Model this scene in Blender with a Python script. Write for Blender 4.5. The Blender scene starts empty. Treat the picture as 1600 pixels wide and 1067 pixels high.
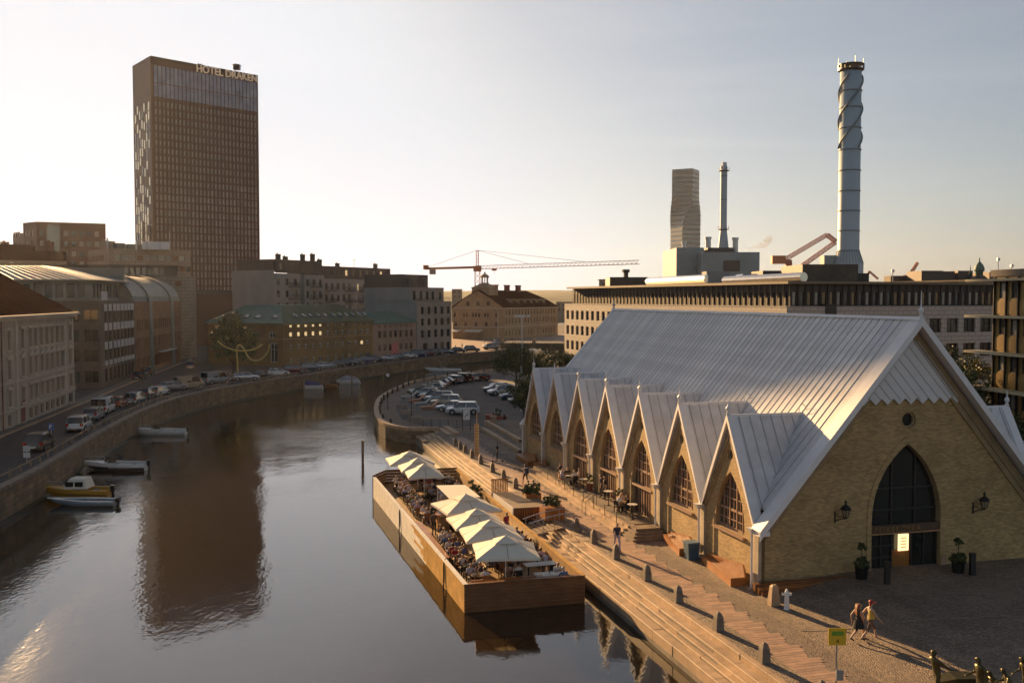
import bpy, bmesh, math, random
from mathutils import Vector, Matrix
from mathutils.geometry import tessellate_polygon
random.seed(7)
R = random.Random(11)
rad = math.radians
sc = bpy.context.scene
COL = sc.collection

# ------------------------------------------------------------ camera
FPX, CXP, CYP, YHP, HCAM = 1550.0, 800.0, 533.5, 466.0, 15.5
PITCH = math.atan((CYP - YHP) / FPX)
cam = bpy.data.cameras.new('camera'); camo = bpy.data.objects.new('camera', cam); COL.objects.link(camo)
cam.sensor_width = 36; cam.lens = 36 * FPX / 1600.0
camo.location = (0, 0, HCAM); camo.rotation_euler = (rad(90) - PITCH, 0, 0)
cam.clip_start = 0.5; cam.clip_end = 20000
sc.camera = camo

# ------------------------------------------------------------ world, sun, exposure
SUN_AZ, SUN_EL = 27.4, 13.0          # degrees left of +Y, degrees up
wd = bpy.data.worlds.new('World'); sc.world = wd; wd.use_nodes = True
wn = wd.node_tree; wn.nodes.clear()
sky = wn.nodes.new('ShaderNodeTexSky'); sky.sky_type = 'NISHITA'; sky.sun_disc = False
sky.sun_elevation = rad(SUN_EL); sky.sun_rotation = rad(-SUN_AZ)
sky.air_density = 1.0; sky.dust_density = 1.2; sky.ozone_density = 1.0; sky.altitude = 0
bg = wn.nodes.new('ShaderNodeBackground'); bg.inputs[1].default_value = 0.05
wo = wn.nodes.new('ShaderNodeOutputWorld')
tc = wn.nodes.new('ShaderNodeTexCoord'); mp = wn.nodes.new('ShaderNodeMapping')
mp.inputs['Scale'].default_value = (1.2, 1.2, 11.0); mp.inputs['Rotation'].default_value = (0.05, -0.06, 0)
nz = wn.nodes.new('ShaderNodeTexNoise'); nz.inputs['Scale'].default_value = 1.7; nz.inputs['Detail'].default_value = 7
nz.inputs['Distortion'].default_value = 0.6
cr = wn.nodes.new('ShaderNodeValToRGB'); cr.color_ramp.elements[0].position = 0.50; cr.color_ramp.elements[1].position = 0.80
cr.color_ramp.elements[0].color = (1, 1, 1, 1); cr.color_ramp.elements[1].color = (1.14, 1.11, 1.07, 1)
mx = wn.nodes.new('ShaderNodeMix'); mx.data_type = 'RGBA'; mx.blend_type = 'MULTIPLY'; mx.inputs[0].default_value = 1.0
hs = wn.nodes.new('ShaderNodeHueSaturation'); hs.inputs['Saturation'].default_value = 0.58
tint = wn.nodes.new('ShaderNodeMix'); tint.data_type = 'RGBA'; tint.blend_type = 'MULTIPLY'; tint.inputs[0].default_value = 1.0; tint.inputs[7].default_value = (.755, .765, .815, 1)
sep = wn.nodes.new('ShaderNodeSeparateColor'); com = wn.nodes.new('ShaderNodeCombineColor')
wn.links.new(tc.outputs['Generated'], mp.inputs[0]); wn.links.new(mp.outputs[0], nz.inputs['Vector'])
wn.links.new(nz.outputs[0], cr.inputs[0]); wn.links.new(sky.outputs[0], hs.inputs['Color']); wn.links.new(hs.outputs[0], tint.inputs[6])
wn.links.new(tint.outputs[2], mx.inputs[6]); wn.links.new(cr.outputs[0], mx.inputs[7])
wn.links.new(mx.outputs[2], sep.inputs[0])
SKY_TOPS = (6.1, 6.5, 7.1)        # the sky never gets brighter than this (thin haze evens out the glow round the sun)
for ch in range(3):
    SKY_TOP = SKY_TOPS[ch]
    def mth(op, a_, b_):
        q = wn.nodes.new('ShaderNodeMath'); q.operation = op
        for i_, v_ in enumerate((a_, b_)):
            if isinstance(v_, (int, float)): q.inputs[i_].default_value = v_
            else: wn.links.new(v_, q.inputs[i_])
        return q.outputs[0]
    x_ = sep.outputs[ch]; t_ = mth('POWER', mth('DIVIDE', x_, SKY_TOP), 6.0)
    wn.links.new(mth('DIVIDE', x_, mth('POWER', mth('ADD', t_, 1.0), 1 / 6)), com.inputs[ch])
wn.links.new(com.outputs[0], bg.inputs[0]); wn.links.new(bg.outputs[0], wo.inputs[0])
sl = bpy.data.lights.new('sun', 'SUN'); sl.energy = 5.0; sl.angle = rad(0.6); sl.color = (1.0, 0.61, 0.27)
so = bpy.data.objects.new('sun', sl); COL.objects.link(so)
sd = Vector((-math.sin(rad(SUN_AZ)) * math.cos(rad(SUN_EL)), math.cos(rad(SUN_AZ)) * math.cos(rad(SUN_EL)), math.sin(rad(SUN_EL))))
so.rotation_euler = sd.to_track_quat('Z', 'Y').to_euler(); so.location = (0, 0, 200)
sc.view_settings.view_transform = 'Standard'; sc.view_settings.look = 'None'
sc.view_settings.exposure = 1.35; sc.view_settings.gamma = 1.0; sc.view_settings.use_curve_mapping = False
sc.render.engine = 'CYCLES'
cy = sc.cycles
cy.use_denoising = True; cy.max_bounces = 7; cy.diffuse_bounces = 3; cy.glossy_bounces = 4; cy.transmission_bounces = 4
cy.volume_bounces = 0; cy.sample_clamp_indirect = 6.0; cy.caustics_reflective = True; cy.caustics_refractive = False
cy.use_adaptive_sampling = True; cy.adaptive_threshold = 0.02

# ------------------------------------------------------------ surveying helpers (pixel of the 1600x1067 photograph -> place)
def ray(x, y):
    a = (x - CXP) / FPX; b = (CYP - y) / FPX
    return (a, math.cos(PITCH) + b * math.sin(PITCH), -math.sin(PITCH) + b * math.cos(PITCH))
def G(x, y, z=0.0):
    d = ray(x, y); t = (z - HCAM) / d[2]; return Vector((d[0] * t, d[1] * t, z))
def D(x, y, Y):
    d = ray(x, y); t = Y / d[1]; return Vector((d[0] * t, Y, HCAM + d[2] * t))
def on_wall(a, b, x, y):
    """metres along the wall a->b and height where the line of sight (x,y) meets it"""
    ax, ay = a[0], a[1]; dx, dy = b[0] - ax, b[1] - ay; L = math.hypot(dx, dy); dx /= L; dy /= L
    d = ray(x, y); nx, ny = -dy, dx
    t = (ax * nx + ay * ny) / (d[0] * nx + d[1] * ny)
    return ((d[0] * t - ax) * dx + (d[1] * t - ay) * dy, HCAM + d[2] * t)

# ------------------------------------------------------------ materials
MATS = {}
def mat(name, col=(.5, .5, .5), rough=.7, metal=0.0, var=.18, vs=1.2, bump=0.0, bs=30.0, pat=None, col2=None, size=(.25, .07), emit=0.0, spec=0.5, dirt=0.0, uv=True, coat=0.0, jit=.25):
    if name in MATS: return MATS[name]
    m = bpy.data.materials.new(name); m.use_nodes = True; nt = m.node_tree; N = nt.nodes; Lk = nt.links
    p = N['Principled BSDF']; p.inputs['Roughness'].default_value = rough; p.inputs['Metallic'].default_value = metal
    p.inputs['Specular IOR Level'].default_value = spec
    if coat: p.inputs['Coat Weight'].default_value = coat; p.inputs['Coat Roughness'].default_value = .08
    t = N.new('ShaderNodeTexCoord')
    src = t.outputs['UV'] if uv else t.outputs['Object']
    def mul(fac, a_, b_, typ='MIX'):
        q = N.new('ShaderNodeMix'); q.data_type = 'RGBA'; q.blend_type = typ
        if isinstance(fac, float): q.inputs[0].default_value = fac
        else: Lk.new(fac, q.inputs[0])
        for s_, v_ in ((6, a_), (7, b_)):
            if isinstance(v_, tuple): q.inputs[s_].default_value = (*v_[:3], 1)
            else: Lk.new(v_, q.inputs[s_])
        return q.outputs[2]
    def noise(scale, det=5, vec=None, rg=.55):
        n_ = N.new('ShaderNodeTexNoise'); n_.inputs['Scale'].default_value = scale; n_.inputs['Detail'].default_value = det
        n_.inputs['Roughness'].default_value = rg; Lk.new(vec or t.outputs['Object'], n_.inputs['Vector']); return n_.outputs[0]
    def ramp(s_, a0, a1, c0=(0, 0, 0), c1=(1, 1, 1)):
        r_ = N.new('ShaderNodeValToRGB'); r_.color_ramp.elements[0].position = a0; r_.color_ramp.elements[1].position = a1
        r_.color_ramp.elements[0].color = (*c0, 1); r_.color_ramp.elements[1].color = (*c1, 1); Lk.new(s_, r_.inputs[0]); return r_.outputs[0]
    base = col; h = None
    c2 = col2 or tuple(c * .72 for c in col)
    if pat == 'brick':
        b_ = N.new('ShaderNodeTexBrick'); b_.inputs['Scale'].default_value = 1.0; b_.inputs['Brick Width'].default_value = size[0]; b_.inputs['Row Height'].default_value = size[1]
        b_.inputs['Mortar Size'].default_value = min(size) * .10; b_.inputs['Mortar Smooth'].default_value = .3; b_.inputs['Bias'].default_value = 0
        b_.inputs['Color1'].default_value = (*col, 1); b_.inputs['Color2'].default_value = (*c2, 1); b_.inputs['Mortar'].default_value = (*[x * .62 for x in col], 1)
        Lk.new(src, b_.inputs['Vector']); base = b_.outputs[0]; h = b_.outputs['Fac']
    elif pat == 'wood':
        mpn = N.new('ShaderNodeMapping'); mpn.inputs['Scale'].default_value = (.6, 14, 14); Lk.new(src, mpn.inputs[0])
        base = mul(noise(2.5, 6, mpn.outputs[0]), c2, col)
    elif pat == 'cobble':
        v_ = N.new('ShaderNodeTexVoronoi'); v_.inputs['Scale'].default_value = 1.0 / size[0]; v_.inputs['Randomness'].default_value = .55
        Lk.new(t.outputs['Object'], v_.inputs['Vector'])
        w_ = N.new('ShaderNodeTexVoronoi'); w_.feature = 'DISTANCE_TO_EDGE'; w_.inputs['Scale'].default_value = 1.0 / size[0]; w_.inputs['Randomness'].default_value = .55
        Lk.new(t.outputs['Object'], w_.inputs['Vector'])
        sp = N.new('ShaderNodeSeparateColor'); Lk.new(v_.outputs['Color'], sp.inputs[0])
        base = mul(sp.outputs[0], col, c2)
        h = ramp(w_.outputs['Distance'], .0, .16)
        base = mul(h, tuple(c * .35 for c in col), base)
    if var > 0:
        f1 = noise(vs, 6); base = mul(1.0, base, ramp(f1, .3, .72, (1 - var,) * 3, (1 + var * .6,) * 3), 'MULTIPLY')
    if dirt > 0:
        f2 = noise(.35, 8, rg=.7); base = mul(ramp(f2, .45, .75, (0,) * 3, (dirt,) * 3), base, tuple(c * .45 for c in col[:3]))
    if isinstance(base, tuple): p.inputs['Base Color'].default_value = (*base, 1)
    else: Lk.new(base, p.inputs['Base Color'])
    if bump > 0 or h is not None:
        bn = N.new('ShaderNodeBump'); bn.inputs['Strength'].default_value = bump or .5; bn.inputs['Distance'].default_value = .03
        if h is not None:
            mm = N.new('ShaderNodeMath'); mm.operation = 'ADD'
            if pat == 'brick':
                iv = N.new('ShaderNodeMath'); iv.operation = 'SUBTRACT'; iv.inputs[0].default_value = 1; Lk.new(h, iv.inputs[1]); h = iv.outputs[0]
            Lk.new(h, mm.inputs[0]); m3 = N.new('ShaderNodeMath'); m3.operation = 'MULTIPLY'; m3.inputs[1].default_value = .6
            Lk.new(noise(bs, 4), m3.inputs[0]); Lk.new(m3.outputs[0], mm.inputs[1]); Lk.new(mm.outputs[0], bn.inputs['Height'])
        else: Lk.new(noise(bs, 5), bn.inputs['Height'])
        Lk.new(bn.outputs[0], p.inputs['Normal'])
    if emit > 0:
        p.inputs['Emission Color'].default_value = (*col, 1); p.inputs['Emission Strength'].default_value = emit
    if rough < .6 and not pat and metal < .5:
        pass
    MATS[name] = m; return m

M = {}
def defm(k, **kw): M[k] = mat(k, **kw)
defm('yellow_brick', col=(.60, .41, .18), col2=(.36, .24, .11), rough=.85, pat='brick', size=(.26, .08), var=.25, vs=.7, bump=.5, dirt=.35)
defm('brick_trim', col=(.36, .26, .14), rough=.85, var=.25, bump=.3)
defm('plaster_pilaster', col=(.42, .35, .26), rough=.85, var=.2, bump=.2)
defm('zinc_roof', col=(.72, .70, .69), rough=.6, metal=.1, var=.10, vs=.5, bump=.06, bs=3, dirt=.08)
defm('zinc_seam', col=(.5, .49, .48), rough=.5, metal=.3, var=.1)
defm('zinc_verge', col=(.76, .745, .74), rough=.6, metal=.1, var=.08, bump=.05, bs=3)
defm('glass_dark', col=(.02, .022, .02), rough=.08, var=0, spec=.8)
defm('glass_day', col=(.09, .085, .075), rough=.06, var=.4, vs=.6, spec=1.0)
defm('glass_sky', col=(.22, .20, .17), rough=.08, metal=.55, var=.3, vs=.3, spec=1.0)
defm('glass_blind', col=(.34, .31, .25), rough=.25, var=.3, vs=1.5, spec=.8)
defm('frame_brown', col=(.34, .21, .135), rough=.5, var=.1)
defm('frame_white', col=(.6, .57, .5), rough=.5, var=.08)
defm('frame_dark', col=(.03, .028, .026), rough=.4, var=.1)
defm('cobble', col=(.38, .275, .19), col2=(.19, .14, .10), rough=.75, pat='cobble', size=(.13, .13), var=.3, vs=.5, bump=.9, dirt=.35)
defm('cobble_fine', col=(.31, .225, .16), col2=(.18, .13, .095), rough=.8, pat='cobble', size=(.1, .1), var=.3, vs=.6, bump=.8, dirt=.3)
defm('slab_red', col=(.38, .27, .20), rough=.7, var=.22, vs=1.5, bump=.35, bs=25, uv=False)
defm('granite', col=(.47, .32, .19), rough=.7, var=.3, vs=1.1, bump=.4, bs=18, dirt=.45, uv=False)
defm('granite_dark', col=(.22, .18, .14), rough=.8, var=.35, vs=1.3, bump=.5, bs=10, dirt=.5, uv=False)
defm('quay_stone', col=(.26, .19, .11), col2=(.16, .12, .075), rough=.85, pat='brick', size=(1.3, .45), var=.4, vs=.8, bump=.7, dirt=.7)
defm('asphalt', col=(.055, .05, .046), rough=.85, var=.3, vs=.4, bump=.3, bs=40, dirt=.3)
defm('asphalt_park', col=(.085, .075, .068), rough=.85, var=.3, vs=.3, bump=.3, bs=40, dirt=.3)
defm('pavement', col=(.16, .135, .11), rough=.85, var=.25, vs=.6, bump=.3, pat='brick', size=(.7, .35))
defm('wood_oiled', col=(.42, .17, .045), col2=(.25, .09, .022), rough=.45, pat='wood', var=.25, vs=2, bump=.2, coat=.1)
defm('wood_deck', col=(.46, .28, .11), col2=(.28, .16, .06), rough=.55, pat='wood', var=.25, vs=1.5, bump=.2)
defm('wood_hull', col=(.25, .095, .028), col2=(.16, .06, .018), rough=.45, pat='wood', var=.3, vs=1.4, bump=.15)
defm('wood_grey', col=(.30, .21, .13), col2=(.2, .14, .09), rough=.7, pat='wood', var=.3, vs=1.5, bump=.25)
defm('white_paint', col=(.78, .76, .72), rough=.4, var=.06)
defm('white_metal', col=(.7, .7, .7), rough=.35, var=.05)
defm('black_metal', col=(.02, .02, .02), rough=.4, metal=.3, var=.05)
defm('steel', col=(.45, .45, .45), rough=.3, metal=.8, var=.1)
defm('canvas', col=(.74, .68, .56), rough=.8, var=.06, vs=3, bump=.1)
defm('earth', col=(.08, .06, .04), rough=.95, var=.3)
defm('leaf', col=(.055, .075, .022), col2=(.03, .045, .012), rough=.6, var=.5, vs=.9)
defm('leaf_light', col=(.11, .12, .03), rough=.6, var=.4, vs=2)
defm('bark', col=(.09, .065, .045), rough=.9, var=.3, bump=.5)

# ------------------------------------------------------------ mesh building
class MB:
    def __init__(s): s.v = []; s.f = []; s.m = []; s.T = None
    def vert(s, p):
        p = Vector(p)
        if s.T is not None: p = s.T @ p
        s.v.append(p); return len(s.v) - 1
    def face(s, pts, m=0):
        ids = [s.vert(p) for p in pts]; s.f.append(ids); s.m.append(m)
    def hexa(s, P, m=0):
        """P: 4 bottom (ccw) then 4 top"""
        i = [s.vert(p) for p in P]
        for q in ((3, 2, 1, 0), (4, 5, 6, 7), (0, 1, 5, 4), (1, 2, 6, 5), (2, 3, 7, 6), (3, 0, 4, 7)):
            s.f.append([i[k] for k in q]); s.m.append(m)
    def box(s, a, b, m=0):
        x0, y0, z0 = a; x1, y1, z1 = b
        s.hexa([(x0, y0, z0), (x1, y0, z0), (x1, y1, z0), (x0, y1, z0), (x0, y0, z1), (x1, y0, z1), (x1, y1, z1), (x0, y1, z1)], m)
    def bar(s, p, q, w=.05, h=None, m=0, up=(0, 0, 1)):
        p = Vector(p); q = Vector(q); h = h or w; d = (q - p)
        if d.length < 1e-6: return
        d.normalize(); up = Vector(up)
        if abs(d.dot(up)) > .97: up = Vector((1, 0, 0))
        x = d.cross(up).normalized() * w / 2; y = x.cross(d).normalized() * h / 2
        s.hexa([p - x - y, p + x - y, q + x - y, q - x - y, p - x + y, p + x + y, q + x + y, q - x + y], m)
    def tube(s, pts, r, n=6, m=0, cap=True):
        pts = [Vector(p) for p in pts]; rings = []
        for i, p in enumerate(pts):
            d = (pts[min(i + 1, len(pts) - 1)] - pts[max(i - 1, 0)]).normalized()
            up = Vector((0, 0, 1)) if abs(d.z) < .95 else Vector((1, 0, 0))
            x = d.cross(up).normalized(); y = x.cross(d)
            rr = r[i] if isinstance(r, (list, tuple)) else r
            rings.append([s.vert(p + (x * math.cos(2 * math.pi * k / n) + y * math.sin(2 * math.pi * k / n)) * rr) for k in range(n)])
        for a, b in zip(rings, rings[1:]):
            for k in range(n): s.f.append([a[k], a[(k + 1) % n], b[(k + 1) % n], b[k]]); s.m.append(m)
        if cap: s.f.append(rings[0][::-1]); s.m.append(m); s.f.append(rings[-1]); s.m.append(m)
    def lathe(s, prof, n=12, m=0, c=(0, 0, 0)):
        c = Vector(c); rings = []
        for r, z in prof: rings.append([s.vert(c + Vector((r * math.cos(2 * math.pi * k / n), r * math.sin(2 * math.pi * k / n), z))) for k in range(n)])
        for a, b in zip(rings, rings[1:]):
            for k in range(n): s.f.append([a[k], a[(k + 1) % n], b[(k + 1) % n], b[k]]); s.m.append(m)
        s.f.append(rings[0][::-1]); s.m.append(m); s.f.append(rings[-1]); s.m.append(m)
    def prism(s, poly, z0, z1, m=0):
        """poly in xy, ccw; z0,z1 may be lists"""
        n = len(poly); Z0 = z0 if isinstance(z0, list) else [z0] * n; Z1 = z1 if isinstance(z1, list) else [z1] * n
        b = [s.vert((p[0], p[1], Z0[i])) for i, p in enumerate(poly)]; t = [s.vert((p[0], p[1], Z1[i])) for i, p in enumerate(poly)]
        s.f.append(b[::-1]); s.m.append(m); s.f.append(t); s.m.append(m)
        for i in range(n): j = (i + 1) % n; s.f.append([b[i], b[j], t[j], t[i]]); s.m.append(m)
    def sweep(s, secs, m=0, closed=True, caps=True):
        """secs: list of rings with equal counts"""
        ids = [[s.vert(p) for p in ring] for ring in secs]; n = len(ids[0])
        for a, b in zip(ids, ids[1:]):
            for k in range(n if closed else n - 1): s.f.append([a[k], a[(k + 1) % n], b[(k + 1) % n], b[k]]); s.m.append(m)
        if caps: s.f.append(ids[0][::-1]); s.m.append(m); s.f.append(ids[-1]); s.m.append(m)
    def holes(s, outer, holes_, fn, m=0, depth=.3, mr=None):
        """wall with holes: outer/holes are (a,z) loops, fn(a,z,d) -> point at depth d"""
        loops = [[Vector((a, z, 0)) for a, z in lp] for lp in [outer] + holes_]
        flat = [p for lp in loops for p in lp]; off = len(s.v)
        for p in flat: s.vert(fn(p.x, p.y, 0))
        for t_ in tessellate_polygon(loops): s.f.append([off + i for i in t_]); s.m.append(m)
        k = 0
        for li, lp in enumerate(loops):
            n = len(lp); back = [s.vert(fn(p.x, p.y, depth)) for p in lp]
            for i in range(n):
                j = (i + 1) % n; s.f.append([off + k + i, off + k + j, back[j], back[i]]); s.m.append(mr if (mr is not None and li) else m)
            k += n
    def mesh(s, name, mats, inv=None, smooth=False):
        me = bpy.data.meshes.new(name)
        vs = [inv @ v for v in s.v] if inv is not None else s.v
        me.from_pydata([tuple(v) for v in vs], [], s.f)
        for mt in (mats if isinstance(mats, (list, tuple)) else [mats]): me.materials.append(mt if not isinstance(mt, str) else M[mt])
        me.polygons.foreach_set('material_index', s.m)
        bmn = bmesh.new(); bmn.from_mesh(me)
        if len(s.f) < 30000: bmesh.ops.recalc_face_normals(bmn, faces=bmn.faces)
        uvl = bmn.loops.layers.uv.new('UVMap')
        for f in bmn.faces:
            n = f.normal
            if abs(n.z) > .75: 
                for lp in f.loops: lp[uvl].uv = (lp.vert.co.x, lp.vert.co.y)
            else:
                tx, ty = -n.y, n.x; L = math.hypot(tx, ty) or 1; tx /= L; ty /= L
                for lp in f.loops: c = lp.vert.co; lp[uvl].uv = (c.x * tx + c.y * ty, c.z)
            if smooth: f.smooth = True
        bmn.to_mesh(me); bmn.free(); return me

RM = {}     # object -> world matrix, kept by hand
def setm(o, loc, rz, parent=None):
    Wm = Matrix.Translation(Vector(loc)) @ Matrix.Rotation(rz, 4, 'Z')
    RM[o.name] = Wm
    if parent is not None:
        o.parent = parent; Lm = RM[parent.name].inverted() @ Wm
        o.location = Lm.translation; o.rotation_euler = Lm.to_euler()
    else: o.location = loc; o.rotation_euler = (0, 0, rz)
def tag(o, label=None, cat=None, group=None, kind=None):
    if label: o['label'] = label
    if cat: o['category'] = cat
    if group: o['group'] = group
    if kind: o['kind'] = kind
    return o
def thing(name, label, cat, loc=(0, 0, 0), rz=0.0, group=None):
    o = bpy.data.objects.new(name, None); o.empty_display_size = .2; COL.objects.link(o); setm(o, loc, rz); return tag(o, label, cat, group)
def obj(name, mb, mats, parent=None, smooth=False, local=False):
    """link an MB as one object; its vertices are world coordinates unless local"""
    inv = RM[parent.name].inverted() if (parent is not None and not local) else None
    me = mb.mesh(name, mats, inv, smooth); o = bpy.data.objects.new(name, me); COL.objects.link(o)
    if parent is not None:
        o.parent = parent; RM[o.name] = RM[parent.name].copy()
    else: RM[o.name] = Matrix.Identity(4)
    return o
def inst(name, me, loc, rz=0.0, parent=None, rot=None):
    """an object at a world place that shares mesh data"""
    o = bpy.data.objects.new(name, me); COL.objects.link(o); setm(o, loc, rz, parent)
    return o
def struct(name, mb, mats, smooth=False):
    return tag(obj(name, mb, mats, smooth=smooth), kind='structure')
def single(name, mb, mats, label, cat, loc, rz=0.0, group=None, smooth=False):
    """a one-mesh thing: vertices are local to loc"""
    me = mb.mesh(name, mats, None, smooth); o = bpy.data.objects.new(name, me); COL.objects.link(o); setm(o, loc, rz); return tag(o, label, cat, group)
def copy_tree(o, loc=None, rz=None, parent=None, label=None):
    c = o.copy(); COL.objects.link(c)
    if parent is not None: c.parent = parent
    if loc is not None: c.location = loc
    if rz is not None: c.rotation_euler = (0, 0, rz)
    if label: c['label'] = label
    if parent is None: RM[c.name] = Matrix.Translation(c.location) @ Matrix.Rotation(c.rotation_euler.z, 4, 'Z')
    for ch in o.children: copy_tree(ch, parent=c)
    return c

# ------------------------------------------------------------ windows and facades
WC = {}
def win_mesh(w, h, style='plain', fr='frame_brown', gl='glass_day', depth=.18):
    k = (round(w, 1), round(h, 1), style, fr, gl)
    if k in WC: return WC[k]
    w, h = k[0], k[1]; b = MB(); t = min(.09, w * .09)
    y0, y1 = depth - .06, depth
    b.face([(0, y1, 0), (w, y1, 0), (w, y1, h), (0, y1, h)], 1)
    for q in (((0, y0, 0), (t, y1, h)), ((w - t, y0, 0), (w, y1, h)), ((t, y0, 0), (w - t, y1, t)), ((t, y0, h - t), (w - t, y1, h))): b.box(*q)
    if style in ('cross', 'mull'): b.box((w / 2 - t * .4, y0, t), (w / 2 + t * .4, y1, h - t))
    if style == 'cross': b.box((t, y0 + .01, h * .66), (w - t, y1 - .01, h * .66 + t * .8))
    if style == 'sill': b.box((-.1, -.08, -.12), (w + .1, y0, -.01))
    WC[k] = b.mesh('window', [M[fr], M[gl]]); return WC[k]
def facade(root, a, b, z0, z1, wins, wm, name='wall', depth=.2, fr='frame_brown', gl=('glass_day',), style='cross', limit=290, wname='window', parts=True):
    """wall from a to b (2D, seen left to right from outside) with recessed windows (u0,u1,w0,w1)"""
    a = Vector((a[0], a[1], 0)); b = Vector((b[0], b[1], 0)); d = (b - a); L = d.length; d.normalize(); nrm = Vector((-d.y, d.x, 0))  # inward
    fn = lambda u, z, dp: (a + d * u + nrm * dp) + Vector((0, 0, z))
    wins = [(max(.05, w[0]), min(L - .05, w[1]), w[2], w[3]) for w in wins]; wins = [w for w in wins if w[1] - w[0] > .15]
    mb = MB()
    us = sorted({0.0, L} | {round(w[i], 4) for w in wins for i in (0, 1)}); zs = sorted({z0, z1} | {round(w[i], 4) for w in wins for i in (2, 3)})
    def inside(u, z): return any(w[0] < u < w[1] and w[2] < z < w[3] for w in wins)
    if len(us) * len(zs) < 9000:
        for u0, u1 in zip(us, us[1:]):
            run = None
            for z_0, z_1 in zip(zs, zs[1:]):
                if inside((u0 + u1) / 2, (z_0 + z_1) / 2):
                    if run is not None: mb.face([fn(u0, run, 0), fn(u1, run, 0), fn(u1, z_0, 0), fn(u0, z_0, 0)]); run = None
                elif run is None: run = z_0
            if run is not None: mb.face([fn(u0, run, 0), fn(u1, run, 0), fn(u1, z1, 0), fn(u0, z1, 0)])
    for w in wins:
        A_, B_, C_, D_ = (w[0], w[2]), (w[1], w[2]), (w[1], w[3]), (w[0], w[3])
        for p, q in ((A_, B_), (B_, C_), (C_, D_), (D_, A_)): mb.face([fn(*p, 0), fn(*q, 0), fn(*q, depth), fn(*p, depth)])
    wall = obj(name, mb, wm, root)
    rz = math.atan2(d.y, d.x); rest = MB(); cnt = 0; rr = random.Random(int(L * 97) + len(wins))
    for w in wins:
        g = gl[0] if len(gl) == 1 else (rr.choice(gl))
        if cnt < limit and parts:
            me = win_mesh(w[1] - w[0], w[3] - w[2], style, fr, g, depth)
            o = inst(wname, me, fn(w[0], w[2], 0), rz, wall); cnt += 1
        else:
            rest.face([fn(w[0], w[2], depth), fn(w[1], w[2], depth), fn(w[1], w[3], depth), fn(w[0], w[3], depth)], rr.randrange(len(gl)))
    if rest.f:
        r_ = obj(wname + 's_beyond', rest, [M[g] for g in gl], root); r_['kind'] = 'stuff'
    return wall
def grid_wins(a, b, cols, rows, xref=None):
    """cols: pixel (x0,x1) pairs read at pixel height yref; rows: pixel (ytop,ybottom) pairs read at column xref"""
    out = []
    xr = xref if xref is not None else (cols[0][0])
    zr = [(on_wall(a, b, xr, yb)[1], on_wall(a, b, xr, yt)[1]) for yt, yb in rows]
    for x0, x1 in cols:
        u0 = on_wall(a, b, x0, 500)[0]; u1 = on_wall(a, b, x1, 500)[0]
        for z_0, z_1 in zr: out.append((u0, u1, z_0, z_1))
    return out
def even(x0, x1, n, fill=.5):
    """n equal pixel columns between x0 and x1"""
    s = (x1 - x0) / n; return [(x0 + s * (i + .5 - fill / 2), x0 + s * (i + .5 + fill / 2)) for i in range(n)]
def ucols(u0, u1, n, wd_):
    s = (u1 - u0) / n; return [(u0 + s * (i + .5) - wd_ / 2, u0 + s * (i + .5) + wd_ / 2) for i in range(n)]
def roof_quad(root, name, pts, m, th=.15, seams=0, seam_m='zinc_seam'):
    """a roof slope as a slab; pts = eave a, eave b, ridge b, ridge a"""
    mb = MB(); P = [Vector(p) for p in pts]; n = (P[1] - P[0]).cross(P[3] - P[0]).normalized()
    if n.z < 0: n = -n
    mb.hexa([p - n * th for p in P] + P)
    o = obj(name, mb, m, root)
    if seams:
        sb = MB()
        for i in range(1, seams):
            t = i / seams; a_ = P[0].lerp(P[1], t); b_ = P[3].lerp(P[2], t)
            sb.bar(a_ + n * .03, b_ + n * .03, .07, .06)
        obj('seam', sb, seam_m, o)['kind'] = 'stuff'
    return o
# ------------------------------------------------------------ church frame: u to the right along the front, v away along the side
A0 = G(1184, 920); WV = Vector((.9655, .2604, 0)); LV = Vector((-.2604, .9655, 0)); RZ = math.atan2(WV.y, WV.x)
def U(u, v, z=0.0): return Vector((A0.x + WV.x * u + LV.x * v, A0.y + WV.y * u + LV.y * v, z))
def uv_of(p): d = Vector((p[0] - A0.x, p[1] - A0.y, 0)); return d.dot(WV), d.dot(LV)
def sstep(a, b, x): t = max(0, min(1, (x - a) / (b - a))); return t * t * (3 - 2 * t)
def gh(u, v):
    """height of the paved ground in the church frame"""
    h = .52 * sstep(-1.0, 6.0, u) * (1 - sstep(30, 40, v))
    return h
CH = math.radians(0)

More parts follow.
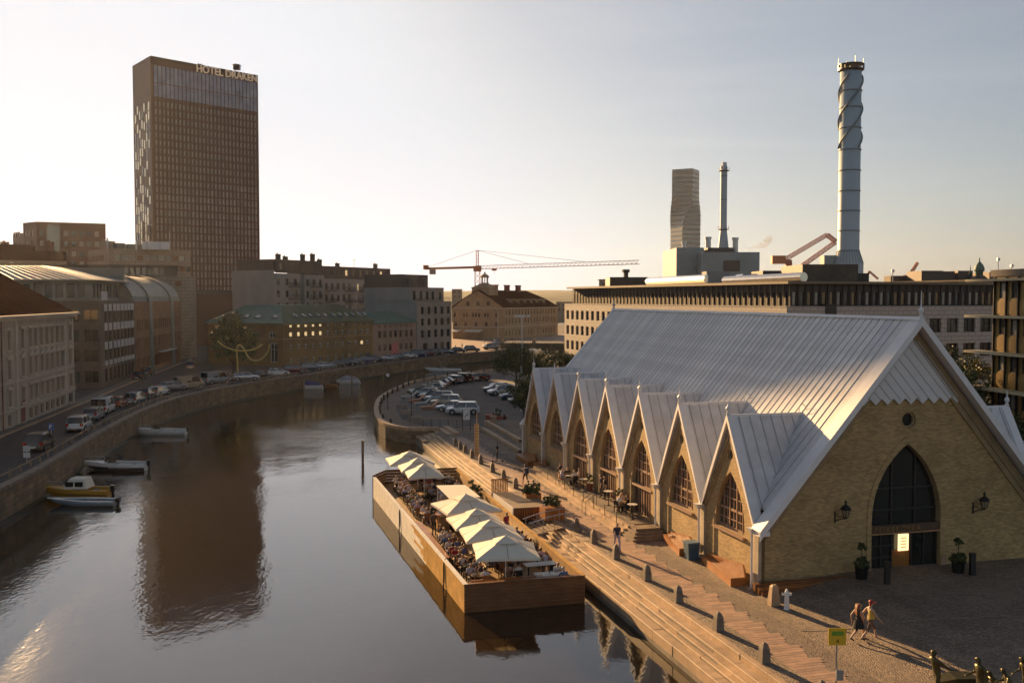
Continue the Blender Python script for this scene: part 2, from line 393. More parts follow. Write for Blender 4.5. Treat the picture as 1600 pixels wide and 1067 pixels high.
# ------------------------------------------------------------ water
def water_mat():
    m = bpy.data.materials.new('canal_water'); m.use_nodes = True; nt = m.node_tree; N = nt.nodes; L = nt.links; p = N['Principled BSDF']
    p.inputs['Base Color'].default_value = (.022, .014, .007, 1); p.inputs['Roughness'].default_value = .04; p.inputs['IOR'].default_value = 1.5
    p.inputs['Specular IOR Level'].default_value = .8
    t = N.new('ShaderNodeTexCoord'); mp_ = N.new('ShaderNodeMapping'); mp_.inputs['Scale'].default_value = (1, .55, 1); mp_.inputs['Rotation'].default_value = (0, 0, .25); L.new(t.outputs['Object'], mp_.inputs[0])
    a = N.new('ShaderNodeTexNoise'); a.inputs['Scale'].default_value = 3.6; a.inputs['Detail'].default_value = 3; L.new(mp_.outputs[0], a.inputs['Vector'])
    b = N.new('ShaderNodeTexNoise'); b.inputs['Scale'].default_value = .32; b.inputs['Detail'].default_value = 2; L.new(mp_.outputs[0], b.inputs['Vector'])
    c = N.new('ShaderNodeTexNoise'); c.inputs['Scale'].default_value = .045; c.inputs['Detail'].default_value = 3; L.new(t.outputs['Object'], c.inputs['Vector'])
    r = N.new('ShaderNodeValToRGB'); r.color_ramp.elements[0].position = .42; r.color_ramp.elements[1].position = .62; r.color_ramp.elements[0].color = (.25,) * 3 + (1,); L.new(c.outputs[0], r.inputs[0])
    sx = N.new('ShaderNodeSeparateXYZ'); L.new(t.outputs['Object'], sx.inputs[0])
    wr = N.new('ShaderNodeMapRange'); wr.inputs[1].default_value = 75; wr.inputs[2].default_value = 150; wr.inputs[3].default_value = .55; wr.inputs[4].default_value = 3.2; L.new(sx.outputs[1], wr.inputs[0])   # wind ruffles the open reach beyond the barge
    m0 = N.new('ShaderNodeMath'); m0.operation = 'MULTIPLY'; L.new(a.outputs[0], m0.inputs[0]); L.new(wr.outputs[0], m0.inputs[1])
    m1 = N.new('ShaderNodeMath'); m1.operation = 'MULTIPLY'; L.new(m0.outputs[0], m1.inputs[0]); L.new(r.outputs[0], m1.inputs[1])
    m2 = N.new('ShaderNodeMath'); m2.operation = 'MULTIPLY'; m2.inputs[1].default_value = 1.2; L.new(b.outputs[0], m2.inputs[0])
    m3 = N.new('ShaderNodeMath'); m3.operation = 'ADD'; L.new(m1.outputs[0], m3.inputs[0]); L.new(m2.outputs[0], m3.inputs[1])
    bn = N.new('ShaderNodeBump'); bn.inputs['Strength'].default_value = .16; bn.inputs['Distance'].default_value = .12; L.new(m3.outputs[0], bn.inputs['Height']); L.new(bn.outputs[0], p.inputs['Normal'])
    return m
M['water'] = water_mat()
WZ = -1.5
w_ = MB(); w_.face([(-3000, -60, WZ), (3000, -60, WZ), (3000, 4200, WZ), (-3000, 4200, WZ)]); struct('water', w_, 'water')
w_ = MB(); w_.face([(-3000, -60, -4), (3000, -60, -4), (3000, 4200, -4), (-3000, 4200, -4)]); struct('canal_bed', w_, 'earth')

# ------------------------------------------------------------ land
LWALL = [(-33.0, -30), (-35.2, 40), (-38.3, 73.65), (-41.1, 91.1), (-43.6, 104), (-45.8, 118), (-47.6, 133), (-47.4, 150), (-44.6, 165), (-40.4, 178.5), (-32.1, 206.9), (-23.6, 228.3), (-16.1, 248.9), (-9.3, 260.6), (-3.5, 270), (-1.0, 279), (0, 300), (2, 585)]
ZL = 1.2
def smooth_line(P, k=4):
    out = []
    for i in range(len(P) - 1):
        p0, p1, p2, p3 = P[max(i - 1, 0)], P[i], P[i + 1], P[min(i + 2, len(P) - 1)]
        for s in range(k):
            t = s / k; out.append(tuple(.5 * ((2 * p1[j]) + (-p0[j] + p2[j]) * t + (2 * p0[j] - 5 * p1[j] + 4 * p2[j] - p3[j]) * t * t + (-p0[j] + 3 * p1[j] - 3 * p2[j] + p3[j]) * t ** 3) for j in (0, 1)))
    out.append(P[-1]); return out
LW = smooth_line(LWALL[:-3], 3) + LWALL[-3:]
def sheet(name, poly, z, m):
    b = MB(); P = [Vector((x, y, 0)) for x, y in poly]; off = [b.vert((x, y, z)) for x, y in poly]
    for t_ in tessellate_polygon([P]): b.f.append(list(t_)); b.m.append(0)
    return struct(name, b, m)
sheet('street_ground', LW + [(2, 590), (-3000, 590), (-3000, -30)], ZL, 'asphalt')
def wall_strip(name, pts, z0, z1, m, th=.5, side=1):
    b = MB()
    for p, q in zip(pts, pts[1:]):
        d = Vector((q[0] - p[0], q[1] - p[1], 0)).normalized(); n = Vector((-d.y, d.x, 0)) * th * side
        p_ = Vector((*p, 0)); q_ = Vector((*q, 0))
        Z0 = Vector((0, 0, z0)); Z1 = Vector((0, 0, z1))
        b.face([p_ + Z0, q_ + Z0, q_ + Z1, p_ + Z1]); b.face([p_ + Z1, q_ + Z1, q_ + n + Z1, p_ + n + Z1])
        b.face([p_ + n + Z0, q_ + n + Z0, q_ + n + Z1, p_ + n + Z1])
    return struct(name, b, m)
cw = wall_strip('canal_wall', LW, -4, ZL - .14, 'quay_stone', .6, 1)
defm('algae', col=(.035, .035, .015), rough=.5, var=.5, vs=2)
wall_strip('algae_band', [(x + .03, y - .01) for x, y in LW[1:]], -2, -1.15, 'algae', .03, 1)
# coping stones of the left canal wall, each a block of its own as far as they can be told apart
def resample(P, step):
    out = [Vector((*P[0], 0))]; acc = 0
    for a, b in zip(P, P[1:]):
        a = Vector((*a[:2], 0)); b = Vector((*b[:2], 0)); L = (b - a).length
        while acc + L >= step:
            t = (step - acc) / L; a = a.lerp(b, t); out.append(a.copy()); L = (b - a).length; acc = 0
        acc += L
    return out
lwr = resample(LW, 2.2)
cop = MB(); n_c = 0
for i, (p, q) in enumerate(zip(lwr, lwr[1:])):
    if p.y < 55: continue
    d = (q - p).normalized(); n = Vector((-d.y, d.x, 0)); g = d * .02; zt = ZL + .12 + R.uniform(-.012, .012); o_ = n * -.1
    T = [p + g + o_, q - g + o_, q - g + n * .65, p + g + n * .65]
    b = MB() if p.y < 150 else cop
    b.hexa([t + Vector((0, 0, ZL - .14)) for t in T] + [t + Vector((0, 0, zt)) for t in T])
    if p.y < 150: obj('coping_stone', b, 'granite_dark', cw)
if cop.f: obj('coping_stones_beyond', cop, 'granite_dark', cw)['kind'] = 'stuff'

# right bank: one sheet from behind the camera to the river
ISL = [(-11.75, 115.3), (-15.35, 119.6), (-17.6, 128), (-19.2, 138.1), (-20.35, 149.66), (-20.4, 160), (-19.6, 172), (-17.85, 183.98), (-12.7, 196.4), (-5.45, 210.6), (1, 216), (7, 224), (11, 250), (13, 300), (14, 585)]
ISLs = smooth_line(ISL[:-2], 3) + ISL[-2:]
uE, uLow = -5.62, -7.12
pE0 = U(uE, -75); pE1 = U(uE, 63); pE2 = U(-6.9, 69.2)
right = [(pE0.x, pE0.y), (pE1.x, pE1.y), (pE1.x + .2, pE1.y + 4.5)] + ISLs + [(14, 590), (3000, 590), (3000, -60), (60, -60)]
sheet('ground', right, -.004, 'cobble_fine')
iw = wall_strip('island_wall', [(pE1.x + .2, pE1.y + 4.5)] + ISLs, -4, .0, 'quay_stone', .6, -1)
isr = resample([(pE1.x + .2, pE1.y + 4.5)] + ISLs, 2.0)
cop = MB()
for p, q in zip(isr, isr[1:]):
    if p.y > 260: break
    d = (q - p).normalized(); n = Vector((d.y, -d.x, 0)); g = d * .02; T = [p + g - n * .08, q - g - n * .08, q - g + n * .6, p + g + n * .6]
    b = MB(); b.hexa([t + Vector((0, 0, -.02)) for t in T] + [t + Vector((0, 0, .36 + R.uniform(-.01, .01))) for t in T])
    if p.y < 190: obj('coping_stone', b, 'granite', iw)
    else: cop.v += b.v; o0 = len(cop.v) - 8; cop.f += [[i + o0 for i in f] for f in b.f]; cop.m += b.m
if cop.f: obj('coping_stones_beyond', cop, 'granite', iw)['kind'] = 'stuff'
# car park asphalt
cpk = [(-9.5, 118.5), (-14, 126), (-16.5, 140), (-17, 152), (-16.4, 170), (-13, 186), (-4, 203), (8, 212), (30, 214), (34, 170), (20, 132), (3.5, 121.5)]
sheet('parking_lot', cpk, .006, 'asphalt_park')

# front plaza and the strip beside the church, with its gentle rise
def plaza(name, u0, u1, v0, v1, st, m, dz=.004):
    b = MB(); nu = int((u1 - u0) / st); nv = int((v1 - v0) / st); ids = {}
    for i in range(nu + 1):
        for j in range(nv + 1):
            u = u0 + (u1 - u0) * i / nu; v = v0 + (v1 - v0) * j / nv; p = U(u, v); ids[i, j] = b.vert((p.x, p.y, gh(u, v) + dz))
    for i in range(nu):
        for j in range(nv): b.f.append([ids[i, j], ids[i + 1, j], ids[i + 1, j + 1], ids[i, j + 1]]); b.m.append(0)
    return struct(name, b, m, smooth=True)
plaza('plaza_ground', -1.6, 60, -75, 62, .8, 'cobble')
plaza('cobble_strip', uE, -4.3, -30, 60, 1.3, 'cobble', .003)

# ------------------------------------------------------------ granite quay steps
qs = MB()
P_ = [(uE, -.30), (-6.12, -.30), (-6.12, -.47), (-6.40, -.47), (-6.40, -.67), (-6.62, -.67), (-6.62, -.80), (uLow + .02, -.80), (uLow + .02, -4), (uE, -4)]
qs.sweep([[U(u, v, z) for u, z in P_] for v in (-75, 62.5)], caps=True)
steps = struct('quay_steps', qs, 'granite_dark')
def block(u0, u1, v0, v1, z0, z1, par, m='granite', name='granite_block'):
    b = MB(); jz = R.uniform(-.008, .008); ju = R.uniform(-.012, .012); c = .02
    u0 += ju; u1 += 0; v0 += .012; v1 -= .012; z1 += jz
    # slightly rounded outer arris
    sec = [(u1, z0), (u0, z0), (u0, z1 - c), (u0 + c, z1), (u1, z1)]
    b.sweep([[U(u, v, z) for u, z in sec] for v in (v0, v1)]); return obj(name, b, m, par)
rows = [(uE, uE + .30, -.30, .02, 2.1), (-6.12, uE - .002, -.46, -.22, 1.9), (-6.40, -6.123, -.66, -.42, 1.7), (-6.62, -6.403, -.79, -.60, 1.8), (uLow, -6.623, -1.25, -.75, 2.3)]
for ri, (u0, u1, z0, z1, ln) in enumerate(rows):
    v = -14 - R.random()
    while v < 62:
        L_ = ln * R.uniform(.8, 1.25); block(u0, u1, v, min(v + L_, 62.4), z0, z1, steps, 'granite'); v += L_
qb = MB(); qb.box((0, 0, 0), (1, 1, 1));
b = MB()
for u0, u1, z0, z1, ln in rows: b.hexa([U(a, v, z) for z in (z0, z1) for a, v in ((u0, -75), (u1, -75), (u1, -15.2), (u0, -15.2))])
obj('granite_blocks_beyond', b, 'granite', steps)['kind'] = 'stuff'
# end stairs up to the island, and the two broad steps by the far end of the church
es = struct('stone_stairs', (lambda b: (b.hexa([U(a, v, z) for z in (-1.5, -.62) for a, v in ((-7.1, 62.5), (-2.9, 62.5), (-2.9, 68.8), (-7.1, 68.8))]), b)[1])(MB()), 'granite_dark')
for i, (u0, u1) in enumerate([(-7.1, -6.4), (-6.4, -5.7), (-5.7, -5.0), (-5.0, -4.3), (-4.3, -3.6), (-3.6, -2.9)]):
    z1 = -.55 + i * .17
    for k in range(2):
        bb = MB(); v0 = 62.5 + k * 3.1; bb.hexa([U(a, v, z) for z in (-.7, z1) for a, v in ((u0, v0 + .02), (u1, v0 + .02), (u1, v0 + 3.08), (u0, v0 + 3.08))]); obj('granite_block', bb, 'granite', es)
# two broad steps
for k, (u0, v0, v1) in enumerate([(.5, 50, 66), (1.9, 55, 70)]):
    b = MB(); b.hexa([U(a, v, z) for z in (-.1, .32 * (k + 1)) for a, v in ((u0 - .4, v0 - 2), (u0 + 6.5, v0 - 2), (u0 + 6.5, v1), (u0, v1))])
    s_ = struct('broad_step', b, 'cobble_fine')
    v = v0 - 2
    while v < v1 - .1:
        L_ = min(1.6, v1 - v); b = MB(); t0 = (v - v0 + 2) / (v1 - v0 + 2); t1 = (v + L_ - v0 + 2) / (v1 - v0 + 2)
        b.hexa([U(a, vv, z) for z in (0, .32 * (k + 1) + .02) for a, vv in ((u0 - .5 + .4 * t0, v + .01), (u0 + .0 + .4 * t0, v + .01), (u0 + .4 * t1, v + L_ - .01), (u0 - .5 + .4 * t1, v + L_ - .01))])
        obj('granite_block', b, 'granite', s_); v += L_
# red granite path of long thin slabs with its jagged edge
pb = MB(); pb.hexa([U(a, v, z) for z in (-.02, .0) for a, v in ((-4.35, -30), (-2.7, -30), (-2.7, 62), (-4.35, 62))])
path = struct('slab_path', pb, 'granite_dark')
v = -13.0; i = 0; slab_far = MB(); nsl = 0
pm = [mat('slab_red_%d' % k, col=c, rough=.7, var=.2, vs=2, bump=.35, bs=25) for k, c in enumerate([(.42, .265, .18), (.37, .24, .165), (.46, .29, .195), (.33, .215, .15)])]
while v < 60:
    w_s = .27; ph = (i % 6); jag = -2.95 + .09 * ph + R.uniform(-.05, .05)
    le = -4.30 if v < 20 else -4.35
    cut = R.uniform(-3.9, -3.3)
    for (ua, ub) in ((le, cut - .008), (cut + .008, jag)):
        zz = .016 + R.uniform(-.003, .003)
        if nsl < 280:
            b = MB(); b.hexa([U(a, vv, z) for z in (-.02, zz) for a, vv in ((ua, v + .01), (ub, v + .01), (ub, v + w_s - .01), (ua, v + w_s - .01))]); obj('paving_slab', b, [R.choice(pm)], path); nsl += 1
        else:
            slab_far.hexa([U(a, vv, z) for z in (-.02, zz) for a, vv in ((ua, v + .01), (ub, v + .01), (ub, v + w_s - .01), (ua, v + w_s - .01))], R.randrange(4))
    v += w_s; i += 1
obj('paving_slabs_beyond', slab_far, pm, path)['kind'] = 'stuff'
defm('stone_band', col=(.29, .22, .155), rough=.8, pat='brick', size=(.5, .25), var=.3, vs=.8, bump=.4)
# cobbled band markings on the plaza (rows of longer stones)
for k, (u0, v0, u1, v1) in enumerate([(1, -3.2, 30, -9.5), (6, -2.0, 36, -8.5), (-1.4, -6.5, 26, -13.0)]):
    b = MB(); n_ = 60
    for j in range(n_):
        t0, t1 = j / n_, (j + .93) / n_; a = (u0 + (u1 - u0) * t0, v0 + (v1 - v0) * t0); c = (u0 + (u1 - u0) * t1, v0 + (v1 - v0) * t1)
        pts = [(a[0], a[1] - .11), (c[0], c[1] - .11), (c[0], c[1] + .11), (a[0], a[1] + .11)]
        b.hexa([U(x, y, gh(x, y) - .01) for x, y in pts] + [U(x, y, gh(x, y) + .02) for x, y in pts])
    o = struct('stone_band', b, 'stone_band'); o['kind'] = 'structure'

# ------------------------------------------------------------ hills beyond the river
def hills(name, x0, x1, Y0, dep, prof, m, seed):
    rr = random.Random(seed); b = MB(); n_ = 90; rows_ = 7; ids = {}
    ph = [rr.uniform(0, 6.3) for _ in range(6)]
    for j in range(rows_ + 1):
        for i in range(n_ + 1):
            t = i / n_; x = x0 + (x1 - x0) * t; f = j / rows_; h = prof(t)
            h *= (.88 + .06 * math.sin(t * 9 + ph[0]) + .04 * math.sin(t * 23 + ph[1]) + .02 * math.sin(t * 61 + ph[2])); zz = -2 + (h + 2) * math.sin(f * math.pi / 2) + (rr.uniform(-.6, .6) * f)
            ids[i, j] = b.vert((x, Y0 + dep * f, zz))
    for i in range(n_):
        for j in range(rows_): b.f.append([ids[i, j], ids[i + 1, j], ids[i + 1, j + 1], ids[i, j + 1]]); b.m.append(0)
    return struct(name, b, m, smooth=True)
defm('hill_green', col=(.10, .11, .055), col2=(.05, .05, .03), rough=.95, var=.6, vs=.03, bump=.6, bs=.12)
hills('hills', -2600, 2800, 1700, 900, lambda t: 40, 'hill_green', 3)
hills('near_hill', -900, 900, 860, 350, lambda t: 15 + 9 * math.sin(t * 3.1), 'hill_green', 5)
# ------------------------------------------------------------ the church-like market hall
church = thing('market_hall', 'yellow brick market hall like a church with pointed gables and grey zinc roof', 'building', U(0, 0, 0), RZ)
cu = lambda pts: [U(*p) for p in pts]
WD, LEN, EV, RG = 18.4, 45.2, 3.4, 14.25
FL = .5
def pointed(cx, hw, z0, zs, zt, n=9):
    """closed outline of a pointed opening"""
    h = zt - zs; Rr = (hw * hw + h * h) / (2 * hw); pts = [(cx - hw, z0), (cx + hw, z0)]
    am = math.asin(min(1, h / Rr))
    rs = [(cx + hw - Rr + Rr * math.cos(am * k / n), zs + Rr * math.sin(am * k / n)) for k in range(n + 1)]
    ls = [(2 * cx - x, z) for x, z in rs[::-1]][1:]
    return pts + rs + ls
def circ(cx, cz, r, n=20): return [(cx + r * math.cos(2 * math.pi * k / n), cz + r * math.sin(2 * math.pi * k / n)) for k in range(n)]
DC = 9.12
door_o = pointed(DC, 2.22, FL + .0, 3.3, 7.45, 12)
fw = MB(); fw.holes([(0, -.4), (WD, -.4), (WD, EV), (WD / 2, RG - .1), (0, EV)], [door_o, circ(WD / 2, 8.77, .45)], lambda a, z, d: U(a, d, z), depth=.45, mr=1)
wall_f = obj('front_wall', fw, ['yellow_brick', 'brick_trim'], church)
rw = MB(); rw.holes([(0, -.4), (WD, -.4), (WD, EV), (WD / 2, RG - .1), (0, EV)], [], lambda a, z, d: U(a, LEN + .2 - d, z), depth=.4); obj('rear_wall', rw, 'yellow_brick', church)
# oculus ring and glass
def ring(cx, cz, r0, r1, fn, d0, d1, n=20):
    b = MB(); P0 = circ(cx, cz, r0, n); P1 = circ(cx, cz, r1, n)
    for i in range(n):
        j = (i + 1) % n; b.hexa([fn(*P0[i], d0), fn(*P0[j], d0), fn(*P1[j], d0), fn(*P1[i], d0), fn(*P0[i], d1), fn(*P0[j], d1), fn(*P1[j], d1), fn(*P1[i], d1)])
    return b
ff = lambda a, z, d: U(a, d, z)
oc = obj('round_window', ring(WD / 2, 8.77, .36, .47, ff, .12, .3), 'brick_trim', church)
b = MB(); b.face([ff(x, z, .28) for x, z in circ(WD / 2, 8.77, .37)]); obj('pane', b, 'glass_dark', oc)
b = MB(); b.face([ff(.02 + WD / 2 + x - WD / 2, z, .28) for x, z in [(WD / 2 + .05, 8.45), (WD / 2 + .3, 8.6), (WD / 2 + .3, 8.95), (WD / 2 + .05, 9.1)]])
# brick arch surround, stepped rake bands
def outline_band(o1, o2, fn, d0, d1):
    b = MB(); n = len(o1)
    for i in range(1, n):
        j = (i + 1) % n; b.hexa([fn(*o1[i], d0), fn(*o1[j], d0), fn(*o2[j], d0), fn(*o2[i], d0), fn(*o1[i], d1), fn(*o1[j], d1), fn(*o2[j], d1), fn(*o2[i], d1)])
    return b
obj('arch_surround', outline_band(door_o, pointed(DC, 2.5, FL + .0, 3.3, 7.9, 12), ff, -.05, .02), 'yellow_brick', church)
for s in (-1, 1):
    b = MB()
    for k, (o, w_, d_) in enumerate([(.0, .42, .2), (.42, .3, .11)]):
        sl = Vector((-1 * s, (RG - EV) / (WD / 2)));   # towards apex
        ax = WD / 2 + s * WD / 2
        n_in = Vector((-s * (RG - EV), -(WD / 2))).normalized()
        p0 = Vector((ax, EV - .15)) + n_in * o; p1 = Vector((WD / 2, RG - .25)) + n_in * o
        if k == 1: p1 = p0.lerp(p1, .93)
        q0 = p0 + n_in * w_; q1 = p1 + n_in * w_
        if p0.x < 0 or p0.x > WD: pass
        b.hexa([ff(p0.x, p0.y, 0), ff(q0.x, q0.y, 0), ff(q1.x, q1.y, 0), ff(p1.x, p1.y, 0), ff(p0.x, p0.y, -d_), ff(q0.x, q0.y, -d_), ff(q1.x, q1.y, -d_), ff(p1.x, p1.y, -d_)])
    obj('rake_band', b, 'brick_trim', wall_f)
# great door: glazing above, sign band, dark doors, lit poster
gd = MB(); gd.face([ff(a, z, .38) for a, z in door_o]); door = obj('glazed_arch', gd, 'glass_dark', church)
def arch_h(a, hw, zs, zt, c):
    h = zt - zs; Rr = (hw * hw + h * h) / (2 * hw); x = abs(a - c); xx = x - hw + Rr
    return zs + math.sqrt(max(0, Rr * Rr - xx * xx))
b = MB()
for a in (DC - .75, DC + .75): b.box((a - .045, 0, 2.95), (a + .045, .1, arch_h(a, 2.22, 3.3, 7.45, DC)))
b2 = MB(); b2.T = Matrix.Translation(U(0, .28, 0)) @ Matrix.Rotation(RZ, 4, 'Z')
for a in (DC - .75, DC + .75): b2.box((a - .045, 0, 2.95), (a + .045, .09, arch_h(a, 2.22, 3.3, 7.45, DC)))
for z in (3.75, 4.95):
    hw_ = 2.2 if z < 4 else 1.98
    b2.box((DC - hw_, .005, z - .04), (DC + hw_, .085, z + .04))
obj('glazing_bar', b2, 'frame_dark', door)
defm('sign_band', col=(.10, .055, .03), rough=.5, var=.15)
defm('sign_letter', col=(.33, .20, .08), rough=.4, metal=.4, var=.1)
defm('copper_edge', col=(.75, .42, .22), rough=.3, metal=.6, var=.05)
defm('poster_lit', col=(1.0, .72, .36), emit=.6, var=.25, vs=3)
defm('amber_door', col=(.30, .12, .025), rough=.4, var=.2)
def UB(par, name, boxes, m, d=0):
    b = MB(); b.T = Matrix.Translation(U(0, d, 0)) @ Matrix.Rotation(RZ, 4, 'Z')
    for q in boxes: b.box(*q[:2], *(q[2:] or (0,)))
    return obj(name, b, m, par)
sb = UB(church, 'sign_band', [((DC - 2.2, .02, 2.52), (DC + 2.2, .3, 2.95))], 'sign_band')
UB(sb, 'edge_strip', [((DC - 2.22, -.06, 2.46), (DC + 2.22, .02, 2.515))], 'copper_edge')
def text(s, size, m, par, loc, rz, ext=.02, name='lettering', spacing=1.0, label=None):
    c = bpy.data.curves.new(name, 'FONT'); c.body = s; c.size = size; c.extrude = ext; c.align_x = 'LEFT'; c.space_character = spacing; c.resolution_u = 3
    o = bpy.data.objects.new(name, c); COL.objects.link(o); dg = bpy.context.evaluated_depsgraph_get(); me = bpy.data.meshes.new_from_object(o.evaluated_get(dg)); bpy.data.objects.remove(o)
    me.transform(Matrix.Rotation(rad(90), 4, 'X')); me.materials.clear(); me.materials.append(M[m] if isinstance(m, str) else m)
    return inst(name, me, loc, rz, par)
text('FESKEKÖRKA', .42, 'sign_letter', sb, U(DC - 1.98, -.0, 2.58), RZ, .02, spacing=1.22)
dd = UB(church, 'entrance_door', [((DC - 2.2, .30, FL), (DC - .78, .36, 2.5))], 'glass_dark'); UB(church, 'entrance_door', [((DC + .52, .30, FL), (DC + 2.2, .36, 2.5))], 'glass_dark')
for x in (DC + .55, DC + 1.35, DC + 2.16): UB(church, 'door_post', [((x - .04, .22, FL), (x + .04, .3, 2.5))], 'frame_dark')
UB(dd, 'door_frame', [((x - .04, .22, FL), (x + .04, .3, 2.5)) for x in (DC - 2.16, DC - 1.45, DC - .74)] + [((DC - 2.2, .23, z - .03), (DC - .78, .295, z + .03)) for z in (1.1, 1.75, 2.42)], 'frame_dark')
UB(church, 'door_kick_panel', [((DC - .7, .33, FL), (DC + .5, .37, 1.45))], 'amber_door')
UB(church, 'lit_poster', [((DC - .33, .18, 1.42), (DC + .33, .24, 2.36))], 'poster_lit')
b = MB(); b.T = Matrix.Translation(U(0, .17, 0)) @ Matrix.Rotation(RZ, 4, 'Z')
for k in range(4): b.box((DC - .18, 0, 1.6 + k * .17), (DC + .18, .008, 1.66 + k * .17))
obj('poster_print', b, mat('poster_ink', col=(.75, .4, .1), emit=.25, var=0), church)
UB(church, 'door_surround_stone', [((DC + 2.26, -.12, FL - .1), (DC + 2.6, .02, FL + .55))], 'granite'); UB(church, 'door_surround_stone', [((DC - 2.6, -.12, FL - .2), (DC - 2.26, .02, FL + .55))], 'granite')
# side walls with seven gables
BAY = LEN / 7.0
GA = 8.15
win_side = {}
for side in (0, 1):
    fs = (lambda a, z, d: U(d, a, z)) if side == 0 else (lambda a, z, d: U(WD - d, a, z))
    for i in range(7):
        v0, v1 = i * BAY, (i + 1) * BAY; vc = (v0 + v1) / 2; isdoor = i in (2, 3, 4)
        zb = FL + .02 if isdoor else 2.45
        ol = pointed(vc, 1.72, zb, 2.75, 5.75, 9)
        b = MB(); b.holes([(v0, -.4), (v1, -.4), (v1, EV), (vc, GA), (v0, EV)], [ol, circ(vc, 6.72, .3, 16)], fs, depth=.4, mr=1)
        gw = obj('gable_wall', b, ['yellow_brick', 'brick_trim'], church)
        b = ring(vc, 6.72, .22, .33, fs, .06, .22, 16); o = obj('round_window', b, 'brick_trim', gw)
        # window: one pane sheet, reddish frame with bars that follow the arch
        g = MB(); g.face([fs(a, z, .3) for a, z in ol], 0); g.face([fs(a, z, .2) for a, z in circ(vc, 6.72, .24, 16)], 0)
        obj('pane', g, 'glass_sky' if i % 2 else 'glass_day', gw)
        fbm = MB()
        for a in (vc - 1.1, vc - .42, vc + .42, vc + 1.1):
            wdt = .05 if abs(a - vc) > .5 else .08
            q0 = fs(a, zb, .24); q1 = fs(a, arch_h(a, 1.72, 2.75, 5.75, vc) - .02, .24); fbm.bar(q0, q1, .08 if wdt > .05 else .05, .08, up=WV)
        for a in (vc - .75, vc, vc + .75): fbm.bar(fs(a, 2.5, .26), fs(a, arch_h(a, 1.72, 2.75, 5.75, vc) - .02, .26), .03, .04, up=WV)
        zr = [2.52, 3.55, 4.2, 4.75] + ([] if isdoor else [3.0])
        for z in zr:
            hw_ = 1.70
            if z > 2.75:
                lo, hi = 0, 1.72
                for _ in range(20):
                    md = (lo + hi) / 2
                    if arch_h(vc + md, 1.72, 2.75, 5.75, vc) > z: lo = md
                    else: hi = md
                hw_ = lo
            fbm.bar(fs(vc - hw_, z, .25), fs(vc + hw_, z, .25), .06, .14 if z in (2.52, 3.55) else .05)
        fr_ = obj('window_frame', fbm, 'frame_brown', gw)
        if not isdoor:
            b = MB(); b.bar(fs(vc - 1.85, 2.36, -.06), fs(vc + 1.85, 2.36, -.06), .25, .14); obj('sill', b, 'frame_brown', gw)
        else:
            b = MB(); b.bar(fs(vc - 1.8, 2.5, .1), fs(vc + 1.8, 2.5, .1), .3, .16)
            obj('transom', b, 'frame_brown', gw)
            b = MB()
            for a in (vc - 1.66, vc - .05, vc + .05, vc + 1.66, vc - .85, vc + .85): b.bar(fs(a, FL, .22), fs(a, 2.45, .22), .07, .07, up=WV)
            obj('door_frame', b, 'frame_brown', gw)
            b = MB(); b.hexa([fs(a, z, d) for d in (.24, .29) for a, z in ((vc + .1, FL), (vc + 1.62, FL), (vc + 1.62, 2.42), (vc + .1, 2.42))]); obj('door_leaf', b, 'frame_dark', gw)
        # dark stepped brick arris along the two rakes
        b = MB()
        for s in (-1, 1):
            e0 = Vector((vc + s * BAY / 2, EV)); e1 = Vector((vc, GA)); nn = Vector((-s * (GA - EV), -BAY / 2)).normalized()
            for o_, w2, dd_ in ((.02, .22, .12), (.24, .16, .06)):
                p0 = e0 + nn * o_; p1 = e1 + Vector((0, -(o_) * 1.9)); q0 = p0 + nn * w2; q1 = p1 + Vector((0, -w2 * 1.9))
                p0.x = max(v0, min(v1, p0.x)); 
                b.hexa([fs(p0.x, p0.y, 0), fs(q0.x, q0.y, 0), fs(q1.x, q1.y, 0), fs(p1.x, p1.y, 0), fs(p0.x, p0.y, -dd_), fs(q0.x, q0.y, -dd_), fs(q1.x, q1.y, -dd_), fs(p1.x, p1.y, -dd_)])
        obj('rake_band', b, 'brick_trim', gw)
    # pilasters, rainwater heads and pipes between the bays
    for i in range(8):
        v = i * BAY; sg = -1 if side == 0 else 1; ub = 0 if side == 0 else WD
        b = MB(); hw_ = .34
        vv0, vv1 = v - hw_, v + hw_
        b.hexa([U(a, c, z) for z in (-.4, EV - .15) for a, c in ((ub + sg * .18, vv0), (ub, vv0), (ub, vv1), (ub + sg * .18, vv1))]); b.hexa([U(a, c, z) for z in (-.4, .35) for a, c in ((ub + sg * .26, vv0 - .05), (ub, vv0 - .05), (ub, vv1 + .05), (ub + sg * .26, vv1 + .05))])
        pl_ = obj('pilaster', b, 'plaster_pilaster', church)
        b = MB(); x_ = ub + sg * .34
        for dv in ((-.0,) if i not in (0,) else (.08,)):
            b.tube([U(x_ - sg * .0, v + dv, EV - .2), U(x_, v + dv, .1), U(x_ + sg * .12, v + dv, 0)], .065, 8)
        obj('downpipe', b, 'zinc_verge', church)
        b = MB(); b.hexa([U(a, c, z) for z, g_ in ((EV - .38, .12), (EV - .08, .26)) for a, c in ((x_ - g_, v - g_), (x_ + g_, v - g_), (x_ + g_, v + g_), (x_ - g_, v + g_))]); obj('rainwater_head', b, 'white_metal', church)
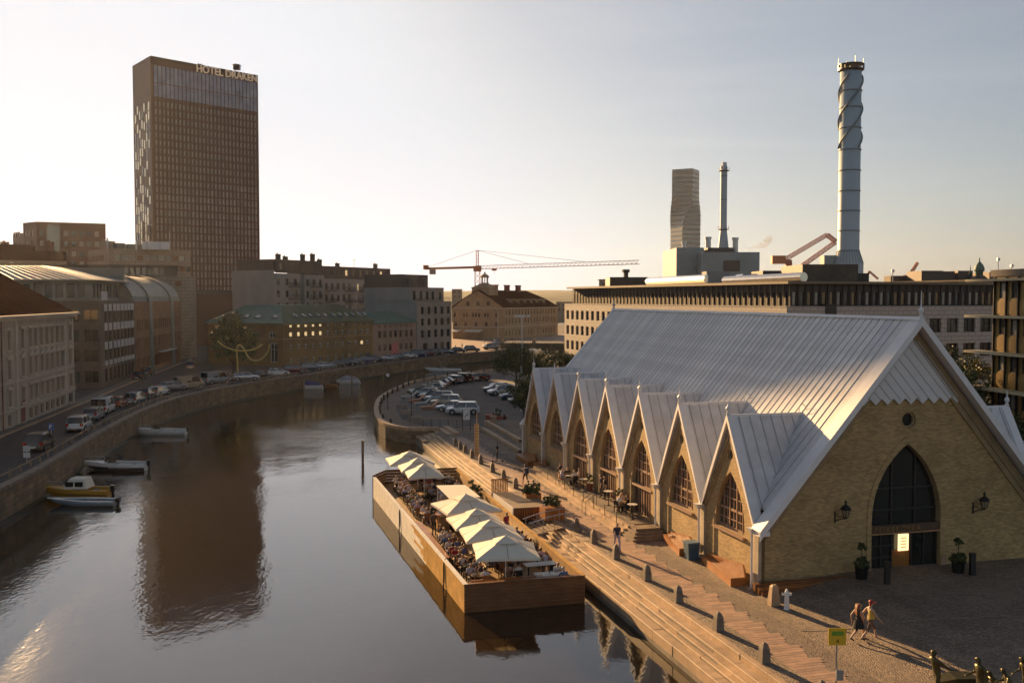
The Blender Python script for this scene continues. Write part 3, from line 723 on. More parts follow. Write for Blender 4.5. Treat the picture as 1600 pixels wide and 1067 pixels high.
# main roof: standing seam panels, each its own sheet
RS = (RG + .15 - (EV - .05)) / (WD / 2 + .35)
def roofz(u): return RG + .15 - RS * abs(u - WD / 2)
VF, VB = -.95, LEN + .6
b = MB()
for s in (-1, 1):
    ue = WD / 2 + s * (WD / 2 - .5)
    b.hexa([U(a, v, z) for dz in (-.22, -.03) for a, v, z in ((ue, VF, roofz(ue) + dz), (WD / 2, VF, roofz(WD / 2) + dz), (WD / 2, VB, roofz(WD / 2) + dz), (ue, VB, roofz(ue) + dz))])
roof = obj('roof', b, 'zinc_verge', church)
npan = 70; pw = (VB - (VF + .95)) / npan
zc = [mat('zinc_sheet_%d' % k, col=c, rough=rg+.15, metal=.1, var=.16, vs=1.1, bump=.08, bs=3, dirt=.28) for k, (c, rg) in enumerate([((.72, .70, .69), .42), ((.66, .645, .64), .45), ((.76, .74, .725), .40), ((.69, .67, .66), .48)])]
for s in (-1, 1):
    for var in range(1):
        b = MB(); ue = s * (WD / 2 - .5)
        zt = RG + .15; ze = zt - RS * abs(ue)
        b.hexa([(0, 0.01, zt - .03), (ue, 0.01, ze - .03), (ue, pw - .01, ze - .03), (0, pw - .01, zt - .03), (0, .01, zt), (ue, .01, ze), (ue, pw - .01, ze), (0, pw - .01, zt)])
        b.hexa([(0, -.025, zt - .02), (ue, -.025, ze - .02), (ue, .025, ze - .02), (0, .025, zt - .02), (0, -.025, zt + .05), (ue, -.025, ze + .05), (ue, .025, ze + .05), (0, .025, zt + .05)], 1)
        meshes = []
        for z_ in zc: meshes.append(b.mesh('roof_panel', [z_, M['zinc_seam']]))
    for k in range(npan):
        inst('roof_panel', R.choice(meshes), U(WD / 2, VF + .95 + pw * k, 0), RZ, roof)
# rake flashing on both ends and the ridge cap
for (va, vb) in ((VF - .02, VF + .93), (VB - .3, VB + .05)):
    for s in (-1, 1):
        b = MB(); ue = WD / 2 + s * (WD / 2 + .45)
        b.hexa([U(a, v, z) for dz in (-.05, .07) for a, v, z in ((ue, va, roofz(ue) + dz), (WD / 2 - s * .02, va, roofz(WD / 2) + dz), (WD / 2 - s * .02, vb, roofz(WD / 2) + dz), (ue, vb, roofz(ue) + dz))])
        b.hexa([U(a, v, z) for dz in (-.42, .06) for a, v, z in ((ue, va - .03, roofz(ue) + dz), (WD / 2 + s * .0, va - .03, roofz(WD / 2) + dz), (WD / 2 + s * .0, va + .0, roofz(WD / 2) + dz), (ue, va + .0, roofz(ue) + dz))])
        obj('verge_flashing', b, 'zinc_verge', roof)
b = MB(); b.prism([(-.16, 0), (.16, 0), (0, .12)], 0, 1); b = MB()
b.sweep([[U(WD / 2 + x, v, RG + .12 + z) for x, z in ((-.2, -.05), (.2, -.05), (.08, .12), (-.08, .12))] for v in (VF, VB)]); obj('ridge_cap', b, 'zinc_verge', roof)
# zigzag zinc apron on the front gable
zt, zn = 10.0, 9.66; nT = 9; hw_at = lambda z: (RG - .15 - z) / ((RG - EV) / (WD / 2)) - .12
xs = WD / 2 - hw_at(zt); xe = WD / 2 + hw_at(zt); poly = [(WD / 2, RG - .2), (xs, zt)]
for k in range(nT):
    wT = (xe - xs) / nT; poly += [(xs + wT * (k + .5), zn), (xs + wT * (k + 1), zt)]
b = MB(); b.holes(poly, [], lambda a, z, d: U(a, -.16 + d, z), depth=.12); ap = obj('zigzag_apron', b, 'zinc_roof', church)
b = MB()
for k in range(-6, 7):
    x0 = WD / 2 + k * .62 + 1.2; z0 = zt - .1; x1 = x0 - 3.6; z1 = z0 + 4.0
    # clip the diagonal seam to the gable
    pts = [(x0 + (x1 - x0) * t / 40, z0 + (z1 - z0) * t / 40) for t in range(41)]
    pts = [p for p in pts if abs(p[0] - WD / 2) < hw_at(p[1]) - .05 and p[1] < RG - .5]
    if len(pts) > 2: b.bar(U(pts[0][0], -.175, pts[0][1]), U(pts[-1][0], -.175, pts[-1][1]), .035, .03, up=LV)
obj('seam', b, 'zinc_seam', ap)
for s in (-1, 1):
    b = MB()
    for o_ in (.35, .62):
        z0, z1 = zt, RG - 1.1
        b.bar(U(WD / 2 + s * (hw_at(z0) - o_), -.18, z0), U(WD / 2 + s * max(.05, hw_at(z1) - o_), -.18, z1), .05, .05, up=LV)
    obj('edge_fold', b, 'zinc_seam', ap)
# cross gable roofs
def finial(par, u, v, z, h=1.0, m='white_metal'):
    b = MB(); b.lathe([(.10, 0), (.13, .1), (.05, .18), (.14, .32), (.16, .40), (.10, .5), (.05, .55), (.04, .6), (.015, h), (.0, h + .02)], 8, c=U(u, v, z)); return obj('finial', b, m, par, smooth=True)
RT = 8.92
for side in (0, 1):
    sg = 1 if side == 0 else -1; ub = 0 if side == 0 else WD
    uf = ub - sg * .2
    um = WD / 2 - sg * (RG + .15 - RT) / RS
    for i in range(7):
        vc = (i + .5) * BAY
        cg = None
        for s in (-1, 1):
            vs = vc + s * (BAY / 2 + .0); zv = EV + .02
            uin = WD / 2 - sg * (RG + .15 - zv) / RS
            Pq = [U(uf, vs, zv), U(uin, vs, zv), U(um, vc, RT), U(uf, vc, RT)]
            nn = (Pq[1] - Pq[0]).cross(Pq[3] - Pq[0]).normalized();
            if nn.z < 0: nn = -nn
            b = MB(); b.hexa([p - nn * .12 for p in Pq] + [p - nn * .02 for p in Pq]); base = obj('cross_roof', b, 'zinc_verge', church)
            # panels
            n_p = 7; 
            for k in range(n_p):
                t0, t1 = k / n_p, (k + 1) / n_p
                ua, uc = uf + (um - uf) * t0, uf + (um - uf) * t1
                def low(u_):   # where the vertical strip meets the valley or the main roof
                    f = (u_ - uin) / (um - uin) if abs(um - uin) > 1e-6 else 0
                    f = max(0.0, f); return (vs + (vc - vs) * f, zv + (RT - zv) * f)
                la, lc = low(ua), low(uc); c_ = .012 * sg
                q = [U(ua + c_, la[0], la[1]), U(uc - c_, lc[0], lc[1]), U(uc - c_, vc, RT), U(ua + c_, vc, RT)]
                bb = MB(); bb.hexa([p - nn * .02 for p in q] + [p + nn * .012 for p in q])
                if k: bb.hexa([p + o for o in (Vector((0, 0, 0)), nn * .06) for p in (U(ua - .02, la[0], la[1]), U(ua + .02, la[0], la[1]), U(ua + .02, vc, RT), U(ua - .02, vc, RT))], 1)
                obj('roof_panel', bb, [R.choice(zc), M['zinc_seam']], base)
            # verge strip at the outer edge
            q = [U(uf - sg * .05, vs + s * .0, zv - .1), U(uf + sg * .5, vs, zv - .1), U(uf + sg * .5, vc, RT - .02), U(uf - sg * .05, vc, RT - .02)]
            bb = MB(); bb.hexa([p + nn * .0 for p in q] + [p + nn * .085 for p in q])
            q2 = [U(uf - sg * .06, vs, zv - .1), U(uf - sg * .02, vs, zv - .1), U(uf - sg * .02, vc, RT), U(uf - sg * .06, vc, RT)]
            bb.hexa([p - Vector((0, 0, .3)) for p in q2] + [p + Vector((0, 0, .1)) for p in q2])
            obj('verge_flashing', bb, 'zinc_verge', base)
        finial(church, uf + sg * .05, vc, RT + .02, .95)
        # curled iron snow guard at the inner end of the ridge
        c0 = U(um - sg * .15, vc, RT + .05); b = MB()
        b.tube([c0 + Vector((0, 0, 0)), c0 + Vector((0, 0, .35)), c0 + Vector((.15, 0, .5)), c0 + Vector((.32, 0, .42)), c0 + Vector((.36, 0, .2))], .025, 5); obj('ridge_hook', b, 'white_metal', church)
        b = MB(); b.sweep([[U(a, vc + x, RT + z) for x, z in ((-.1, -.1), (.1, -.1), (.04, .07), (-.04, .07))] for a in (uf, um)]); obj('ridge_cap', b, 'zinc_verge', church)
finial(church, WD / 2, VF + .1, RG + .2, 1.45); finial(church, WD / 2, VB - .2, RG + .2, .9, 'steel')
# eave corner pieces at the front
for s in (-1, 1):
    b = MB(); ue = WD / 2 + s * (WD / 2 + .45)
    b.hexa([U(a, v, z) for z in (EV - .35, EV - .1) for a, v in ((ue, VF), (ue - s * .6, VF), (ue - s * .6, .05), (ue, .05))]); obj('eave_box', b, 'zinc_verge', church)
# wall lanterns
defm('lantern_glow', col=(1.0, .62, .22), emit=.5, var=0)
defm('lantern_glass', col=(.35, .28, .18), rough=.2, var=.1)
for u_ in (4.95, 13.85):
    b = MB(); c = U(u_ - .25, 0, 3.6); l = church
    b.bar(U(u_ - .35, -.02, 3.3), U(u_ - .35, -.02, 3.95), .07, .07); b.tube([U(u_ - .35, -.05, 3.4), U(u_ - .15, -.3, 3.55), U(u_, -.5, 3.62)], .03, 6)
    b.tube([U(u_ - .35, -.05, 3.8), U(u_ - .2, -.25, 3.66), U(u_, -.5, 3.66)], .02, 5)
    for k in range(6):
        a1 = k * math.pi / 3; b.bar(U(u_ + .12 * math.cos(a1), -.5 + .12 * math.sin(a1), 3.68), U(u_ + .24 * math.cos(a1), -.5 + .24 * math.sin(a1), 4.1), .03, .03)
    b.lathe([(.30, 4.1), (.31, 4.14), (.2, 4.28), (.07, 4.36), (.05, 4.44), (.09, 4.48), (.02, 4.62)], 6, c=U(u_, -.5, 0)); b.lathe([(.05, 3.6), (.13, 3.66), (.13, 3.7)], 6, c=U(u_, -.5, 0))
    ln = obj('wall_lantern', b, 'black_metal', church)
    b = MB(); b.lathe([(.11, 3.70), (.22, 4.09)], 6, c=U(u_, -.5, 0)); obj('lantern_glass', b, 'lantern_glass', ln)
    b = MB(); b.lathe([(.05, 3.72), (.08, 3.78), (.07, 3.86), (.02, 3.92)], 8, c=U(u_ - .0, -.73, -.0)); 
# ------------------------------------------------------------ buildings of the left bank and beyond
def V2(p): return Vector((p[0], p[1], 0))
def wz(a, b, x, y, off=0.0):
    a, b = V2(a), V2(b); d = (b - a).normalized(); n = Vector((-d.y, d.x, 0)) * off; return on_wall(a + n, b + n, x, y)
def frame(a, b):
    a, b = V2(a), V2(b); d = (b - a); L = d.length; d.normalize(); n = Vector((-d.y, d.x, 0)); return a, d, n, L
def slab(par, name, a, b, dep, z0, z1, m, o=0.0, e0=0.0, e1=0.0):
    """a box along a->b, from o in front to dep behind the line"""
    a, d, n, L = frame(a, b); P = [a + d * -e0 - n * o, a + d * (L + e1) - n * o, a + d * (L + e1) + n * dep, a + d * -e0 + n * dep]
    mb = MB(); mb.hexa([p + Vector((0, 0, z0)) for p in P] + [p + Vector((0, 0, z1)) for p in P]); return obj(name, mb, m, par)
def hip(par, a, b, dep, z0, z1, ins, m, name='roof', over=.5, trunc=0.0, ends=(1, 1), seams=1.2):
    """hipped (or truncated) roof over the rectangle a-b-depth; every slope is a part"""
    a, d, n, L = frame(a, b); q = lambda u, w, z: a + d * u + n * w + Vector((0, 0, z))
    E_ = [(-over, -over), (L + over, -over), (L + over, dep + over), (-over, dep + over)]
    w0 = trunc if trunc else dep / 2
    T = [(ins * ends[0] - over * (1 - ends[0]), w0), (L - ins * ends[1] + over * (1 - ends[1]), w0), (L - ins * ends[1] + over * (1 - ends[1]), dep - w0), (ins * ends[0] - over * (1 - ends[0]), dep - w0)]
    out = []
    for i in range(4):
        j = (i + 1) % 4; P = [q(*E_[i], z0), q(*E_[j], z0), q(*T[j], z1), q(*T[i], z1)]
        if (P[2] - P[3]).length < .01 and (P[0] - P[1]).length < .01: continue
        if abs((P[1] - P[0]).cross(P[3] - P[0]).normalized().z) < .05 and not ((i == 1 and ends[1]) or (i == 3 and ends[0]) or i in (0, 2)): continue
        out.append(roof_quad(par, name, P, m, .12, seams=int((P[1] - P[0]).length / seams) if seams else 0, seam_m=m if seams else m))
    if trunc: mb = MB(); mb.face([q(*t, z1) for t in T]); out.append(obj('roof_deck', mb, m, par))
    return out
def chimney(par, p, w, z0, z1, m='brick_red'):
    b = MB(); x, y = p[0], p[1]; b.box((x - w, y - w, z0), (x + w, y + w, z1)); b.box((x - w * 1.15, y - w * 1.15, z1), (x + w * 1.15, y + w * 1.15, z1 + .25)); b.box((x - w * .5, y - w * .5, z1 + .25), (x - w * .05, y + w * .3, z1 + .6)); return obj('chimney', b, m, par)
defm('cream', col=(.44, .36, .28), rough=.85, var=.15, vs=.4, bump=.1, dirt=.25)
defm('cream_trim', col=(.50, .42, .33), rough=.85, var=.12, vs=.6)
defm('roof_red', col=(.095, .032, .02), spec=0, rough=1, pat='brick', size=(.3, .22), var=.3, bump=.2)
defm('brick_red', col=(.24, .10, .06), rough=.85, var=.25)
defm('stone_dark', col=(.13, .10, .075), rough=.8, var=.2, vs=.4, dirt=.3)
defm('panel_white', col=(.55, .52, .49), rough=.6, var=.1)
defm('brick_orange', col=(.30, .15, .075), col2=(.24, .11, .055), rough=.85, pat='brick', size=(.5, .2), var=.2, vs=.3, bump=.2)
defm('metal_green_grey', col=(.2, .205, .18), rough=.55, metal=.2, var=.15, vs=.5, dirt=.2)
defm('stone_beige', col=(.34, .27, .20), rough=.85, var=.15, vs=.4, bump=.1, pat='brick', size=(1.6, .8), col2=(.31, .245, .18))
defm('tower_brown', col=(.13, .07, .045), rough=.55, metal=.25, var=.12, vs=.1)
defm('tower_dark', col=(.07, .038, .026), rough=.5, metal=.3, var=.1)
defm('green_copper', col=(.135, .215, .165), rough=.65, var=.2, vs=.5, dirt=.25)
defm('olive_copper', col=(.14, .155, .085), rough=.65, var=.2, vs=.5, dirt=.25)
defm('ochre_brick', col=(.30, .195, .085), col2=(.25, .16, .07), rough=.9, pat='brick', size=(.5, .15), var=.25, vs=.3, bump=.2, dirt=.3)
defm('render_grey', col=(.33, .30, .26), rough=.9, var=.12, vs=.3, dirt=.15)
defm('render_blue', col=(.27, .275, .265), rough=.9, var=.1, vs=.3, dirt=.15)
defm('mansard_brown', col=(.125, .095, .075), rough=.7, var=.15, vs=.4)
defm('stone_grid', col=(.36, .30, .25), rough=.85, var=.12, vs=.5, pat='brick', size=(1.2, .6), col2=(.33, .275, .23), dirt=.15)
defm('glowing_pane', col=(1.0, .70, .34), emit=.3, var=.4, vs=2)  # warm emission, stands in for sun glint on the ochre building
defm('glass_glint', col=(.85, .72, .5), rough=.2, metal=.4, var=.3, vs=2, emit=.15)  # sky glints on the tower side put in as pale colour and emission
defm('tan_render', col=(.42, .28, .16), rough=.85, var=.15, vs=.2)

# neoclassical block at the left edge
a, b_ = G(2, 675, ZL), G(116, 629, ZL); a, d, n, L = frame(a, b_); a2 = a - d * 22
blk = thing('stucco_building', 'cream stucco town house with window pediments and dark red hipped roof at left edge', 'building', (a.x, a.y, ZL))
ztop = wz(a, b_, 116, 489)[1]
cols = [(x - 2.6, x + 2.6) for x in (12, 33.5, 45.7, 54, 63.5, 72, 80, 88.5, 96, 108.5)]
rows_ = [(512, 539), (554, 580), (597, 619), (631, 647)]
W_ = grid_wins(a, b_, cols, rows_, 63.5); sh = 22
W_ = [(u0 + sh, u1 + sh, z0, z1) for u0, u1, z0, z1 in W_] + [(u, u + 1.2, w[2], w[3]) for u in (3, 7, 11, 15, 19) for w in W_[:4]]
wall = facade(blk, a2, b_, ZL - .2, ztop - .5, W_, 'cream', style='cross', depth=.28, gl=('glass_dark', 'glass_day'))
e = b_ + n * 13
facade(blk, V2(b_), e, ZL - .2, ztop - .5, [(u, u + 1.1, w[2], w[3]) for u in (2, 5.5, 9) for w in W_[:4]], 'cream', style='cross')
slab(blk, 'rear_wall', a2, b_, 13, ZL, ztop - .5, 'cream', o=-12.8)
slab(blk, 'cornice', a2, b_, 13.5, ztop - .5, ztop - .15, 'cream_trim', o=.5, e1=.5); slab(blk, 'cornice', a2, b_, 13.7, ztop - .15, ztop + .12, 'cream_trim', o=.8, e1=.8)
zr = sorted({round(w[2], 3) for w in W_}); tops = sorted({round(w[3], 3) for w in W_})
for z in (zr[1] - .55, zr[2] - .5): slab(blk, 'string_course', a2, b_, .0, z, z + .22, 'cream_trim', o=.22)
for w in W_:
    um = (w[0] + w[1]) / 2
    P = a2 + d * um - n * .001
    mb = MB(); o_ = -n
    def bx(u0, u1, z0, z1, t): mb.hexa([a2 + d * u_ + o_ * t_ + Vector((0, 0, z_)) for z_ in (z0, z1) for u_, t_ in ((u0, t), (u1, t), (u1, 0), (u0, 0))])
    bx(w[0] - .25, w[1] + .25, w[2] - .22, w[2] - .06, .2)
    if abs(w[2] - zr[0]) > .3:
        bx(w[0] - .3, w[1] + .3, w[3] + .12, w[3] + .34, .25)
        bx(w[0] - .2, w[0] - .02, w[2] - .06, w[3] + .12, .1); bx(w[1] + .02, w[1] + .2, w[2] - .06, w[3] + .12, .1)
    if abs(w[2] - zr[2]) < .3:
        z = w[3] + .34; mb.hexa([a2 + d * u_ + o_ * t_ + Vector((0, 0, z_)) for t_ in (.26, 0) for u_, z_ in ((w[0] - .35, z), (w[1] + .35, z), (um + .02, z + .45), (um - .02, z + .45))])
    o = obj('window_surround', mb, 'cream_trim', wall)
for u_ in (sh - 1.2, sh + 5.6, sh + L - 4.3, sh + L - .5):
    mb = MB(); mb.hexa([a2 + d * x + -n * t + Vector((0, 0, z)) for z in (ZL, ztop - .5) for x, t in ((u_ - .35, .12), (u_ + .35, .12), (u_ + .35, 0), (u_ - .35, 0))]); obj('pilaster', mb, 'cream_trim', wall)
mb = MB(); mb.tube([a2 + d * (sh - .1) - n * .25 + Vector((0, 0, z)) for z in (ZL, ztop - .4)], .08, 6); obj('downpipe', mb, 'brick_red', blk)
du = sh + wz(a, b_, 33, 650)[0]
mb = MB(); mb.hexa([a2 + d * x - n * t + Vector((0, 0, z)) for z in (ZL, ZL + 2.6) for x, t in ((du, .04), (du + 1.5, .04), (du + 1.5, 0), (du, 0))]); obj('entrance_door', mb, mat('door_rust', col=(.22, .06, .035), var=.2), wall)
hip(blk, a2, b_, 13, ztop + .05, ztop + 5.2, 8.5, 'roof_red', over=.4, seams=0)
p_ = a2 + d * 28 + n * 5; chimney(blk, p_, .7, ztop + 3, ztop + 6.0)
mb = MB(); p_ = a2 + d * 31.5 + n * 3.0; mb.hexa([p_ + d * x + n * y + Vector((0, 0, ztop + 2.45 + y * .75 + t)) for t in (0, .12) for x, y in ((0, 0), (1.1, 0), (1.1, 1.2), (0, 1.2))]); obj('roof_window', mb, 'glass_sky', blk)

# office block with white spandrel panels
c0 = G(158, 606, ZL); c1 = G(212, 588, ZL); cA, dA, nA, LA = frame(c0, c1); side0 = V2(c0) + nA * 24
off = thing('office_block', 'dark stone office block with rows of white spandrel panels facing the street', 'building', (cA.x, cA.y, ZL))
zt = wz(c0, c1, 158, 470)[1]
sc_ = [(x - 1.9, x + 1.9) for x in (165, 172, 179, 184.7, 190.6, 196.2, 201.3, 206.6)]
prow = [(475, 486), (505, 516.5), (534.5, 546), (564, 571)]
PR = [(wz(c0, c1, 165, y1)[1], wz(c0, c1, 165, y0)[1]) for y0, y1 in prow]
W_ = []
for x0, x1 in sc_:
    u0, u1 = wz(c0, c1, x0, 500)[0], wz(c0, c1, x1, 500)[0]
    for (za, zb), (zc_, zd) in zip(PR[1:], PR[:-1]): W_.append((u0, u1, zb + .05, za + (zc_ - za) - .05))
W_ += [(wz(c0, c1, x0, 500)[0], wz(c0, c1, x1, 500)[0], ZL + .6, PR[3][0] - .5) for x0, x1 in sc_]
wall = facade(off, c0, c1, ZL - .2, zt, W_, 'stone_dark', style='mull', fr='frame_dark', gl=('glass_dark', 'glass_day'))
for x0, x1 in sc_:
    u0, u1 = wz(c0, c1, x0, 500)[0], wz(c0, c1, x1, 500)[0]
    for za, zb in PR:
        mb = MB(); mb.hexa([cA + dA * u_ - nA * t_ + Vector((0, 0, z_)) for z_ in (za, zb) for u_, t_ in ((u0, .1), (u1, .1), (u1, 0), (u0, 0))]); obj('spandrel_panel', mb, 'panel_white', wall)
Ls = 24
W_ = [(u, u + 2.2, z, z + 1.9) for u in [1.2 + 2.9 * k for k in range(8)] for z in (ZL + .8, ZL + 4.2, ZL + 7.4, ZL + 10.6)]
facade(off, side0, c0, ZL - .2, zt, W_, 'stone_dark', style='mull', fr='frame_dark', gl=('glass_dark', 'glass_day'))
slab(off, 'roof_deck', c0, c1, 24, zt - .6, zt - .3, 'stone_dark', o=-.2)
# roof sign panel
p_ = wz(c0, c1, 163, 472)
mb = MB(); mb.hexa([cA + dA * u_ + nA * t_ + Vector((0, 0, z_)) for z_ in (zt + .1, zt + 1.5) for u_, t_ in ((p_[0], .3), (p_[0] + 3.2, .3), (p_[0] + 3.2, .5), (p_[0], .5))]); obj('roof_sign', mb, 'panel_white', off)
# upper storeys set back with a sheet metal roof
s0 = side0 + dA * 5 - nA * 2; s1 = cA + dA * 5 + nA * 2.5
za = zt + 3.4
up = thing('penthouse_block', 'grey set-back upper storeys with ribbed sheet metal roof above the dark office block', 'building', (s1.x, s1.y, zt))
s00 = s0 + nA * 16
facade(up, s00, s1, zt - .4, za, [(u, u + 1.2, zt + .5, za - .6) for u in [1 + 1.7 * k for k in range(20)]], 'metal_green_grey', style='plain', fr='frame_dark', gl=('glass_day', 'glass_dark', 'brick_orange'))
s2 = s1 + dA * 22
facade(up, s1, s2, zt - .4, za, [(u, u + 1.4, zt + .5, za - .6) for u in [1 + 2.1 * k for k in range(9)]], 'metal_green_grey', style='plain', fr='frame_dark')
for P in ([s00 - dA * 1 + Vector((0, 0, za)), s1 - dA * 1 - nA + Vector((0, 0, za)), s1 + dA * 10 + nA * 11 + Vector((0, 0, za + 2.6)), s00 + dA * 10 + Vector((0, 0, za + 2.6))],
          [s1 - dA * 1 - nA + Vector((0, 0, za)), s2 - nA + Vector((0, 0, za)), s2 + nA * 11 + Vector((0, 0, za + 2.6)), s1 + dA * 10 + nA * 11 + Vector((0, 0, za + 2.6))]):
    roof_quad(up, 'roof', P, 'metal_green_grey', .2, seams=26)
mb = MB(); mb.hexa([s2 + x + Vector((0, 0, z)) for z in (zt, za + 2.6) for x in (Vector((0, 0, 0)), nA * 14, nA * 14 + dA * .3, dA * .3)]); obj('rear_wall', mb, 'metal_green_grey', up)

# orange brick block with curved metal bands
e0, e1 = V2(c1) + dA * .3, V2(G(284, 565, ZL)); eA, dE, nE, LE = frame(e0, e1)
vb = thing('vaulted_building', 'orange brown brick building with curved green-grey metal bands running up over its roof', 'building', (eA.x, eA.y, ZL))
zt4 = wz(e0, e1, 240, 471)[1]
W_ = [(u, u + .9, z, z + 2.1) for u in [1.5 + 2.0 * k for k in range(int(LE / 2.0) - 1)] for z in (ZL + 1, ZL + 4.8, ZL + 8.2, ZL + 11.5) if z + 2.2 < zt4]
wall = facade(vb, e0, e1, ZL - .2, zt4, W_, 'brick_orange', style='plain', fr='frame_dark', gl=('glass_day', 'glass_blind'))
zv = zt4 + 5.2
def arc(u0, u1, r_off, nseg=8): 
    rings = []
    for k in range(nseg + 1):
        t = math.pi / 2 * k / nseg; w = 8 - (8 - .3 + r_off) * math.cos(t); z = zt4 + (zv - zt4 + r_off) * math.sin(t)
        rings.append([eA + dE * u0 + nE * w + Vector((0, 0, z)), eA + dE * u1 + nE * w + Vector((0, 0, z))])
    return rings
mb = MB(); A_ = arc(0, LE, 0)
for p, q in zip(A_, A_[1:]): mb.face([p[0], p[1], q[1], q[0]])
mb.face([A_[-1][0], A_[-1][1], A_[-1][1] + nE * 8, A_[-1][0] + nE * 8]); 
for s in (0, 1): mb.face([r[s] for r in A_] + [A_[-1][s] + nE * 8, A_[-1][s] + nE * 8 - Vector((0, 0, 6)), A_[0][s]])
obj('vault_roof', mb, 'metal_green_grey', vb)
for xp in (236, 269.5):
    um = wz(e0, e1, xp, 520)[0]; mb = MB(); R1 = arc(um - 1.2, um + 1.2, .35)
    rg = [[eA + dE * (um - 1.2) - nE * .35 + Vector((0, 0, ZL)), eA + dE * (um + 1.2) - nE * .35 + Vector((0, 0, ZL))]] + [[r[0], r[1]] for r in R1]
    back = [[p[0] + nE * .6, p[1] + nE * .6] for p in rg]
    for i in range(len(rg) - 1): mb.hexa([rg[i][0], rg[i][1], back[i][1], back[i][0], rg[i + 1][0], rg[i + 1][1], back[i + 1][1], back[i + 1][0]])
    obj('metal_band', mb, 'metal_green_grey', vb)
slab(vb, 'side_wall', e0, e1, 16, ZL, zt4, 'brick_orange', o=-.3)
slab(vb, 'shop_canopy', eA + dE * LE * .45, eA + dE * LE * .75, .0, ZL + 3.4, ZL + 3.6, 'panel_white', o=1.1)

# beige stone building with the penthouse band
h1 = V2(G(308, 557, ZL)); h0 = h1 - dE * 9.5; hA, dH, nH, LH = frame(h0, h1)
bs = thing('stone_building', 'tall beige stone corner building with few small windows', 'building', (h0.x, h0.y, ZL))
zt5 = wz(h0, h1, 308, 434)[1]
facade(bs, h0, h1, ZL - .2, zt5, [(3, 4.2, z, z + 1.5) for z in (ZL + 4, ZL + 8)], 'stone_beige', style='plain')
hb = h0 + nH * 46
W_ = [(46 - u, 46 - u + 1.5, zt5 - 2.3, zt5 - .9) for u in (3.2, 8, 12.5, 17, 22, 27, 32)] + [(46 - 4, 46 - 2.4, zt5 - 6.2, zt5 - 4.4)]
facade(bs, hb, h0, ZL - .2, zt5, W_, 'stone_beige', style='plain', gl=('glass_dark', 'brick_orange'))
slab(bs, 'roof_deck', h0, h1, 46, zt5 - .1, zt5 + .12, 'stone_beige', o=.15, e0=.15, e1=.15)
# penthouse glass band
g0 = hb + nH * 6 + dH * 2; g1 = h0 + dH * 2 + nH * 3
pb_ = thing('glass_penthouse', 'long low glazed penthouse with thin flat roof above the beige stone building', 'building', (g1.x, g1.y, zt5))
facade(pb_, g0, g1, zt5 + .1, zt5 + 2.5, [(u, u + 1.15, zt5 + .35, zt5 + 2.3) for u in [.4 + 1.35 * k for k in range(34)]], 'frame_dark', style='plain', fr='frame_dark', gl=('glass_blind', 'glass_sky', 'glass_day'), depth=.1)
slab(pb_, 'roof', g0, g1, 8, zt5 + 2.5, zt5 + 2.8, 'mansard_brown', o=.8, e1=.8)
# windowed block behind
Yk = 285; k0, k1, k2 = D(138, 392, Yk + 12), D(171, 390, Yk), D(298, 395, Yk + 14)
wb = thing('windowed_block', 'beige block with a band of square windows and plant boxes on its flat roof', 'building', (k1.x, k1.y, ZL))
ztk = k1.z
facade(wb, k1, k2, ZL, ztk, [(u, u + 1.7, z, z + 1.6) for u in [1.5 + 2.05 * k for k in range(11)] for z in (ztk - 3.0, ztk - 6.0)], 'stone_beige', style='plain', gl=('glass_sky', 'glass_blind', 'brick_orange'))
facade(wb, k0, k1, ZL, ztk, [(u, u + .9, z, z + 1.8) for u in [.5 + 1.3 * k for k in range(9)] for z in (ztk - 3.2, ztk - 6.0)], 'stone_beige', style='plain')
mb = MB(); mb.prism([(p.x, p.y) for p in (V2(k0), V2(k1), V2(k2), V2(k2) + Vector((-10, 14, 0)))], ztk, ztk + .3); obj('roof_deck', mb, 'stone_beige', wb)
kd = (V2(k2) - V2(k1)).normalized()
for (x0, x1, h_, m_) in ((183, 196, 1.8, 'metal_green_grey'), (199, 222, 1.5, 'metal_green_grey'), (222, 264, 2.2, 'zinc_roof'), (166, 180, 2.4, 'stone_beige')):
    p = D(x0, 385, Yk + 4); q = D(x1, 385, Yk + 6); slab(wb, 'plant_box', p, q, 4, ztk + .3, ztk + .3 + h_, m_)
for x0, h_ in ((168, 3.5), (213, 2.6), (232, 2.6), (251, 2.4), (265, 5.5)):
    p = D(x0, 385, Yk + 3); mb = MB(); mb.tube([V2(p) + Vector((0, 0, ztk)), V2(p) + Vector((0, 0, ztk + h_))], .25 if h_ < 4 else .08, 8); obj('vent_pipe', mb, 'steel', wb)

# dark brown angular block, far left
Y7 = 330; f = [D(20, 366, Y7 + 14), D(36, 352, Y7 + 6), D(57, 347, Y7), D(165, 356, Y7 + 9)]
zt7 = f[2].z
db = thing('brown_block', 'large brown angular office block with faceted dark facade, behind the roofs at far left', 'building', (f[2].x, f[2].y, ZL))
W7 = lambda L, s, w: [(u, u + w, z, z + 1.9) for u in [.8 + s * k for k in range(int((L - 1.5) / s))] for z in [zt7 - 4.5 - 3.4 * k for k in range(4)]]
for p, q in ((f[1], f[2]), (f[2], f[3])):
    Lq = (V2(q) - V2(p)).length; facade(db, p, q, ZL, zt7, W7(Lq, 2.4, 1.5), 'tower_brown', style='plain', fr='tower_dark', gl=('glass_dark', 'glass_day', 'glass_blind'))
facade(db, f[0], f[1], ZL, zt7 - 3.2, W7((V2(f[1]) - V2(f[0])).length, 2.4, 1.5), 'tower_brown', style='plain', fr='tower_dark')
mb = MB(); mb.prism([(p.x, p.y) for p in f[1:]] + [(f[3].x - 20, f[3].y + 25)], zt7 - .3, zt7 + .1); obj('roof_deck', mb, 'tower_dark', db)
p, q = wz(f[2], f[3], 73, 352), wz(f[2], f[3], 94, 395); aF, dF, nF, LF = frame(f[2], f[3])
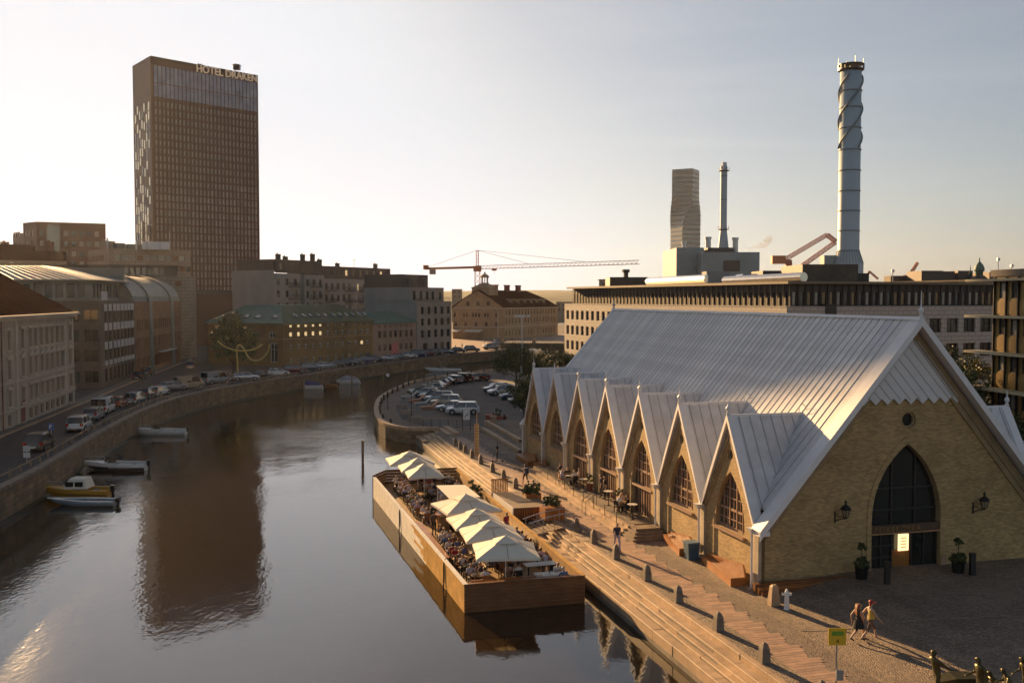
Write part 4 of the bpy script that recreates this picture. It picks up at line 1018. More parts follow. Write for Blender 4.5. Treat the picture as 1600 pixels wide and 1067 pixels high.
mb = MB(); mb.hexa([aF + dF * u_ - nF * t_ + Vector((0, 0, z_)) for z_ in (q[1], p[1]) for u_, t_ in ((p[0], .3), (q[0], .3), (q[0], 0), (p[0], 0))]); obj('glass_bay', mb, 'glass_sky', db)
# tan building with dark roof
Y8 = 262; p, q = D(-40, 408, Y8 - 4), D(104, 408, Y8 + 6)
tb = thing('tan_building', 'tan rendered building with dark red roof and square windows at far left', 'building', (p.x, p.y, ZL))
z8 = q.z; facade(tb, p, q, ZL, z8, grid_wins(p, q, [(x, x + 8) for x in (-22, -3, 16, 37, 59, 83)], [(411, 419.5)], 40), 'tan_render', style='plain', gl=('glass_blind', 'glass_dark'))
slab(tb, 'roof', p, q, 12, z8, z8 + 2.6, 'roof_red', o=-.6); slab(tb, 'roof_step', p, D(50, 400, Y8 + 1), 12, z8 + 2.6, z8 + 4.2, 'roof_red', o=-2)
for xx in (8, 78): chimney(tb, D(xx, 400, Y8 + 8), .8, z8 + 2.5, z8 + 5)

# ------------------------------------------------------------ hotel tower
Yc = 320.0; tC, tL, tR = D(235, 92, Yc), D(207, 108, Yc * 1.0447), D(403, 122, Yc * 1.087)
zT = 92.7
tw = thing('hotel_tower', 'tall dark brown hotel tower with vertical window strips and rooftop lettering', 'hotel', (tC.x, tC.y, ZL))
aT, dT, nT, LT = frame(tC, tR)
defm('tower_pane', col=(.27, .235, .22), rough=.25, var=.3, vs=.5); defm('tower_pane_dull', col=(.17, .135, .12), rough=.3, var=.3, vs=.5); nc, nr = 27, 27; pit = (LT - 1.4) / nc; ztg = wz(tC, tR, 300, 160)[1]
z_low = 12.0; rp = (ztg - 1.2 - z_low) / nr
rt = random.Random(5); W_ = []
for r in range(nr):
    for k in range(nc):
        s_ = (r % 2) * .35
        W_.append((.9 + pit * k + .25 + (.08 if (r % 2) else 0), .9 + pit * k + .25 + .78, ztg - 1.2 - rp * (r + 1) + .45, ztg - 1.2 - rp * r - .15))
    # rows of tall narrow windows, floor by floor from the top
facade(tw, tC, tR, ZL, zT, W_ + [], 'tower_brown', style='plain', fr='tower_dark', gl=('tower_pane', 'tower_pane', 'tower_pane', 'tower_pane', 'tower_pane_dull'), depth=.1, limit=290)
for f_ in tw.children:
    pass
# the largest-showing windows of the tower as parts: three hundred of them
me_w = {}
b = MB(); fin = MB()
for k in range(nc + 1):
    u = .9 + pit * k; fin.hexa([aT + dT * x - nT * t + Vector((0, 0, z)) for z in (ZL + 6, zT - 2.6) for x, t in ((u - .1, .12), (u + .1, .12), (u + .1, 0), (u - .1, 0))])
fo = obj('facade_fins', fin, 'tower_dark', tw); fo['kind'] = 'stuff'
# glazed top storeys
for k in range(nc):
    for (z0, z1) in ((ztg, ztg + 4.2), (ztg + 4.5, zT - 2.8)):
        mb = MB(); u0, u1 = .95 + pit * k + .1, .95 + pit * (k + 1) - .2
        mb.hexa([aT + dT * x - nT * t + Vector((0, 0, z)) for z in (z0, z1) for x, t in ((u0, .16), (u1, .16), (u1, .0), (u0, .0))]); obj('glass_panel', mb, 'glass_tower', tw) if 'glass_tower' in M else (defm('glass_tower', col=(.24, .25, .30), rough=.2, metal=.3, var=.3, vs=.3), obj('glass_panel', mb, 'glass_tower', tw))
aS, dS, nS, LS = frame(tL, tC)
rt = random.Random(9); W_ = []
for k in range(7):
    z = 14 + rt.random() * 5
    while z < zT - 16:
        if rt.random() < .62: W_.append((1.2 + k * (LS - 2.4) / 7 + .3, 1.2 + k * (LS - 2.4) / 7 + 1.5, z, z + 2.8))
        z += 3.0
facade(tw, tL, tC, ZL, zT, W_, 'tower_brown', style='plain', fr='tower_dark', gl=('glass_glint', 'glass_glint', 'glass_sky'), depth=.03, limit=130)
mb = MB(); far = V2(tL) + (V2(tR) - V2(tC)); mb.prism([(p.x, p.y) for p in (V2(tC), V2(tR), far, V2(tL))], zT - 1, zT - .05); obj('roof_deck', mb, 'tower_dark', tw)
mb = MB(); mb.prism([(p.x, p.y) for p in (V2(tR), far, V2(tL), V2(tL) + dT * .2 + Vector((0, 0, 0)), far - dT * .3 - dS * .3, V2(tR) - dT * .3)], ZL, zT); obj('rear_walls', mb, 'tower_brown', tw)
for xx in (312, 370):
    p = D(xx, 110, Yc * 1.06); chimney(tw, p, 1.0, zT - .1, zT + 1.3, 'tower_dark')
u0 = wz(tC, tR, 305, 112)[0]; u1 = wz(tC, tR, 400, 128)[0]
defm('sign_cream', col=(.85, .66, .48), rough=.5, var=0, emit=.05)
txt = text('HOTEL DRAKEN', 3.4, 'sign_cream', tw, aT + dT * u0 - nT * .55 + Vector((0, 0, zT - 2.6)), math.atan2(dT.y, dT.x), .3, 'rooftop_lettering')
wid = max(v.co.x for v in txt.data.vertices); txt.data.transform(Matrix.Scale((u1 - u0) / wid, 4, (1, 0, 0)))

# podium, grey apartment blocks
p, q = D(300, 455, 300), D(366, 455, 302)
pd = thing('podium_building', 'low brown building at the foot of the hotel tower', 'building', (p.x, p.y, ZL)); facade(pd, p, q, ZL, p.z, [], 'tower_brown'); slab(pd, 'parapet', p, q, 10, p.z - 1, p.z + .3, 'mansard_brown', o=.2)
dB = Vector((.477, .879, 0)); nB = Vector((-.879, .477, 0))
c2 = V2(D(428, 422, 262)); zw2, zm2 = 22.9, 25.8
bl = c2 + nB * 14.8
ap1 = thing('blank_gable_building', 'apartment house showing a blank grey end wall under a brown top storey', 'building', (c2.x, c2.y, ZL))
facade(ap1, bl, c2, ZL, zw2, [], 'render_grey')
tA = c2 + dB * 18.8
bwin = lambda L, z0, n_, s, w, h: [(u, u + w, z0 - 3.2 * k, z0 - 3.2 * k + h) for u in [s * (i + .5) - w / 2 for i in range(int(L / s))] for k in range(n_)]
facade(ap1, c2, c2 + dB * 10.5, ZL, zw2 - .8, bwin(10.5, zw2 - 4, 4, 3.4, 1.3, 1.9), 'render_grey', style='mull', gl=('glass_day', 'glass_dark'))
mb = MB(); o2 = .9
P_ = [bl + dB * .3, c2 + nB * 2.5 + dB * .3, c2 + dB * 19, bl + dB * 19]
def block_on(par, name, pts, z0, z1, m): mb = MB(); mb.prism([(p.x, p.y) for p in pts], z0, z1); return obj(name, mb, m, par)
block_on(ap1, 'top_storey', [bl + dB * .2 - nB * 2.0, c2 + dB * .2 + nB * .3, c2 + dB * 19, bl + dB * 19], zw2 - .0, zm2, 'mansard_brown')
W_ = bwin(18, zm2 - 2.6, 1, 4.4, 1.2, 1.6); facade(ap1, c2 - nB * .05 + dB * .5, c2 + dB * 18.8 - nB * .05, zw2 - .7, zm2, W_, 'mansard_brown', style='mull', gl=('glass_day', 'glass_blind'))
bay = c2 + dB * 10.5 - nB * 1.4
facade(ap1, bay, bay + dB * 8.3, ZL, zw2 - 1.0, bwin(8.3, zw2 - 4.2, 4, 2.7, 1.2, 2.0), 'render_grey', style='mull', gl=('glass_day', 'glass_dark')); facade(ap1, bay + nB * 1.4, bay, ZL, zw2 - 1.0, [], 'render_grey')
for p, h_ in ((c2 + dB * 5 + nB * 3, 1.3), (c2 + dB * 9 + nB * 4, .8), (c2 + dB * 15 + nB * 3, 1.6), (c2 + dB * 18 + nB * 2, 1.8)): chimney(ap1, p, .6, zm2, zm2 + h_, 'mansard_brown')
# second apartment house
q0 = tA; q1 = c2 + dB * 52.5
ap2 = thing('balcony_building', 'grey apartment house with balconies and a dark mansard storey above the green roofs', 'building', (q0.x, q0.y, ZL))
zm3, zw3 = 24.6, 21.0
facade(ap2, q0 - nB * 1.2, q0 - nB * 1.2 + dB * 15.5, ZL, zw3, bwin(15.5, zw3 - 3.2, 4, 2.6, 1.3, 2.0), 'render_grey', style='mull', gl=('glass_day', 'glass_dark')); facade(ap2, q0, q0 - nB * 1.2, ZL, zw3, [], 'render_grey')
facade(ap2, q0 + dB * 15.5, q1, ZL, zw3, bwin(18.2, zw3 - 3.2, 4, 3.2, 1.3, 2.0), 'render_grey', style='mull', gl=('glass_day', 'glass_dark', 'glowing_pane'))
facade(ap2, q0, q1, zw3 - .0, zm3, bwin(33.7, zw3 + 1.0, 1, 3.4, 1.2, 1.7), 'mansard_brown', style='mull', gl=('glass_day', 'glass_blind', 'glowing_pane'))
block_on(ap2, 'top_storey', [q0 + nB * .5, q1 + nB * .5, q1 + nB * 12, q0 + nB * 12], zw3 - 6, zm3 - .05, 'mansard_brown')
def balcony(par, p, d, n, w, z):
    mb = MB(); o_ = -n * 1.3
    mb.hexa([p + x + Vector((0, 0, zz)) for zz in (z - .15, z) for x in (o_, o_ + d * w, d * w, Vector((0, 0, 0)))])
    bo = obj('balcony', mb, 'frame_dark', par); mb = MB()
    for s, t in ((o_, o_ + d * w), (o_, Vector((0, 0, 0))), (o_ + d * w, d * w)):
        mb.bar(p + s + Vector((0, 0, z + 1)), p + t + Vector((0, 0, z + 1)), .06); L_ = (t - s).length; k_ = max(2, int(L_ / .22))
        for i in range(k_ + 1): r = p + s.lerp(t, i / k_); mb.bar(r + Vector((0, 0, z)), r + Vector((0, 0, z + 1)), .03)
    obj('railing', mb, 'frame_dark', bo)
for k, (t, w) in enumerate([(.8, 3.4), (9.5, 3.8), (17.5, 3.2), (24.5, 3.5)]):
    for j in range(3): balcony(ap2, q0 + dB * t - nB * (1.2 if t < 15 else 0), dB, nB, w, zw3 - 3.35 - 3.2 * j)
for j in range(3): balcony(ap1, bay + dB * 2.5, dB, nB, 3.6, zw2 - 4.3 - 3.2 * j)
for j in range(2): balcony(ap1, c2 + dB * 5.6, dB, nB, 3.2, zw2 - 4.3 - 3.2 * j)
for p, h_ in ((q0 + dB * 1, 1.5), (q0 + dB * 14 + nB * 4, .9), (q0 + dB * 30 + nB * 2, 1.2)): chimney(ap2, p + nB, .6, zm3, zm3 + h_, 'mansard_brown')
p = q0 + dB * 22 + nB * 5; mb = MB(); mb.tube([p + Vector((0, 0, zm3)), p + Vector((0, 0, zm3 + 3))], .06, 5); mb.bar(p + Vector((-.5, 0, zm3 + 2.4)), p + Vector((.5, 0, zm3 + 2.4)), .06); obj('roof_antenna', mb, 'frame_dark', ap2)

# long ochre brick barracks with green copper roof
C4, E4 = V2(G(443, 573, ZL)), V2(G(583, 560.6, ZL)); a4, d4, n4, L4 = frame(C4, E4); left4 = C4 + n4 * 21.5
lb = thing('ochre_brick_building', 'long ochre brick building under a pale green copper roof with a row of skylights', 'building', (C4.x, C4.y, ZL))
ze4 = 10.2
cx_ = [454.4, 466.7, 478, 489.4, 500.8, 512.5, 524.8, 535.3, 545.8, 555.4, 565.4, 574.6]
W_ = grid_wins(C4, E4, [(x - 2.3, x + 2.3) for x in cx_], [(506.5, 511), (518, 525), (537, 543.5), (558, 565)], 478)
wall = facade(lb, C4, E4, ZL - .2, ze4, W_, 'ochre_brick', style='cross', fr='frame_white', gl=('glass_dark', 'glass_day'))
k_ = 0
for ch in wall.children:    # near-end windows catch the sun: the glint is put in as glowing panes
    z_ = ch.location.z + RM[lb.name].translation.z
zs_ = sorted({round(w[2], 2) for w in W_}, reverse=True); us_ = sorted({round(w[0], 2) for w in W_})
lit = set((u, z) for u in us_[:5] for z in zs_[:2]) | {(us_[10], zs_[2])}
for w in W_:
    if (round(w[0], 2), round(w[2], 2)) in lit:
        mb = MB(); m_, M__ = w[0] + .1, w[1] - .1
        mb.face([a4 + d4 * u + n4 * .13 + Vector((0, 0, z)) for u, z in ((m_, w[2] + .1), (M__, w[2] + .1), (M__, w[3] - .1), (m_, w[3] - .1))]); obj('glint_pane', mb, 'glowing_pane', wall)
W_ = grid_wins(left4, C4, [(393.5, 402.5), (420, 429)], [(518, 527)], 398) + grid_wins(left4, C4, [(422, 433)], [(536, 566)], 427) + [(2, 3.2, 6.5, 8), (5, 6.2, 6.5, 8)]
facade(lb, left4, C4, ZL - .2, ze4, W_, 'ochre_brick', style='cross', fr='frame_white', gl=('glass_day',))
for z in (wz(C4, E4, 478, 529)[1], ze4 - .35):
    slab(lb, 'string_course', C4, E4, 0, z, z + .2, 'brick_trim', o=.12); slab(lb, 'string_course', left4, C4, 0, z, z + .2, 'brick_trim', o=.12, e1=.12)
rf = hip(lb, C4, E4, 21.5, ze4, 14.0, 5.6, 'green_copper', over=.6, trunc=5.6, seams=.8)
rf[0].data.materials[0] = M['olive_copper']
for r_ in rf[:1]:
    for c_ in r_.children: c_.data.materials[0] = M['olive_copper']
def skylight(par, a, d, n, u, w, z, slope, wd=1.0, ln=1.1, m='glass_sky'):
    mb = MB(); P = [(0, 0), (wd, 0), (wd, ln), (0, ln)]
    mb.hexa([a + d * (u + x) + n * (w + y) + Vector((0, 0, z + y * slope + t)) for t in (-.02, .16) for x, y in P]); o = obj('skylight', mb, 'frame_dark', par)
    mb = MB(); mb.face([a + d * (u + x) + n * (w + y) + Vector((0, 0, z + y * slope + .175)) for x, y in ((.1, .1), (wd - .1, .1), (wd - .1, ln - .1), (.1, ln - .1))]); obj('pane', mb, m, o)
sl4 = (14.0 - ze4) / 6.2
for x in (461, 474, 485, 497, 508, 520.5, 531.5, 541, 551, 561, 570): skylight(rf[0], a4, d4, n4, on_wall(C4 + n4 * 1.4, E4 + n4 * 1.4, x, 500)[0], 1.2, ze4 + 1.85 * sl4, sl4)
a4s, d4s, n4s, _ = frame(left4, C4)
for x in (362, 380, 398, 425): skylight(rf[3], a4s, d4s, n4s, on_wall(left4 + n4s * 1.2, C4 + n4s * 1.2, x, 500)[0], 1.0, ze4 + 1.65 * sl4, sl4, 1.5)
# smaller rosy building with bright green roof
E5 = E4 + d4 * 18; rb = thing('rosy_building', 'small rosy rendered building with green copper roof and seven bays, between ochre and stone houses', 'building', (E4.x, E4.y, ZL))
defm('rosy_render', col=(.34, .24, .18), rough=.9, var=.15, vs=.4, dirt=.2)
W_ = grid_wins(E4, E5, [(x - 2.2, x + 2.2) for x in (592.9, 601.5, 609.9, 618, 626.3, 634.8, 642.7)], [(516, 527), (537, 547)], 618) + grid_wins(E4, E5, [(x - 1.2, x + 1.2) for x in (592.9, 601.5, 609.9, 618, 626.3, 634.8, 642.7)], [(508, 511)], 618)
wall = facade(rb, E4, E5, ZL - .2, 9.5, W_, 'rosy_render', style='cross', fr='frame_brown', gl=('glass_dark', 'glass_day'))
hip(rb, E4, E5, 12, 9.5, 12.2, 1.5, 'green_copper', over=.4, seams=.8, ends=(0, 1)); slab(rb, 'string_course', E4, E5, 0, 5.3, 5.5, 'brick_trim', o=.1); facade(rb, E5, E5 + n4 * 12, ZL, 9.5, [], 'rosy_render')
p, q = wz(E4, E5, 611.5, 536), wz(E4, E5, 622.5, 557)
mb = MB(); mb.hexa([V2(E4) + d4 * u - n4 * t + Vector((0, 0, z)) for z in (q[1] + .3, p[1]) for u, t in ((p[0], .08), (q[0], .08), (q[0], .01), (p[0], .01))]); obj('pink_banner', mb, mat('pink_cloth', col=(.55, .17, .17), var=.3, vs=2), wall)
# stone grid house
E3 = E4 + d4 * 34.7; sg = thing('stone_grid_building', 'square pale stone house with a grid of tall dark windows beside the rosy building', 'building', (E5.x, E5.y, ZL))
z3, z3b, z3t = 14.6, 18.2, 21.6
xc = (659.3, 669.7, 680, 690, 699.6)
W_ = grid_wins(E5, E3, [(x - 2.4, x + 2.4) for x in xc], [(479, 490.5), (497, 508), (515, 526.5)], 680) + grid_wins(E5, E3, [(x - 2.6, x + 2.6) for x in xc[2:]], [(534.5, 549)], 690) + grid_wins(E5, E3, [(660, 667)], [(536, 554)], 664)
facade(sg, E5 + d4 * .3, E3, ZL - .2, z3, W_, 'stone_grid', style='mull', fr='frame_dark', gl=('glass_dark',), depth=.35)
s5 = E5 + d4 * .3 + n4 * 13
facade(sg, s5, E5 + d4 * .3, ZL, z3, [], 'render_blue'); facade(sg, E3, E3 + n4 * 13, ZL, z3, [], 'stone_grid')
slab(sg, 'roof_deck', E5 + d4 * .3, E3, 13, z3 - .1, z3 + .05, 'stone_grid', o=.05)
t0 = E5 + d4 * .3 + n4 * 1.8; t1 = E3 + n4 * 1.8 - d4 * 1.0
facade(sg, t0, t1, z3, z3b, [(u, u + 1.3, z3 + .5, z3 + 2.7) for u in (1, 4, 6.8, 9.6, 13)], 'stone_grid', style='mull', fr='frame_dark', gl=('glass_dark',)); facade(sg, t0 + n4 * 11, t0, z3, z3b, [], 'render_blue')
slab(sg, 'roof_deck', t0, t1, 11, z3b - .1, z3b + .08, 'stone_grid', o=.1)
mb = MB()
for i in range(60): p = E5 + d4 * (.5 + 15.8 * i / 59) - n4 * -.1; mb.bar(p + Vector((0, 0, z3)), p + Vector((0, 0, z3 + 1)), .03)
mb.bar(E5 + d4 * .5 + n4 * .1 + Vector((0, 0, z3 + 1)), E3 + n4 * .1 + Vector((0, 0, z3 + 1)), .06); obj('terrace_railing', mb, 'frame_dark', sg)
u0_, u1_ = t0 + n4 * 3 + d4 * .5, t1 + n4 * 3 - d4 * 3
facade(sg, u0_, u1_, z3b, z3t, [(u, u + 1.0, z3b + .6, z3b + 2.4) for u in (1.5, 4, 6.5, 9)], 'mansard_brown', style='mull'); slab(sg, 'top_storey', u0_, u1_, 9, z3b, z3t - .02, 'mansard_brown', o=-.3, e0=-.01, e1=-.01)
facade(sg, u0_ + n4 * 12, u0_ + n4 * .0, z3b, z3t, [], 'mansard_brown')
slab(sg, 'podium', u0_ + n4 * 0, u1_, 12, ZL, z3b, 'render_blue', o=-.5, e0=-.05)

# toll house with red roof, gable front and cupola
F0, F1, F2 = V2((-21, 351.4)), V2((-2.9, 343)), V2((17.9, 388))
th = thing('toll_building', 'big ochre house with red tiled roof, arched windows, dormers and a small cupola', 'building', (F1.x, F1.y, 2))
defm('ochre_pale', col=(.42, .29, .17), rough=.9, var=.18, vs=.3, dirt=.3)
zb6 = 1.0; ze6 = 12.1; zr6 = 18.3
W_ = grid_wins(F0, F1, [(x - 2.2, x + 2.2) for x in (711.5, 727, 743.5, 759.5, 775)], [(503, 510.5)], 743) + grid_wins(F0, F1, [(x - 1.5, x + 1.5) for x in (710.5, 725, 729.5, 739, 743.5, 748, 757.5, 762, 775)], [(489, 495.5)], 743)
a6, d6, n6, L6 = frame(F0, F1)
facade(th, F0, F1, zb6, ze6, W_, 'ochre_pale', style='cross', gl=('glass_dark', 'glass_day'))
gm = L6 / 2; mb = MB()
fn6 = lambda u, z, dp: a6 + d6 * u + n6 * dp + Vector((0, 0, z))
mb.holes([(0, ze6), (L6, ze6), (L6 * .78, ze6 + 3.2), (gm, zr6), (L6 * .22, ze6 + 3.2)], [[(u - .7, ze6 + .8), (u + .7, ze6 + .8), (u + .7, ze6 + 2.3), (u - .7, ze6 + 2.3)] for u in (gm - 4, gm, gm + 4)] + [circ(gm, ze6 + 4.6, .7, 10)], fn6, depth=.3)
gb = obj('front_gable', mb, 'ochre_pale', th)
for u, z, w, h in ((gm - 4, ze6 + .8, 1.4, 1.5), (gm, ze6 + .8, 1.4, 1.5), (gm + 4, ze6 + .8, 1.4, 1.5)): inst('window', win_mesh(w, h, 'cross', 'frame_brown', 'glass_dark', .2), fn6(u - .7, z, 0), math.atan2(d6.y, d6.x), gb)
slab(th, 'string_course', F0, F1, 0, ze6 - .2, ze6 + .1, 'cream_trim', o=.2); slab(th, 'string_course', F0, F1, 0, 5.4, 5.7, 'cream_trim', o=.15)
a7, d7, n7, L7 = frame(F1, F2)
W_ = [(u, u + 1.1, z, z + 2.0) for u in [1.6 + 2.75 * k for k in range(17)] for z in (6.6, 9.6, 2.4)]
facade(th, F1, F2, zb6, ze6, W_, 'ochre_pale', style='cross', gl=('glass_dark', 'glass_day')); slab(th, 'string_course', F1, F2, 0, 5.4, 5.7, 'cream_trim', o=.15); slab(th, 'eaves', F1, F2, 0, ze6 - .2, ze6 + .1, 'cream_trim', o=.4)
Wd6 = L6
q = lambda u, w, z: a7 + d7 * u + n7 * w + Vector((0, 0, z))
for s in (0, 1):
    wa, wb_, wc = (-.4, Wd6 * .22, Wd6 / 2) if s == 0 else (Wd6 + .4, Wd6 * .78, Wd6 / 2)
    roof_quad(th, 'roof', [q(-.5, wa, ze6 + .1), q(L7 + .3, wa, ze6 + .1), q(L7 - 2.5, wb_, ze6 + 3.35), q(-.5, wb_, ze6 + 3.35)], 'roof_red', .15)
    roof_quad(th, 'roof', [q(-.5, wb_, ze6 + 3.35), q(L7 - 2.5, wb_, ze6 + 3.35), q(L7 - 8, wc, zr6 + .1), q(-.5, wc, zr6 + .1)], 'roof_red', .15)
roof_quad(th, 'roof', [q(L7 + .3, -.4, ze6 + .1), q(L7 + .3, Wd6 + .4, ze6 + .1), q(L7 - 8, Wd6 / 2 + .05, zr6), q(L7 - 8, Wd6 / 2 - .05, zr6)], 'roof_red', .15)
for k in range(6):
    u = 10 + k * 6; mb = MB(); w = Wd6 * .12; mb.hexa([q(u + x, w + y, z) for x, y, z in ((0, -.6, ze6 + 1.2), (1.6, -.6, ze6 + 1.2), (1.6, 3, ze6 + 1.4), (0, 3, ze6 + 1.4), (0, -.6, ze6 + 3.0), (1.6, -.6, ze6 + 3.0), (1.6, 3, ze6 + 3.3), (0, 3, ze6 + 3.3))])
    dm = obj('dormer', mb, 'brick_trim', th); mb = MB(); mb.face([q(u + x, w - .63, z) for x, z in ((.3, ze6 + 1.5), (1.3, ze6 + 1.5), (1.3, ze6 + 2.7), (.3, ze6 + 2.7))]); obj('pane', mb, 'glass_day', dm)
for k, u in enumerate((14, 24, 34)): mb = MB(); mb.hexa([q(u + x, Wd6 / 2 + y, z) for z in (zr6 - 2, zr6 + 1.8) for x, y in ((-1, -.7), (1, -.7), (1, .7), (-1, .7))]); mb.hexa([q(u + x, Wd6 / 2 + y, z) for z in (zr6 + 1.8, zr6 + 2.1) for x, y in ((-1.2, -.9), (1.2, -.9), (1.2, .9), (-1.2, .9))]); obj('chimney', mb, 'brick_red', th)
mb = MB(); u = 5.5
mb.sweep([[q(u + x * s, Wd6 / 2 + y * s, z) for x, y in ((-1, -1), (1, -1), (1, 1), (-1, 1))] for s, z in ((3.6, zr6 - 3), (3.4, zr6 + .6), (3.7, zr6 + .9), (1.7, zr6 + 2.0), (1.6, zr6 + 2.2))]); obj('ridge_turret', mb, 'ochre_pale', th)
mb = MB(); mb.lathe([(1.5, zr6 + 2.2), (1.5, zr6 + 2.6), (1.2, zr6 + 2.65)], 8, c=q(u, Wd6 / 2, 0))
for k in range(8): an = k * math.pi / 4; mb.bar(q(u, Wd6 / 2, zr6 + 2.6) + Vector((math.cos(an), math.sin(an), 0)) * 1.1, q(u, Wd6 / 2, zr6 + 4.5) + Vector((math.cos(an), math.sin(an), 0)) * 1.1, .28)
mb.lathe([(1.7, zr6 + 4.5), (1.6, zr6 + 4.8), (1.2, zr6 + 5.4), (.4, zr6 + 5.8), (.15, zr6 + 6.6)], 10, c=q(u, Wd6 / 2, 0)); obj('cupola', mb, 'brick_trim', th)
for (x0, x1) in ((706, 722), (729, 755)):
    p0, p1 = on_wall(F0, F1, x0, 525), on_wall(F0, F1, x1, 525)
    mb = MB(); mb.hexa([fn6(u_, z_, -o_) for (o_, z_) in ((.1, 4.4), (3.0, 3.7)) for u_ in (p0[0], p1[0])][:2] + [fn6(p1[0], 3.7, -3.0), fn6(p0[0], 3.7, -3.0)] + [fn6(p0[0], 4.52, -.1), fn6(p1[0], 4.52, -.1), fn6(p1[0], 3.82, -3.0), fn6(p0[0], 3.82, -3.0)]); obj('awning', mb, 'canvas', th)
# sunlit square and bridge
sheet('square_paving', [(-22, 262), (-12, 262), (-4.5, 275), (-3, 283), (-2, 298), (22, 296), (30, 345), (30, 400), (-40, 360), (-30, 300)], ZL + .012, 'slab_red')
br = thing('stone_bridge', 'low stone bridge with iron railing across the canal before the ochre toll building', 'bridge', (5, 280, 0))
B0, B1 = V2((-3.2, 279)), V2((34, 272)); ab, db_, nb, Lb = frame(B0, B1)
mb = MB(); fb = lambda u, z, dp: ab + db_ * u + nb * dp + Vector((0, 0, z))
arch = [(4.5, -3.9)] + [(4.5 + 4.6 * (1 - math.cos(math.pi * k / 12)), -1.5 + 3.0 * math.sin(math.pi * k / 12)) for k in range(13)] + [(13.7, -3.9)]
mb.holes([(0, -4), (Lb, -4), (Lb, 3.0), (0, 3.0)], [arch[::-1]], fb, depth=11); obj('bridge_side', mb, 'quay_stone', br)
slab(br, 'bridge_deck', B0, B1, 11, 2.6, 3.02, 'granite_dark', o=.25)
mb = MB(); 
for i in range(90): mb.bar(fb(Lb * i / 89, 3.0, .2), fb(Lb * i / 89, 4.0, .2), .05)
mb.bar(fb(0, 4.0, .2), fb(Lb, 4.0, .2), .09); mb.bar(fb(0, 3.2, .2), fb(Lb, 3.2, .2), .06); obj('railing', mb, 'frame_dark', br)
for u in (0, 9, 18, 27): mb = MB(); mb.hexa([fb(u + x, z, y) for z in (2.6, 4.2) for x, y in ((0, -.2), (.9, -.2), (.9, .7), (0, .7))]); obj('bridge_pier', mb, 'granite', br)
# ------------------------------------------------------------ right-hand background
defm('white_panel_wall', col=(.50, .43, .36), rough=.7, var=.08, vs=.4, pat='brick', size=(1.2, .6), col2=(.48, .415, .35))
defm('weathered_copper', col=(.10, .075, .05), rough=.65, var=.35, vs=.8, dirt=.4)
defm('dark_copper', col=(.045, .033, .024), rough=.5, var=.25, vs=.5)
defm('copper_eave', col=(.2, .155, .095), rough=.6, var=.2)
defm('silver_duct', col=(.75, .70, .62), rough=.22, metal=.9, var=.1)
defm('plant_blue', col=(.30, .34, .34), rough=.7, var=.15, vs=.2, dirt=.15)
defm('chimney_blue', col=(.38, .46, .50), rough=.55, var=.08, vs=.2)
defm('chimney_dark', col=(.19, .23, .24), rough=.6, var=.1)
defm('crane_red', col=(.40, .10, .05), rough=.6, var=.15)
defm('crane_orange', col=(.50, .17, .06), rough=.6, var=.15)
defm('twist_glass', col=(.22, .25, .235), rough=.25, metal=.4, var=.15, vs=.05)
defm('twist_dark', col=(.17, .19, .175), rough=.4, var=.1)
Wc, Wl, Wr = V2((36, 130)), V2((10.7, 202)), V2((71, 142))
wo_ = thing('office_building', 'long white panelled office with dark copper attic storey and roof ducts behind the hall', 'building', (36, 130, 0))
aW, dW, nW, LW_ = frame(Wl, Wc); zW = 14.4
W_ = []
pt = 2.45
for k in range(int((LW_ - 1) / pt)):
    for z in (11.3, 8.3, 5.3, 2.3): W_.append((1.0 + pt * k, 1.0 + pt * k + 1.35, z, z + 1.75))
facade(wo_, Wl, Wc, -.1, zW, W_, 'white_panel_wall', style='plain', fr='frame_dark', gl=('glass_dark', 'glass_day'), depth=.3)
aX, dX, nX, LX = frame(Wc, Wr)
xc = [1461.6 - 26.8 * k for k in range(6)][::-1] + [1488.5, 1515, 1541]
rowsW = [(497, 519), (535.5, 557), (574, 594)]
W_ = grid_wins(Wc, Wr, [(x - 9.2, x + 9.2) for x in xc], rowsW, 1500)
wl_ = facade(wo_, Wc, Wr, -.1, zW, W_, 'white_panel_wall', style='mull', fr='frame_dark', gl=('glass_dark', 'glass_day'), depth=.35)
slab(wo_, 'roof_deck', Wl, Wc, 30, zW - .1, zW + .05, 'white_panel_wall', o=.05); slab(wo_, 'roof_deck', Wc, Wr, 20, zW - .12, zW + .03, 'white_panel_wall', o=.05)
# notch column
un = on_wall(Wc, Wr, 1298, 480)[0]; slab(wo_, 'dark_shaft', aX + dX * (un - .9), aX + dX * (un + .9), 1, 0, zW + .3, 'dark_copper', o=.05)
# copper attic storey: mullions and a projecting eave
C0, C1, C2 = Wl + nW * 1.6 + dW * .8, Wc + nW * 1.6 + nX * 1.6 + dW * 0, Wr + nX * 1.6
zC = 17.4
for (p, q, n_, gls) in ((C0, C1, 52, ('glass_day', 'dark_copper', 'glass_sky')), (C1, C2, 30, ('glass_blind', 'window_dim', 'glass_day'))):
    ap_, dp_, np_, Lp = frame(p, q); s_ = Lp / n_
    if 'window_dim' not in M: defm('window_dim', col=(.30, .20, .09), rough=.3, var=.4, vs=2)
    facade(wo_, p, q, zW, zC, [(s_ * (k + .28), s_ * (k + .78), zW + .15, zW + 1.95) for k in range(n_)], 'dark_copper', name='attic_wall', style='plain', fr='frame_dark', gl=gls, depth=.15)
    mb = MB()
    for k in range(n_ + 1): r_ = ap_ + dp_ * s_ * k - np_ * .12; mb.bar(r_ + Vector((0, 0, zW)), r_ + Vector((0, 0, zC)), .12, .08, up=np_)
    o = obj('copper_fins', mb, 'copper_eave' if n_ == 52 else 'dark_copper', wo_); o['kind'] = 'stuff'
mb = MB()
